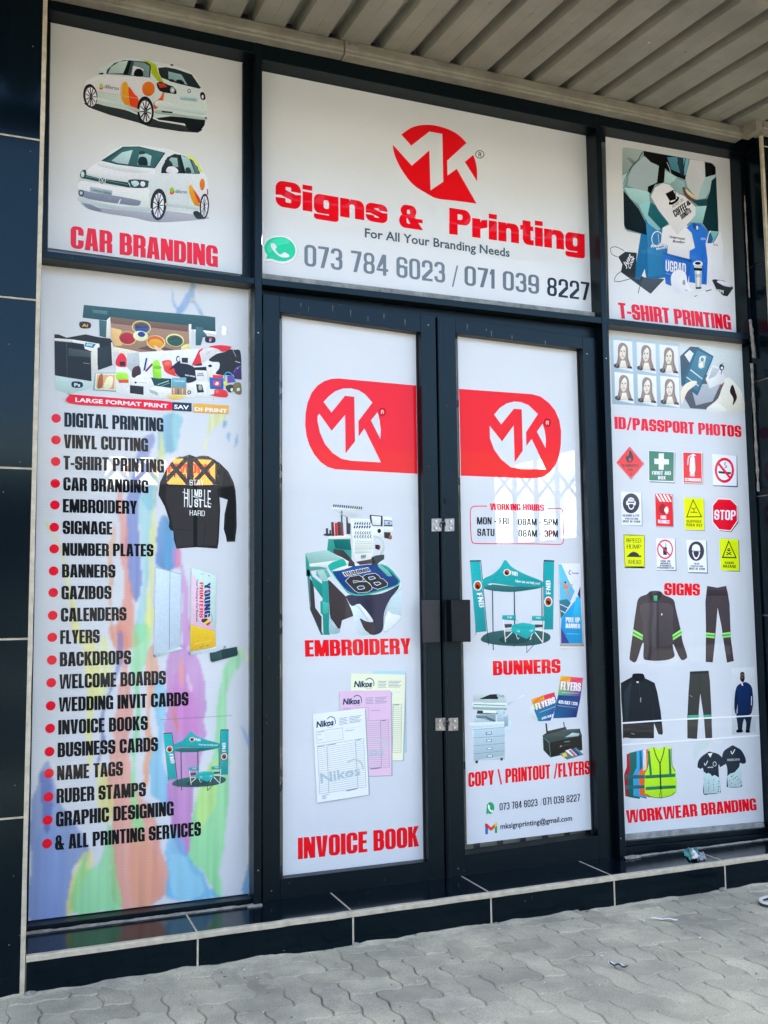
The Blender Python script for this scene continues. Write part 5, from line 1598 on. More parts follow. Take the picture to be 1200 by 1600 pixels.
art('hand_picture', p, K, '''
p a9c0cc 560,118 1008,178 1030,622 575,592
p 3c5468 566,215 640,145 705,150 700,240 640,330 575,430
p c4d4e0 598,205 635,170 670,200 640,270
p 46505e 580,420 690,300 860,420 900,500 780,600 640,590 600,520
p 8ea0b0 640,420 860,410 800,540 680,570
p 2e5c78 680,160 710,158 808,215 800,240 700,480 690,500 650,470 572,400
p 3c7490 692,170 795,222 692,470 600,400
p 8fb0c0 735,210 755,215 740,300 700,300 698,250 715,235
e c8d8d0 726,238,22,26
e 5a8ca0 726,238,12,16
e c8d8d0 716,282,18,22
l 7 b8ccd0 640,312 728,380
l 6 b8ccd0 612,365 700,430
p c4d4e0 750,380 800,280 850,300 900,380 885,400 780,448
p 9fb2be 800,290 850,308 820,360 770,380
e 2c3440 866,296,18,22
e e0e6ea 868,300,9,11
l 5 2c3440 866,320 862,345
l 3 4a5560 850,280 880,264
s e0c8c0 572,470 600,420 650,395 684,395 680,420 620,470 590,540 576,560
s e6d4d0 760,605 840,520 880,400 920,370 980,430 1010,480 1020,620
p 5c5450 850,430 888,400 870,440 850,490
s 241c24 944,420 925,470 950,520 945,570 975,520 968,480
s f0dcd8 770,600 840,560 900,610
l 3 4a5560 720,560 732,590
l 3 4a5560 775,550 790,570
''', WR, 'hands holding a passport and identity card')
letter(p, K, 'ID/PASSPORT PHOTOS', (95, 738), (1010, 800), (92, 650), 'e00c30', white=WR)
K = (950, 690, .191667)
WS = 'bccede'
def sign_icon(dsl, label): art('safety_sign', p, K, dsl, WS, label, start=5)
SH = '8a9cac'
sign_icon('''
p 8a9cac 185,48 298,182 192,314 78,176
p e8404c 175,40 292,180 186,308 68,172
q 2 f0a0a8 175,56 278,180 186,292 84,172
s 3c4446 178,68 200,105 208,140 190,168 160,168 146,140 152,110 166,120
s e8404c 180,130 190,150 178,162 168,150
t 3c4446 "FLAMMABLE" 112,206 248,204 22 D
t 3c4446 "GAS" 162,238 200,238 18 D
t 3c4446 "2" 182,280 192,280 20 D
''', 'red diamond flammable gas sign')
sign_icon('''
p 6f8488 338,84 550,92 546,342 338,332
p e4ecf0 330,72 542,82 542,332 332,322
p 3f7a68 334,76 537,87 535,322 336,316
p e8f0f4 413,96 455,96 455,142 497,144 497,186 455,186 453,230 413,228 413,184 378,182 378,138 413,140
t e8f0f4 "FIRST AID" 360,270 512,272 30 D
t e8f0f4 "BOX" 408,308 470,309 28 D
''', 'green first aid box sign with white cross')
sign_icon('''
p 8a8c98 614,90 776,96 776,350 618,346
p f0d4d8 608,84 766,90 770,342 612,338
p e8303c 613,89 761,95 765,337 617,333
s eef2f4 668,250 668,160 672,132 690,122 706,132 708,160 708,250
p eef2f4 680,104 712,104 700,124 682,124
q 7 eef2f4 678,112 656,130 650,190
l 4 eef2f4 690,98 716,116
t f4e8ec "FIRE" 668,282 708,284 24 H
t f4e8ec "EXTINGUISHER" 626,322 758,326 26 H
''', 'red fire extinguisher sign')
sign_icon('''
p 2c3e4c 856,362 1058,372 1052,116 1046,116 860,120
p dce8f0 848,100 1048,118 1050,362 856,356
p 20282c 900,240 1002,250 1002,266 902,258
q 5 20282c 950,215 968,205 950,185 960,168
o 18 d81838 949,234,70,92
l 18 d81838 900,178 996,296
''', 'no smoking sign with red ring')
sign_icon('''
p 7c8c98 112,684 282,690 276,420 270,420 276,684
p d6e4ee 106,406 272,418 276,680 112,676
e 3f4450 188,503,68,82
s dfe8ee 160,490 165,465 188,455 212,468 216,500 210,540 190,556 168,540
s dfe8ee 150,485 166,488 168,515 150,515
s dfe8ee 212,488 226,488 226,515 212,515
p 3f4450 162,488 214,490 214,500 162,498
s 3f4450 172,512 206,512 200,540 178,540
s 9aa8b4 162,480 188,464 214,482 214,490 188,474
t 3c444e "HEARING & EYE" 120,612 256,612 18 D
t 3c444e "PROTECTION" 140,636 246,638 16 D
t 3c444e "MUST BE WORN" 122,658 262,662 18 D
''', 'hearing and eye protection sign')
sign_icon('''
p 8a8c98 392,698 536,698 532,430 528,430 530,690 392,692
p e8303c 384,424 524,428 532,690 392,688
p f0dce0 388,428 402,428 440,490 422,488
p f0dce0 416,430 432,430 468,492 450,490
p f0dce0 446,430 462,430 496,492 478,490
p f0dce0 474,432 490,432 520,490 506,490
p f0dce0 504,432 518,432 521,450
s 8c3038 415,540 440,505 462,520 455,560 470,590 430,580
s f0dce0 458,560 475,530 490,540 492,570 478,590
t f4e8ec "FIRE" 430,630 476,632 28 H
t f4e8ec "BLANKET" 408,664 502,670 28 H
''', 'red fire blanket sign')
sign_icon('''
p 7c8c98 628,724 790,730 784,466 780,466 786,722 630,720
p c8e014 618,458 780,464 784,722 628,716
c 7 4c5020 694,476 762,612 642,614
q 5 4c5020 676,540 700,548 716,535
q 5 4c5020 690,545 704,565 690,580
l 5 4c5020 670,575 730,578
t 6a7020 "SLIPPERY" 640,660 762,664 22 D
t 6a7020 "WHEN WET" 636,690 770,696 24 D
''', 'yellow slippery when wet sign')
sign_icon('''
p 4c3440 902,476 1010,476 1060,530 1064,660 1004,738 912,728 862,670
p f0dce4 896,462 1000,466 1056,520 1058,650 1000,732 904,722 850,660 848,520
p e00c2c 898,470 998,474 1050,524 1052,646 998,724 906,714 857,655 856,523
t f4f4f6 "STOP" 866,636 1040,640 868,556 D
''', 'red octagonal STOP sign')
sign_icon('''
p 54646c 138,1030 300,1034 300,780 292,766 298,1020 288,1028
s 3c4418 140,760 288,764 298,780 300,1010 290,1022 146,1022 136,1006 128,775
s c4e414 142,764 286,768 294,782 296,1008 286,1018 148,1018 140,1004 132,777
t 30343c "SPEED" 150,822 270,824 34 L
t 30343c "HUMP" 154,872 268,874 34 L
s 30343c 172,930 180,910 205,898 235,906 252,930
p 30343c 156,928 272,930 270,942 156,940
t 30343c "AHEAD" 164,996 270,998 32 L
''', 'yellow speed hump ahead sign')
sign_icon('''
p 3c4c5c 398,1048 558,1056 550,790 544,790 548,1046 398,1052
p d2e0ec 392,786 546,792 552,1048 398,1044
p 2c343c 448,860 480,862 480,925 450,922
l 5 2c343c 472,830 472,862
o 10 e0284c 465,878,60,74
l 11 e0284c 420,836 508,930
t 28303c "USE OF" 430,982 510,984 16 D
t 28303c "MOBILE" 428,1000 512,1002 14 D
t 28303c "PHONES" 424,1018 516,1020 14 D
t 28303c "PROHIBITED" 402,1036 538,1038 16 D
''', 'mobile phones prohibited sign')
sign_icon('''
p 3c4c5c 654,1072 814,1076 806,812 800,810 806,1066 656,1066
p d2e0ec 638,800 800,806 808,1068 654,1062
e 3c3c48 720,893,64,80
s e0e8ee 684,885 690,850 716,836 745,850 752,885 746,890 690,888
s e0e8ee 690,895 748,896 740,940 718,960 698,940
s 3c3c48 698,895 740,896 732,935 718,944 704,930
t 28303c "HEAD" 702,1002 744,1003 14 D
t 28303c "PROTECTION" 674,1022 774,1024 14 D
t 28303c "MUST BE WORN" 662,1044 790,1048 18 D
''', 'head protection must be worn sign')
sign_icon('''
p 3c4c5c 924,1056 1076,1060 1068,806 1062,804 1068,1050
p bce014 908,792 1062,798 1070,1054 920,1050
c 8 30341c 984,814 1044,946 934,944
e 30341c 985,882,13,13
e bce014 980,880,3,4
e bce014 990,880,3,4
l 6 30341c 964,900 1006,925
l 6 30341c 1006,900 964,925
t 30341c "TOXIC" 950,998 1026,1000 20 D
t 30341c "HAZARD" 938,1026 1042,1030 22 D
''', 'yellow toxic hazard sign')
K = (950, 890, .208333)
letter(p, K, 'SIGNS', (422, 192), (690, 196), (422, 100), 'e80824', white='c0d6ea')
WW = 'bcd0e4'
art('shirt_picture', p, K, '''
s 36363e 230,215 290,185 320,162 390,162 420,190 490,225 510,300 545,450 560,540 592,640 585,668 545,672 490,560 490,600 498,650 450,676 370,684 300,680 266,662 268,560 255,560 212,688 170,682 162,655 180,520 190,440 210,300
s 3f3f48 240,270 360,250 480,270 485,400 480,560 270,560 262,400
p 303038 362,190 380,190 384,684 366,684
s 2a2a32 320,165 356,176 390,165 400,200 356,250 310,200
p 2f9c74 344,195 370,195 370,236 344,234
e d8dee4 403,336,5,8
p 8ae060 190,448 262,490 258,530 184,492
p 3c9a74 188,464 260,504 258,516 186,478
p 8ae060 550,446 484,490 488,530 556,486
p 3c9a74 552,460 485,503 487,516 554,474
''', WW, 'dark work jacket with green reflective bands')
art('trouser_picture', p, K, '''
p 38363f 744,122 820,135 886,122 900,180 912,260 918,420 922,520 944,686 892,698 870,560 850,420 822,286 815,380 800,560 786,696 732,692 734,520 734,420 730,240
p 2f2d36 740,150 888,150 896,196 736,196
q 3 2c2a32 768,200 772,230 745,250
q 3 2c2a32 866,200 866,230 896,250
p 8ae060 734,472 802,478 798,516 734,508
p 2f9c74 734,484 801,489 800,502 734,496
p 8ae060 854,476 918,468 922,506 858,512
p 2f9c74 855,488 920,481 921,494 857,501
''', WW, 'dark work trousers with green reflective bands')
K = (950, 1040, .208333)
art('shirt_picture', p, K, '''
p 14202a 96,130 180,85 190,60 262,60 280,95 350,130 370,200 395,340 412,500 408,518 378,516 345,430 345,545 112,546 110,400 98,250
s 0e1620 190,62 262,62 270,95 230,120 186,95
p 1c2c38 120,200 180,110 150,400 130,480
l 2 2a3e4c 236,120 240,240
p c6ced6 214,118 230,118 230,130 214,130
p 8f9aa4 242,240 248,240 248,275 242,275
l 2 24343f 340,300 345,420
l 3 c0ccd6 120,543 160,545
l 3 8a98a4 176,508 200,516
''', WW, 'plain black zip neck work top')
art('trouser_picture', p, K, '''
p 30383a 615,44 755,38 765,120 774,300 782,545 730,544 720,400 692,210 684,300 668,550 595,545 594,400 604,200
p 262e30 615,44 755,38 757,56 613,62
l 2 1c2426 688,50 690,210
p 3f9c84 600,374 682,370 680,396 600,400
p 3f9c84 718,370 774,368 775,394 722,396
l 2 90a4a8 612,222 634,236
''', WW, 'grey work trousers with teal knee bands')
art('worker_picture', p, K, '''
p b0c4d4 925,20 1100,10 1110,500 930,520
s 1c2c3a 962,372 985,362 1004,480 985,500 962,494 975,470
s 16263c 975,370 1020,360 1075,372 1072,420 1060,490 1035,500 1036,430 1022,400 1010,440 1004,488 975,480
s 142a58 1000,132 1040,125 1078,160 1086,230 1080,300 1074,360 1020,374 975,370 972,280 962,330 948,330 950,230 965,160
s 12244a 962,170 975,230 966,330 948,330 950,240
s 10244c 1078,170 1088,230 1086,310 1070,320 1066,240
e 3c2a26 1008,92,18,28
s 15120f 990,72 998,50 1018,50 1026,74 1010,62
s 15120f 996,98 1008,106 1022,98 1020,118 1008,124 998,114
e 5c4038 1006,90,8,10
p c8d4e0 998,134 1010,128 1014,150 1004,152
p d0dae4 1074,230 1080,230 1078,298 1072,298
l 3 c0ccd8 1056,372 1070,372
s 3c2a24 950,332 964,334 964,362 954,358
s 3c2a24 1066,312 1084,312 1080,340 1068,338
s 0e1218 964,484 985,478 1012,486 1006,500 966,502
s 0e1218 1034,484 1062,484 1062,502 1036,502
''', WW, 'man standing in a blue work overall')
art('vest_picture', p, K, '''
p 8a2030 140,665 180,650 200,990 130,980 120,820 140,760
p 1f5c5a 160,655 220,640 240,1000 150,985 150,850 165,780
p 2f6c8c 150,820 260,820 260,850 150,850
p 2c94d0 215,640 262,630 290,1000 190,975 188,820 215,760
p 1c5c84 235,640 250,635 262,800 240,810
p f0602c 268,640 305,622 320,990 236,970 230,800 262,760
p c4ccd0 265,640 285,630 290,780 262,790
p 22606c 130,820 280,820 280,845 130,850
p 22606c 130,900 290,895 290,920 130,925
s 9ae028 300,640 345,612 385,625 420,610 470,620 480,740 505,790 510,950 400,990 290,970 276,940 278,800 300,760
l 16 1e6c50 305,640 322,820
l 16 1e6c50 460,625 468,815
l 20 1e6c50 278,835 506,822
l 20 1e6c50 282,922 508,908
q 7 1c3c34 342,616 362,680 390,735
q 7 1c3c34 424,612 412,670 390,735
l 10 182c28 390,735 396,930
q 4 182c28 396,930 388,985 405,988 396,930
q 4 1c3c34 300,640 302,740 280,800
q 4 1c3c34 476,620 480,740 506,795
q 4 1c3c34 280,960 330,985 400,990 470,975 508,945
''', WW, 'row of hi-vis vests with a yellow one in front')
art('shirt_picture', p, K, '''
s 1d2a3a 740,655 760,645 782,650 830,665 872,710 880,745 845,765 830,740 832,820 845,930 838,955 760,965 715,960 720,850 712,770 690,778 672,765 676,720 700,685
p 9fc4d0 716,800 740,790 760,810 800,820 832,830 844,930 840,955 720,962
p 1d2a3a 716,790 830,770 832,840 800,820 780,830 760,800 740,812 720,795
p c8d8dc 748,660 784,655 768,690
q 5 d8e0e6 722,730 730,748 748,714
o 3 d8e0e6 800,738,12,16
t d8e0e6 "SCHOOL" 748,768 790,766 8 D
l 5 e8eef2 674,768 690,778
l 5 e8eef2 846,764 880,745
s 1d2a3a 912,610 935,598 960,610 1000,635 1030,690 1032,730 1000,735 996,720 1000,800 1006,890 990,912 900,912 890,890 895,780 876,720 856,690 870,640
p 9fc4d0 894,830 940,790 980,730 1000,730 1006,890 990,910 900,910
p 1d2a3a 960,740 990,724 985,760 950,800 920,810
q 6 d8e0e6 922,640 932,662 952,628
t 9fb0bc "WILDEKLAWER" 894,716 988,712 16 D
''' + '\n'.join('e 35566c %d,%d,%d,%d,%d' % (720 + (i * 37) % 112, 850 + (i * 53) % 100, 2 + i % 4, 5 - i % 3, i * 40) for i in range(16))
+ '\n' + '\n'.join('e 35566c %d,%d,%d,%d,%d' % (900 + (i * 41) % 96, 820 + (i * 31) % 82, 2 + i % 4, 5 - i % 3, i * 40) for i in range(14)), WW, 'two dark and pale blue sports shirts')
art('tape', p, K, '''
s a8c4d0 640,640 660,580 720,560 760,580 740,620 690,640 660,700 645,690
s b4ccd6 780,550 860,560 840,590 800,580
''', WW, 'translucent tape patch above the sports shirts')
letter(p, K, 'WORKWEAR BRANDING', (142, 1182), (1116, 1084), (134, 1086), 'e80824', white='c0d6ea')
# creases across the sheet
for nm, pts in (('crease', [(957, 1131), (1060, 1124), (1186, 1118)]), ('crease', [(968, 1164), (1060, 1158), (1187, 1149)])):
    a = Art((0, 0, 1), 'bcd0e4', start=90); a.line(pts, 2.0, 'dfe9f4'); a.build(nm, p)
    
# ------------------------------------------------------------ left window banner
JZ = [(200 + x / 6, 680 + y / 6) for x, y in ((372, 300), (430, 225), (480, 205), (600, 192), (620, 215), (700, 190), (745, 195), (860, 262), (840, 465), (560, 468), (380, 462), (356, 440))]
K6 = (40, 980, .3); K5 = (60, 640, .28333); K4 = (60, 410, .28333)
import numpy as np
def painted_sheet(parent, tl, tr, br, bl, blocks, hole, white='c8daf0', cell=0.0048):
    "the banner itself: paper with soft water-colour runs, one colour per point of a fine grid"
    A = Art(white=white, start=0); q = [A.pos(*c) for c in (tl, tr, br, bl)]
    Wd, Hd = (q[1].x - q[0].x + q[2].x - q[3].x) / 2, (q[0].z - q[3].z + q[1].z - q[2].z) / 2
    nx, ny = int(Wd / cell), int(Hd / cell)
    U, V = np.meshgrid(np.linspace(0, 1, nx + 1), np.linspace(0, 1, ny + 1), indexing='ij')
    X = (q[3].x * (1 - U) + q[2].x * U) * (1 - V) + (q[0].x * (1 - U) + q[1].x * U) * V
    Z = (q[3].z * (1 - U) + q[2].z * U) * (1 - V) + (q[0].z * (1 - U) + q[1].z * U) * V
    rs = np.random.RandomState(5)
    def fld(sx, sz, oct_=3):
        "smooth value noise"
        o = np.zeros_like(X); a = 1.0
        for _ in range(oct_):
            gx, gz = max(2, int(Wd / sx) + 2), max(2, int(Hd / sz) + 2)
            g = rs.rand(gx + 1, gz + 1) * 2 - 1; fx, fz = U * (gx - 1), V * (gz - 1)
            ix, iz = fx.astype(int), fz.astype(int); tx, tz = fx - ix, fz - iz
            tx, tz = tx * tx * (3 - 2 * tx), tz * tz * (3 - 2 * tz)
            o += a * ((g[ix, iz] * (1 - tx) + g[ix + 1, iz] * tx) * (1 - tz) + (g[ix, iz + 1] * (1 - tx) + g[ix + 1, iz + 1] * tx) * tz)
            a *= .5; sx /= 2; sz /= 2
        return o
    XX = X + 0.0075 * fld(.05, .09); ZZ = Z + 0.014 * fld(.05, .09)
    base = np.array(A.ink('c8daf0'))
    C = np.ones(X.shape + (3,)) * base * (1 + .02 * fld(.3, .5))[..., None]
    wl = hexrgb(WL)
    for K_, d in blocks:
        A2 = Art(K_, white)
        for ln in d.strip().splitlines():
            t_ = ln.split()
            if t_[0] in 'ql': continue
            n_ = [tuple(map(float, p_.split(','))) for p_ in t_[2:]]
            pts = A2.ell(*n_[0]) if t_[0] == 'e' else A2.smooth(n_)
            P = [A2.pos(*p_) for p_ in pts]; P = [(p_.x, p_.z) for p_ in P]
            x0, x1 = min(p_[0] for p_ in P), max(p_[0] for p_ in P); z0, z1 = min(p_[1] for p_ in P), max(p_[1] for p_ in P)
            m = (XX >= x0) & (XX <= x1) & (ZZ >= z0) & (ZZ <= z1); idx = np.nonzero(m)
            if not len(idx[0]): continue
            xs, zs = XX[idx], ZZ[idx]; c = np.zeros(len(xs), bool); jj = len(P) - 1
            for ii in range(len(P)):
                xi, zi = P[ii]; xj, zj = P[jj]
                if zi != zj: c ^= ((zi > zs) != (zj > zs)) & (xs < (xj - xi) * (zs - zi) / (zj - zi) + xi)
                jj = ii
            raw = hexrgb(t_[1]); ink = np.array([min(.84, p_ * a_ / b_) for a_, b_, p_ in zip(raw, wl, A.paper)])
            t = (zs - z0) / (z1 - z0 + 1e-6)
            fr = (0.80 - .16 * t)[:, None]
            sel = (idx[0][c], idx[1][c]); fr = fr[c]
            C[sel] = C[sel] * (1 - fr) + ink * fr
    st = 1 + .10 * fld(.010, .35, 2) * (np.abs(C - base).max(-1) > .03)
    C = np.clip(C * st[..., None], 0.01, .86)
    for _ in range(1):                       # the inks bleed into one another
        Pd = np.pad(C, ((1, 1), (1, 1), (0, 0)), 'edge')
        C = (Pd[:-2, 1:-1] + Pd[2:, 1:-1] + Pd[1:-1, :-2] + Pd[1:-1, 2:] + 2 * C) / 6
    hp = [A.pos(*c_) for c_ in hole]; hp = [(p_.x, p_.z) for p_ in hp]
    vs = np.stack([X, np.zeros_like(X), Z], -1).reshape(-1, 3)
    fs = []
    for a_ in range(nx):
        for b_ in range(ny):
            cx, cz = (X[a_, b_] + X[a_ + 1, b_ + 1]) / 2, (Z[a_, b_] + Z[a_ + 1, b_ + 1]) / 2
            if abs(cz - 1.54) < .12 and inside((cx, cz), hp): continue
            k_ = a_ * (ny + 1) + b_; fs.append((k_, k_ + ny + 1, k_ + ny + 2, k_ + 1))
    me = bpy.data.meshes.new('sheet'); me.from_pydata(vs.tolist(), [], fs)
    at = me.color_attributes.new('ink', 'FLOAT_COLOR', 'POINT')
    at.data.foreach_set('color', np.concatenate([C.reshape(-1, 3), np.ones((C.shape[0] * C.shape[1], 1))], 1).ravel())
    return obj('sheet', me, M['print_sheet'], parent)
p = empty('window_poster', hit(216, 1440, 'y', 0)); tag(p, 'tall colourful banner listing the printing services with red bullets', 'poster')
painted_sheet(p, (65, 414), (389.5, 451), (389.5, 1396), (43.5, 1439), [
(K4, '''
s 5a9ad8 725,150 740,190 775,240 780,260 745,225 728,185
s 6ea2de 835,105 858,108 850,190 870,240 905,282 880,280 835,230 800,270 765,275 755,260 790,215 820,170
s f0c8a8 830,205 850,200 858,220 838,230
e 5a9ad0 1030,875,7,28
e 5a9ad0 1045,955,6,26
e 5a9ad0 1088,975,7,30
s f0e090 1040,850 950,850 930,960 910,1020 925,1020 950,940
'''),
((60, 640, .28333), '''
s 58a8d4 700,20 790,20 785,120 765,180 745,215 705,225 670,250 650,230 660,160
s 8ccadc 740,20 790,20 770,180 750,200
s 6ab0dc 640,280 660,240 670,300 668,340 655,480 640,560 600,580 570,500 600,400
s 5c78c8 560,180 600,130 640,120 640,180 600,260 580,400 560,520 560,700 570,860 560,1000 540,1060 510,1000 500,860 480,700 500,500 520,330
s f08878 455,400 470,420 490,600 500,740 500,860 520,1000 530,1180 560,1300 450,1300 440,1150 470,1000 470,860 450,700 440,520
s f0a888 400,620 420,700 420,900 410,1100 430,1300 412,1300 400,1100 395,900
s 88c8dc 560,520 600,430 630,520 640,700 620,860 590,1000 600,1200 560,1280 540,1180 565,1000 575,800
s e6dc8c 655,420 672,330 690,220 690,100 700,50 670,160 640,330 640,560 660,700 640,860 620,1000 640,1200 600,1290 590,1100 610,900 620,700 640,500
s 3a7cc8 665,700 700,560 730,640 745,700 752,880 660,872 665,780
s 5ca4dc 700,620 730,600 745,720 735,860 700,860
s b080cc 740,780 770,760 790,860 820,960 840,1050 838,1200 836,1300 790,1300 788,910 752,886
s e088a8 752,790 770,780 780,850 765,880 752,870
s f0d870 50,620 90,690 125,760 150,860 200,1040 215,1200 250,1280 200,1280 185,1080 150,900 120,770 80,690 45,640
'''),
(K6, '''
s e8d878 290,60 330,40 360,120 380,300 350,480 340,700 330,740 310,600 320,300 310,130
s e8e0a0 380,100 420,60 440,200 420,330 380,380 370,250
s f08c7c 440,0 520,0 540,200 560,400 540,600 560,800 640,900 700,1080 745,1400 470,1460 450,1200 440,1000 420,860 440,620 470,470 480,330 500,230 460,120
s 5870bc 490,20 515,60 500,200 440,330 415,500 400,640 380,700 395,500 430,330 470,180
s 74d498 560,0 650,0 640,130 600,330 600,500 570,700 590,900 620,1000 590,1160 560,1000 550,800 560,600 580,400 560,200
s f0946c 640,120 670,95 690,150 700,260 660,400 650,520 660,660 640,800 620,860 625,600 640,400 630,240
s 5cb4e4 690,240 730,330 720,480 720,700 760,900 740,980 700,900 660,860 650,700 690,560 670,420
s a868c4 740,220 790,100 900,150 930,240 945,400 930,560 905,700 880,860 870,1000 850,1200 800,1180 760,1000 730,860 760,720 720,560 730,400
s b884d0 770,280 830,200 880,330 900,500 850,620 800,560 770,420
s f09c84 810,170 830,240 820,320 800,260
s e8886c 760,330 790,480 790,560 765,470
s dfc8ec 852,240 870,290 862,340 848,300
s 74d894 1040,200 1110,110 1130,160 1060,330 1040,480 1060,700 1060,860 1040,1060 1020,1300 1000,1390 940,1300 900,1240 860,1230 850,1200 870,1000 900,860 960,700 980,520 1010,340
s a8e48c 920,760 980,700 990,860 950,1000 900,1060 890,900
s 5c84d0 30,930 70,780 110,700 140,760 170,880 230,1000 300,1100 330,1180 240,1250 220,1500 20,1530 30,1200
s 7498dc 60,1100 140,1050 200,1200 160,1490 60,1500
s 4c6cc0 70,800 110,740 140,860 130,1000 90,1060
s e8d878 240,1280 330,1150 350,1220 290,1350 250,1480 200,1495
s 74d898 260,1300 320,1180 330,1240 400,1200 420,1040 460,1100 470,1300 480,1465 250,1490
s e4d47c 390,700 430,780 440,1000 400,1040 380,900
s f09a88 560,1040 620,1100 680,1150 700,1300 680,1420 560,1440 540,1200
s 4cb0e8 740,1130 790,1060 840,1200 900,1240 960,1350 1000,1395 750,1420 745,1300
s 88ccf0 760,1200 850,1230 930,1340 900,1400 780,1410
s 3c9ce0 1150,1260 1166,1230 1168,1390 1125,1395
s 6c9ce4 1120,500 1160,560 1168,620 1140,560
s b8e8c0 1110,110 1130,90 1168,140 1150,170
q 3 e8f0f0 990,1240 1000,1320 1008,1390
q 4 e88068 750,1150 738,1240 742,1330
'''),
], JZ)
art('printer_picture', p, (75, 465, .133333), '''
p 9cc8d4 80,910 520,1010 500,1060 240,1130 90,1080
p 2f5664 420,85 980,140 1850,215 1960,230 1965,400 1300,330 700,270 405,235
p 4a7484 520,140 700,160 690,200 530,180
p 3a6474 600,260 690,275 680,470 605,450
p 3a6474 1730,340 1820,350 1820,450 1790,560 1730,560
p 3a6474 1790,390 1830,395 1870,460 1800,470
p c8d4da 690,260 730,225 730,470 680,470
p d4dde2 1650,310 1680,310 1680,580 1660,590
p 8a7a70 735,225 1000,260 1650,330 1655,600 1700,640 1400,700 1200,680 900,620 770,570 740,480
p c8b080 740,350 860,380 870,560 780,570 740,480
p e0cc98 1560,560 1650,540 1670,620 1560,650
p 6a5c58 735,225 1000,262 1640,330 1640,400 1000,330 735,300
p 5a4a48 1050,600 1240,540 1500,620 1560,640 1300,640
e d8c070 930,475,106,82,8
e 8a6a48 930,472,98,74,8
e 982844 930,480,88,66,8
e d8cc90 1095,350,112,80,8
e 8a7a58 1095,348,102,70,8
e 2c3c78 1100,352,84,58,8
p 2c50a0 1020,360 1180,350 1175,395 1100,412 1040,395
s 4c4e58 1010,320 1100,290 1180,330 1100,345
e e8e0c0 1085,450,88,60,8
e 2c3c8c 1095,430,44,32,8
e e4d8a0 1265,525,110,82,8
e b06030 1262,520,100,72,8
e e8982c 1262,540,88,56,8
e 8a7c50 1490,505,118,82,8
e d8d0a0 1488,500,108,76,8
e 2a5c58 1488,505,94,64,8
s 3c484c 1410,500 1490,450 1570,500 1490,490
s d8d4d0 770,585 900,600 1200,660 1560,700 1580,740 1300,720 1000,690 760,640
s c2b8ae 1240,560 1400,640 1600,690 1700,740 1600,730 1350,690
p 1f262a 75,430 120,430 220,470 440,430 600,465 730,480 755,520 765,780 600,830 510,640 76,510
p ccd8e0 75,475 280,490 280,525 76,505
p ccd8e0 280,490 450,515 560,535 600,540 606,580 580,590 580,860 515,860 510,630 430,600 420,545 285,525
p 1c242a 76,512 280,525 410,560 420,600 500,630 510,980 80,910
p 2c3c44 210,525 225,528 230,935 215,930
p 384c56 240,590 500,630 500,700 240,680
p 24303a 580,590 740,560 760,790 620,840 585,850
p 2c6ca0 440,525 560,545 530,590 425,570
p 8cc8e8 455,535 530,548 520,575 440,562
p c8d4dc 740,525 755,525 768,780 752,785
l 3 b4bcc4 410,765 485,775
t c0c8d0 "^" 250,635 270,635 14 L
s 3a3030 375,285 490,292 495,355 385,355
t e0b050 "Ai" 398,340 468,345 34 F 0.03
s 0c3044 286,985 396,992 398,1050 288,1050
t d8eef8 "Ps" 308,1038 378,1042 36 F 0.03
s 2c2c44 1850,460 1950,462 1954,525 1852,522
e e05060 1905,485,18,16
e 50c0d0 1900,505,14,10
p 70a0a0 550,880 820,880 815,1105 525,1085
p d8e0dc 560,890 800,890 790,1090 550,1075
p c89c74 572,905 785,905 775,1075 565,1062
s 8a5c3c 600,920 640,900 640,1040 580,1060
s e0d8c0 690,940 760,930 740,1050 650,1060
''', WL, 'large format printer, copier and paint tins', start=46)
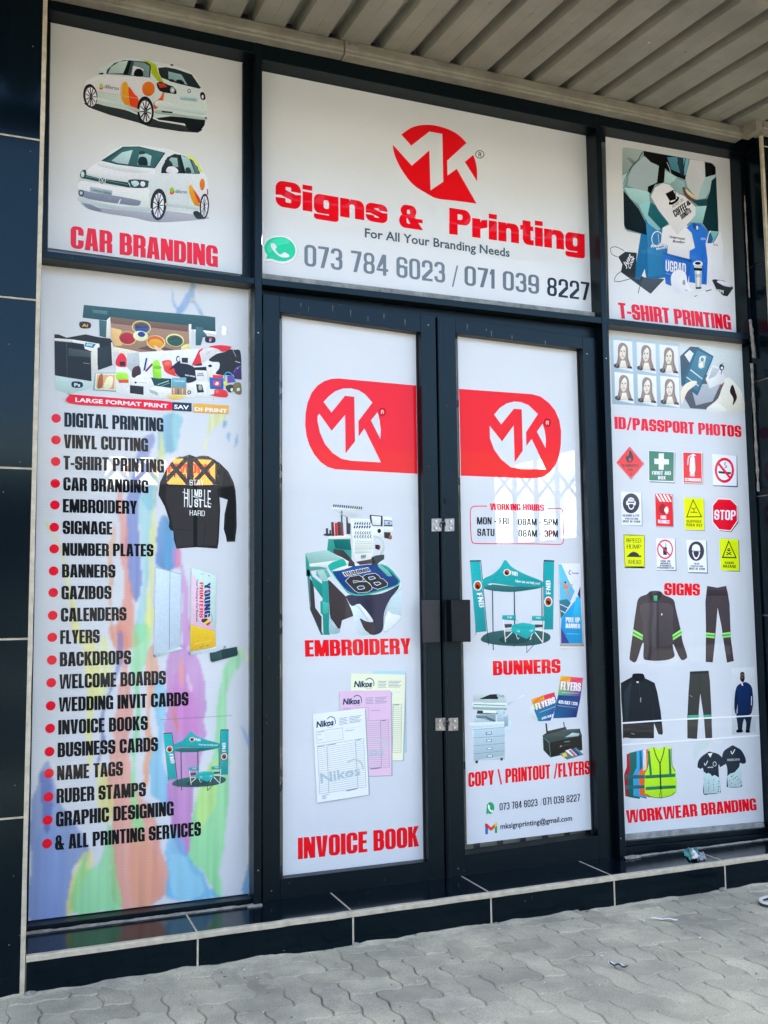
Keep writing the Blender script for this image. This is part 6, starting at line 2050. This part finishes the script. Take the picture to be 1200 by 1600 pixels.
art('gift_picture', p, (225, 465, .133333), '''
p d8e8ee -330,700 -50,640 620,600 900,640 900,1160 -100,1180 -330,1100
s e82c3c -325,720 -270,650 -210,700 -205,810 -320,800
p 2c2428 -290,750 -220,750 -220,800 -280,800
p 9cb4c8 -200,660 -60,640 -45,860 -120,900 -205,810
s 3c2c34 -130,830 -60,800 -35,870 -60,930 -140,930
s 8ce040 -320,880 -200,890 -190,960 -320,960
p e04c38 -310,960 -180,960 -180,1000 -290,1000
p 1c3c80 20,710 42,705 15,850 -8,855
p 6c2c48 90,770 110,780 30,870 8,860
s dce8ee -100,930 0,890 80,910 110,940 60,970 -80,970
p e4ecf2 -140,950 90,960 120,1060 -140,1030
e 2c3c5c -98,995,14,12
l 4 5c6c84 -60,995 30,1000
p 22262c -165,1025 -5,1040 -5,1140 -165,1120
p 1c4448 80,935 320,950 320,1060 120,1030
l 8 9cd0c8 160,1020 290,975
l 8 5c9c98 190,1040 300,1000
p c8dce4 60,1070 130,1040 315,1075 315,1110 160,1150 70,1110
p 8ca8b4 60,1070 160,1110 160,1150 70,1110
s 84d83c 105,760 140,730 180,750 200,850 205,940 150,945 110,930 100,840
s 6cc030 110,800 190,800 200,830 112,830
s e83c34 215,745 310,735 335,800 380,850 370,900 430,930 340,915 250,870 225,800
s f06c5c 240,760 300,750 310,790 250,800
s 1e2436 290,850 400,750 480,770 580,810 610,880 620,960 510,1000 420,930 370,890 350,830
t d8dee4 "VISIBLE DREAMS" 480,915 600,935 16 D
p 5ca0c0 325,940 495,935 495,1060 325,1045
t e4f0f4 "Calendar" 350,985 480,990 20 F
p 8c7c6c 325,1045 495,1058 495,1140 325,1135
l 14 c8b48c 350,1060 350,1130
l 14 4c5c50 400,1070 400,1130
l 12 c8b48c 450,1070 450,1135
e 22262c 400,720,24,38
e d8e8ee 403,722,15,26
p e0e8ee 415,690 580,690 570,780 430,770
p 22303a 440,705 515,705 515,765 445,760
p e82c38 560,790 640,620 690,590 670,780 640,780
s e82c38 760,578 830,560 950,560 1025,580 980,620 920,632 860,600
s b8c8d8 655,640 720,600 800,585 880,625 800,680 690,765 665,700
t 3c4c64 "ACTIVE" 728,670 780,635 14 L
p 2c2428 560,795 680,765 680,795 620,800
s 22282c 760,725 850,660 940,640 1000,608 1060,612 1130,632 1140,860 1100,820 1050,900 900,905 840,885 880,830 880,760 800,752
l 4 c8d0d4 1040,612 1080,695
l 7 d8e0e4 1070,745 1130,765
p 1c2024 590,818 730,810 735,860 600,850
p d8e4ea 600,850 730,855 715,975 615,970
t 22282c "YOUR" 625,900 695,900 18 D
t 22282c "BRAND" 620,920 700,920 14 D
s c8d4d8 740,820 790,790 830,830 820,970 745,975
e 1c2c34 775,800,24,16
p 1e5cb0 765,935 935,945 930,1075 775,1070
p d8384c 805,905 925,910 925,945 805,945
p d83c54 810,975 895,978 893,1040 812,1035
e e4e8ee 852,1008,22,20
e d8607c 840,1000,9,9
q 10 1ca0d8 945,1000 950,900 985,875 1030,900 1080,1000
p 5c4cac 975,920 1030,900 1070,990 980,1000
s e0d030 935,980 975,985 965,1030 935,1020
p 3c2c64 1045,880 1140,800 1145,960 1060,950
q 10 6c5cc8 1050,880 1080,830 1135,800
s 2c3c2c 955,1050 1000,1020 1050,1030 1060,1090 1000,1110
s e4e4dc 1015,1070 1040,1060 1040,1100 1018,1095
s 6c6c48 1050,1010 1130,1000 1140,1130 1070,1120 1050,1060
s e4e4dc 1090,1065 1120,1060 1120,1090 1090,1095
s d8e4ec 510,1020 580,990 720,990 768,1020 730,1060 725,1145 590,1150 590,1060 540,1050
p 22262a 610,1015 680,1020 705,1110 625,1115
s 8c9c9c 640,1030 670,1030 680,1080 645,1080
e 2c3438 530,1110,22,24
e c8d4d8 530,1110,10,12
s d82c38 770,1142 820,1130 830,1080 900,1075 960,1090 985,1140 960,1168 860,1160
s e86c5c 840,1090 870,1088 866,1120 842,1118
s d8b860 260,1150 400,1140 490,1160 360,1195
l 4 5c8c9c 815,1180 815,1200
''', WL, 'heap of printed gifts, caps, shirts, mugs and bags', start=110)
art('heading_strip', p, K4, '''
s c8102c 172,730 180,728 450,750 728,768 730,815 450,797 172,776
p 1c3050 738,770 845,776 845,822 738,816
p d8a438 856,778 1050,790 1050,834 856,826
t f4f6f8 "LARGE FORMAT PRINT" 204,768 716,803 22 F 0.03
t f4f6f8 "SAV" 748,806 830,811 22 F 0.03
t f4f6f8 "DI PRINT" 862,818 1042,829 20 F 0.03
''', WL, start=225)
SV = [(K5, 'DIGITAL PRINTING', (143, 94), (690, 122), 79), (K5, 'VINYL CUTTING', (140, 212), (605, 232), 76), (K5, 'T-SHIRT PRINTING', (138, 330), (693, 348), 76),
      (K5, 'CAR BRANDING', (137, 446), (607, 461), 74), (K5, 'EMBROIDERY', (135, 567), (545, 576), 75), (K5, 'SIGNAGE', (134, 686), (408, 690), 74),
      (K5, 'NUMBER PLATES', (132, 806), (635, 810), 71), (K5, 'BANNERS', (130, 926), (425, 927), 74), (K5, 'GAZIBOS', (127, 1047), (403, 1045), 75),
      (K5, 'CALENDERS', (124, 1170), (486, 1163), 76), (K6, 'FLYERS', (180, 88), (386, 82), 72), (K6, 'BACKDROPS', (178, 205), (550, 193), 75),
      (K6, 'WELCOME BOARDS', (176, 322), (731, 299), 76), (K6, 'WEDDING INVIT CARDS', (173, 441), (849, 408), 75), (K6, 'INVOICE BOOKS', (170, 560), (637, 535), 76),
      (K6, 'BUSINESS CARDS', (167, 678), (690, 645), 76), (K6, 'NAME TAGS', (164, 798), (507, 772), 76), (K6, 'RUBER STAMPS', (161, 918), (627, 880), 76),
      (K6, 'GRAPHIC DESIGNING', (158, 1040), (772, 980), 78), (K6, '& ALL PRINTING SERVICES', (153, 1162), (914, 1085), 77)]
for k, t_, a_, b_, h_ in SV: letter(p, k, t_, a_, b_, h_, '12181f', 'H', WL, start=60)
BU = [(K5, q) for q in ((98, 48), (97, 167), (95, 286), (93, 407), (91, 526), (88, 649), (87, 768), (84, 890), (82, 1009), (79, 1135))] + [(K6, q) for q in ((139, 53), (137, 171), (134, 289), (131, 409), (128, 527), (125, 648), (122, 761), (119, 884), (115, 1005), (112, 1127))]
for k, q in BU:
    a = Art(k, WL, start=60); a.disc(q[0], q[1], 0.0148, 'e01030'); a.build('bullet', p)
JO = [(580, 183), (640, 205), (700, 190), (750, 195), (860, 260), (940, 340), (990, 440), (1008, 520), (1016, 640), (1020, 860), (1010, 940), (1004, 998), (926, 1000), (918, 950), (897, 880), (905, 740), (935, 605), (858, 582), (865, 700), (855, 900), (850, 1000), (838, 1064), (740, 1056), (640, 1050), (455, 1064), (430, 980), (424, 897), (400, 892), (382, 860), (388, 800), (345, 670), (285, 560), (300, 440), (370, 300), (430, 225)]
J = (200, 680, .166667)
JZc = [((x - 200) * 6, (y - 680) * 6) for x, y in JZ]
a = Art(J, WL, start=50)
cdisc(a, [('+', JO), ('-', JZc)], None, '262b31')
cdisc(a, [('+', [(360, 480), (840, 480), (852, 700), (830, 1030), (640, 1040), (460, 1052), (430, 900), (400, 760), (350, 600)]), ('-', JZc)], None, '31363c')
a.draw('''
p 1b2026 900,330 960,410 1000,560 1000,760 990,980 930,980 910,860 940,610 870,560
p 1c2228 612,480 650,480 650,1050 612,1050
l 3 1a1e24 730,820 710,1040
l 3 1a1e24 430,880 600,890
''')
a.build('shirt_picture', p, 'black jumper with white lettering')
a = Art(J, WL, start=1); a.poly(JZc, '30343a'); a.build('thin_patch', p, 'see-through upper part of the black jumper', 'print_thin')  # ink thinned here so the added yellow panel glows through
for t_, a_, b_, u_, w_ in (('STAY', (578, 470), (712, 470), 52, 'L'), ('HU', (526, 672), (604, 680), 172, 'L'), ('MB', (622, 580), (694, 582), 72, 'D'), ('ST', (622, 674), (694, 678), 76, 'D'), ('LE', (714, 672), (776, 680), 162, 'L'), ('HARD', (578, 752), (720, 758), 50, 'L')):
    letter(p, J, t_, a_, b_, u_, 'd4e4f0', w_, WL, start=90)
art('lettering_stroke', p, J, '''
l 7 d4e4f0 512,532 566,552
l 6 30343c 606,560 710,612
l 7 d4e4f0 610,572 660,592
l 7 d4e4f0 668,596 712,614
l 6 d4e4f0 740,630 784,646
''', WL, start=92)
art('banner_picture', p, (220, 860, .141667), '''
p a8c8e4 168,190 445,262 435,1070 145,1140 160,420
l 4 5c7ca0 160,186 445,262
l 5 4c6ca0 322,230 314,1110
l 3 8cb0d0 445,262 435,1060
p 9cc0d0 130,1145 440,1060 462,1085 155,1180
p 4c7c94 135,1150 160,1150 165,1175 150,1180
p a8d0d8 560,190 828,275 826,600 820,890 720,860 548,820
p e0b8d8 560,225 620,330 700,560 780,820 820,890 548,820
p e8b030 548,820 820,892 826,1060 545,1112
p a8c8d8 515,1115 545,1135 826,1060 836,1080 550,1160
p 3c5c74 515,1115 545,1135 550,1160
t 1a3a78 "YOUNG" 702,365 700,745 768,350 H
t e01848 "PRINTERS" 648,352 646,742 690,355 D
t 2c3c5c "Your Printing Is Our Business" 612,318 610,790 634,318 F 0.02
e e0407c 740,452,16,16
s 2c3c34 670,760 720,750 740,770 700,795 675,790
s f0c030 700,800 745,765 765,770 730,810
s d8243c 720,815 755,790 770,800 740,830
q 5 2c6cc0 778,700 788,760 760,800
l 4 22303c 664,258 676,262
l 4 22303c 688,264 700,266
l 6 22303c 742,276 760,282
l 4 22303c 648,1070 690,1060
l 6 22303c 728,1052 748,1048
l 3 f4e0a0 600,1026 780,995
p 1e3c44 760,1130 830,1120 890,1095 1060,1062 1072,1140 1060,1160 790,1232 768,1215
p 2c4c54 890,1095 900,1200 780,1230 768,1140
q 6 1e3c44 912,1095 925,1055 940,1085
''', WL, 'roll-up banner stand and its carry bag', start=210)
XA = lambda x, y: ((x - 170) * 0.0940 * 1.0 + 255.2 + (y - 128) * .0095, (y - 128) * 0.1325 + 1144.5 - (x - 170) * .0135)
art('gazebo_picture', p, (0, 0, 1), GAZ, WL, 'small teal branded gazebo with flags', start=62, amap=lambda x, y: (40 + .3 * (718 + (x - 170) * .515), 980 + .3 * (552 + (y - 128) * .434 - (x - 170) * .030)))
art('thin_rule', p, K6, 'l 2 6c7c94 700,482 1075,460', WL, start=62)

# dribbles of whitewash on the door rails, screw heads in the frame

# the words on the added glow panels inside
def flat_text(parent, t, p0, p1, up, y, m, wt='H', name='lettering'):
    A_, B_, U_ = hit(*p0, 'y', y), hit(*p1, 'y', y), hit(p0[0], p0[1] - up, 'y', y)
    L, W = lay(t, wt); bm = bmesh.new()
    for x, v, tr in L:
        vs = [bm.verts.new((A_.x + (B_.x - A_.x) / W * (x + q.x) + (U_.x - A_.x) * q.y, y, A_.z + (B_.z - A_.z) / W * (x + q.x) + (U_.z - A_.z) * q.y)) for q in v]
        for t_ in tr: bm.faces.new([vs[i] for i in t_])
    return obj(name, bm, m, parent)
flat_text(ys_, 'ETWORK', (262, 739), (329, 740), 15, 0.154, glow('red_glow_lettering', (0.75, 0.035, 0.01), 0.5))
bm = bmesh.new(); P_3 = [hit(*q, 'y', .159) for q in ((166, 713), (262, 716), (252, 757), (164, 757))]; bm.faces.new([bm.verts.new(q) for q in P_3]); obj('white_glow_face', bm, glow('warm_white_glow_panel', (1.0, 0.93, 0.85), 2.2), ys_)  # stronger white glow added over the left end of the yellow panel
flat_text(ys_, 'PRINTING', (172, 739), (246, 742), 14, 0.155, glow('pale_red_glow_lettering', (0.95, 0.25, 0.15), 1.2))
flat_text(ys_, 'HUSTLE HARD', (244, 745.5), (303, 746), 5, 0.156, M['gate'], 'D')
pn = panel('added_glow_panel', 'added white glow panel behind the working hours on the right door', 'sign', [(776, 734), (902, 703), (900, 839), (782, 850)], 0.30, glow('white_glow_panel', (1.0, 0.98, 0.95), 2.0))
pm = glow('pale_blue_glow', (0.35, 0.62, 0.85), 1.1)
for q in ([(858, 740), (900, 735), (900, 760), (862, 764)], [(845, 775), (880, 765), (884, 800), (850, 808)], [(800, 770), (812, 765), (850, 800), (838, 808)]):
    bm = bmesh.new(); bm.faces.new([bm.verts.new(hit(*c, 'y', .296)) for c in q]); obj('glow_patch', bm, pm, pn)
flat_text(pn, 'BANNERS', (848, 838), (897, 834), 11, .296, glow('pale_red_glow', (0.9, 0.25, 0.25), 1.1))

# ---------------------------------------------------------------- litter
def gp(px, py, z=0.0): return hit(px, py, 'z', z)
def strip_mesh(pts, w, m, name, z0=0.004, fold=0.004, seed=0):
    "a curling flat strip through the ground points"
    bm = bmesh.new(); prev = None; n = len(pts)
    for i, p in enumerate(pts):
        d = (pts[min(n - 1, i + 1)] - pts[max(0, i - 1)]).normalized(); s_ = Vector((-d.y, d.x, 0)) * w / 2
        z = z0 + fold * (0.5 + 0.5 * math.sin(i * 1.7 + seed))
        r = [bm.verts.new(Vector((p.x, p.y, z)) - s_), bm.verts.new(Vector((p.x, p.y, z + fold * .6))), bm.verts.new(Vector((p.x, p.y, z)) + s_)]
        if prev:
            bm.faces.new((prev[0], r[0], r[1], prev[1])); bm.faces.new((prev[1], r[1], r[2], prev[2]))
        prev = r
    o = obj(name, bm, m); md = o.modifiers.new('t', 'SOLIDIFY'); md.thickness = 0.0006
    return o
M['white_plastic'] = mat('white_plastic', (0.70, 0.68, 0.60), 0.35)
M['dark_plastic'] = mat('dark_plastic', (0.03, 0.035, 0.04), 0.4)
sp = strip_mesh([gp(1017 + i * 6, 1438 + i * .35) for i in range(8)], 0.010, M['white_plastic'], 'paper_strip', 0.006)
tag(sp, 'long thin white strip lying on the pavers below the right end of the step', 'litter', 'strips of litter')
s2 = empty('plastic_strip', gp(965, 1512)); tag(s2, 'short crumpled white and black strip in the middle of the pavers', 'litter', 'strips of litter')
for nm, m, off in (('white_half', 'white_plastic', 0), ('black_half', 'dark_plastic', .006)):
    o = strip_mesh([gp(951 + i * 4, 1510 + i * .8) + Vector((0, -off, 0)) for i in range(8)], 0.007, M[m], nm, 0.006, 0.007, off * 300)
    o.parent = s2; o.matrix_parent_inverse = Matrix.Translation(-s2.location)
s3 = empty('round_lid', gp(1196, 1400)); tag(s3, 'rounded plastic lid with white rim and dark edge at the right edge of the pavement', 'litter')
c = gp(1216, 1412)
for nm, m, r0, r1, z0, z1 in (('rim', 'white_plastic', .042, .050, .010, .016), ('edge', 'dark_plastic', .046, .051, .001, .0095)):
    bm = bmesh.new(); N = 40; rg = []
    for i in range(N):
        a = 2 * math.pi * i / N; d = Vector((math.cos(a) * 1.5, math.sin(a), 0))
        rg.append([bm.verts.new((c.x + d.x * r, c.y + d.y * r, z)) for r, z in ((r0, z0), (r0, z1), (r1, z1), (r1, z0))])
    for i in range(N):
        for k in range(4): bm.faces.new((rg[i][k], rg[i][(k + 1) % 4], rg[(i + 1) % N][(k + 1) % 4], rg[(i + 1) % N][k]))
    bmesh.ops.recalc_face_normals(bm, faces=bm.faces)
    obj(nm, bm, M[m], s3)
# crumpled green and white wrapper on the step
wz = ST + .001
w = empty('snack_wrapper', gp(1084, 1338, wz)); tag(w, 'crumpled green, white and clear wrapper on the tiled step under the workwear window', 'wrapper')
M['green_foil'] = mat('green_foil', (0.01, 0.20, 0.17), 0.3, spec=0.6, noise_amt=0.5, nscale=60, color2=(0.10, 0.35, 0.30))
clear = bpy.data.materials.new('clear_film'); clear.use_nodes = True
_b = clear.node_tree.nodes['Principled BSDF']; _b.inputs['Roughness'].default_value = .15; _b.inputs['Alpha'].default_value = .35; _b.inputs['Base Color'].default_value = (.6, .65, .65, 1)
def crumple(name, quad, m, seed, amp, z0=0.0, n=10):
    bm = bmesh.new(); g_ = []
    P = [gp(*q, wz) for q in quad]
    for i in range(n + 1):
        r = []
        for j in range(n + 1):
            u, v = i / n, j / n
            p = P[0] * (1 - u) * (1 - v) + P[1] * u * (1 - v) + P[2] * u * v + P[3] * (1 - u) * v
            z = z0 + amp * abs(noise.fractal(Vector((u * 3.1 + seed, v * 3.1, seed)), 1, 2, 4)) + amp * .5 * math.sin(math.pi * u) * math.sin(math.pi * v)
            dx = .25 * amp * noise.noise(Vector((u * 5, v * 5, seed + 5)))
            r.append(bm.verts.new((p.x + dx, p.y + dx, wz + z)))
        g_.append(r)
    for i in range(n):
        for j in range(n): bm.faces.new((g_[i][j], g_[i][j + 1], g_[i + 1][j + 1], g_[i + 1][j]))
    o = obj(name, bm, m, w); md = o.modifiers.new('t', 'SOLIDIFY'); md.thickness = 0.0006
    return o
crumple('foil', [(1066, 1334), (1080, 1328), (1086, 1340), (1078, 1346)], M['green_foil'], 2, .022, .001)
crumple('paper', [(1077, 1334), (1084, 1328), (1094, 1344), (1082, 1347)], M['white_plastic'], 5, .018, .006)
crumple('foil', [(1083, 1331), (1090, 1331), (1092, 1338), (1086, 1340)], M['green_foil'], 9, .016, .010)
crumple('clear_film', [(1088, 1336), (1100, 1333), (1104, 1344), (1090, 1346)], clear, 7, .012, .002)
# crumbs and flecks too many to count
bm = bmesh.new(); rnd = random.Random(11)
for i in range(210):
    x = rnd.uniform(-1.0, 2.6); y = SF - 0.01 - abs(rnd.gauss(0, 0.45)); r = rnd.choice((.001, .0015, .002, .0028)) * rnd.uniform(.7, 1.2)
    a = rnd.uniform(0, 6.28); k = rnd.uniform(1, 2.4); z = .0035
    q = [Vector((x + r * (k * math.cos(a + b) if i % 2 else math.cos(a + b)), y + r * math.sin(a + b), z + rnd.uniform(-.0008, .0012))) for b in (0, 1.2, 2.2, 3.3, 4.6, 5.4)]
    f = bm.faces.new([bm.verts.new(p) for p in q]); f.material_index = 0 if rnd.random() < .25 else (1 if rnd.random() < .7 else 2)
    e = bmesh.ops.extrude_face_region(bm, geom=[f]); 
    for v in e['geom']:
        if isinstance(v, bmesh.types.BMVert): v.co.z -= r * .8
tag(obj('litter_flecks', bm, [M['white_plastic'], M['mortar'], mat('dry_leaf', (.20, .14, .05), .9)]), 'tiny pale flecks, crumbs and grit scattered over the pavers', None, kind='stuff')
# broken lumps of mortar along the foot of the step
for i, (px, py, r) in enumerate(((48, 1556, .012), (311, 1513, .009), (552, 1474, .010), (648, 1462, .007), (905, 1428, .010), (1136, 1394, .012), (770, 1441, .008))):
    p_ = gp(px, py); bm = bmesh.new(); bmesh.ops.create_icosphere(bm, subdivisions=3, radius=r)
    for v in bm.verts:
        v.co *= 1 + .35 * noise.fractal(v.co * 90 + Vector((i, 0, 0)), 1, 2, 3); v.co.z *= .6; v.co.x *= 1.5; v.co += Vector((p_.x, SF - r * .5, r * .3))
    tag(obj('mortar_lump', bm, M['mortar']), ('largest lump of broken mortar, beside the foot of the left column', 'lump of mortar under the first vertical step joint from the left', 'lump of mortar under the second step joint from the left', 'small lump of mortar under the left door, right of the second step joint',
        'lump of mortar under the right door, left of the fourth step joint', 'rightmost lump of mortar, under the last step joint in view', 'lump of mortar under the third step joint, below the gap of the doors')[i], 'mortar', 'mortar lumps along the step')
M['wash'] = mat('dried_whitewash', (0.13, 0.145, 0.155), 0.8)
rnd = random.Random(3)
for lf, xs_, y0p in ((L1, (470, 482, 520, 548, 575, 600, 633), (470, 510)), (L2, (730, 760, 768, 800, 852), (502, 540))):
    for x in xs_:
        t_ = (x - 437) / 490; py = 466 + (x - 437) * .137 + rnd.uniform(0, 12); h = rnd.uniform(3, 11); w_ = rnd.uniform(.4, .9)
        bm = bmesh.new(); q = [hit(a_, b_, 'y', DF - .0008) for a_, b_ in ((x - w_, py), (x + w_, py), (x + w_ * .4, py + h), (x - w_ * .4, py + h))]
        bm.faces.new([bm.verts.new(c_) for c_ in q]); e_ = bmesh.ops.extrude_face_region(bm, geom=bm.faces[:])
        for v in e_['geom']:
            if isinstance(v, bmesh.types.BMVert): v.co.y += .0006
        bmesh.ops.recalc_face_normals(bm, faces=bm.faces)
        obj('whitewash_drip', bm, M['wash'], lf)
def screw(px, py, y, parent, r=.0035):
    p_ = hit(px, py, 'y', y); bm = bmesh.new(); cyl(bm, (p_.x, y - .0004, p_.z), (p_.x, y - .0020, p_.z), r, r * .8, 12); obj('screw', bm, M['bolt'], parent)
for px, py in ((403.4, 520), (403.2, 1360), (947, 560), (970, 1310)): screw(px, py, F - .002, sf, .0024)
for px, py in ((669, 508), (424, 1392)): screw(px, py, DF, L1, .0022)
for px, py in ((917, 553), (716, 1357)): screw(px, py, DF, L2, .0022)
# screws in the canopy pans
for k in range(-3, 14):
    x = x_ref + .052 + P_ * k + .055
    for y in (-.55, -1.25):
        z = 3.150 + (y + .12) * -SL
        bm = bmesh.new(); cyl(bm, (x, y, z - .0008), (x, y, z - .005), .006, .004, 8); obj('screw', bm, M['steel'], can)

# ================================================================ the other side of the street (it lights the shop and shows in its glass)
op = empty('opposite_shops', (2, -11, 0)); tag(op, 'row of pale sunlit shops across the street', 'building')
M['opw'] = mat('pale_painted_wall', (0.34, 0.335, 0.32), 0.9, noise_amt=0.08, nscale=1)
M['opd'] = mat('shaded_shop_recess', (0.08, 0.08, 0.085), 0.8)
M['opc'] = mat('canopy_edge_paint', (0.30, 0.32, 0.33), 0.7)
bm = bmesh.new(); box(bm, -14, 26, -17, -11.0, -0.13, 3.6); obj('wall', bm, M['opw'], op)
bm = bmesh.new(); box(bm, -14, 26, -11.0, -9.9, 2.75, 2.95); obj('canopy', bm, M['opc'], op)
for i in range(8):
    x = -12 + i * 4.4
    bxo('shop_window', (x, x + 3.0, -10.98, -10.93, 0.3, 2.4), M['opd'], op)
    bxo('canopy_post', (x - .8, x - .68, -10.05, -9.93, -0.13, 2.75), M['opc'], op)
bm = bmesh.new(); box(bm, -60, 60, -17, -8.6, -0.14, 0.0); tag(obj('far_pavement', bm, M['asphalt']), kind='structure')
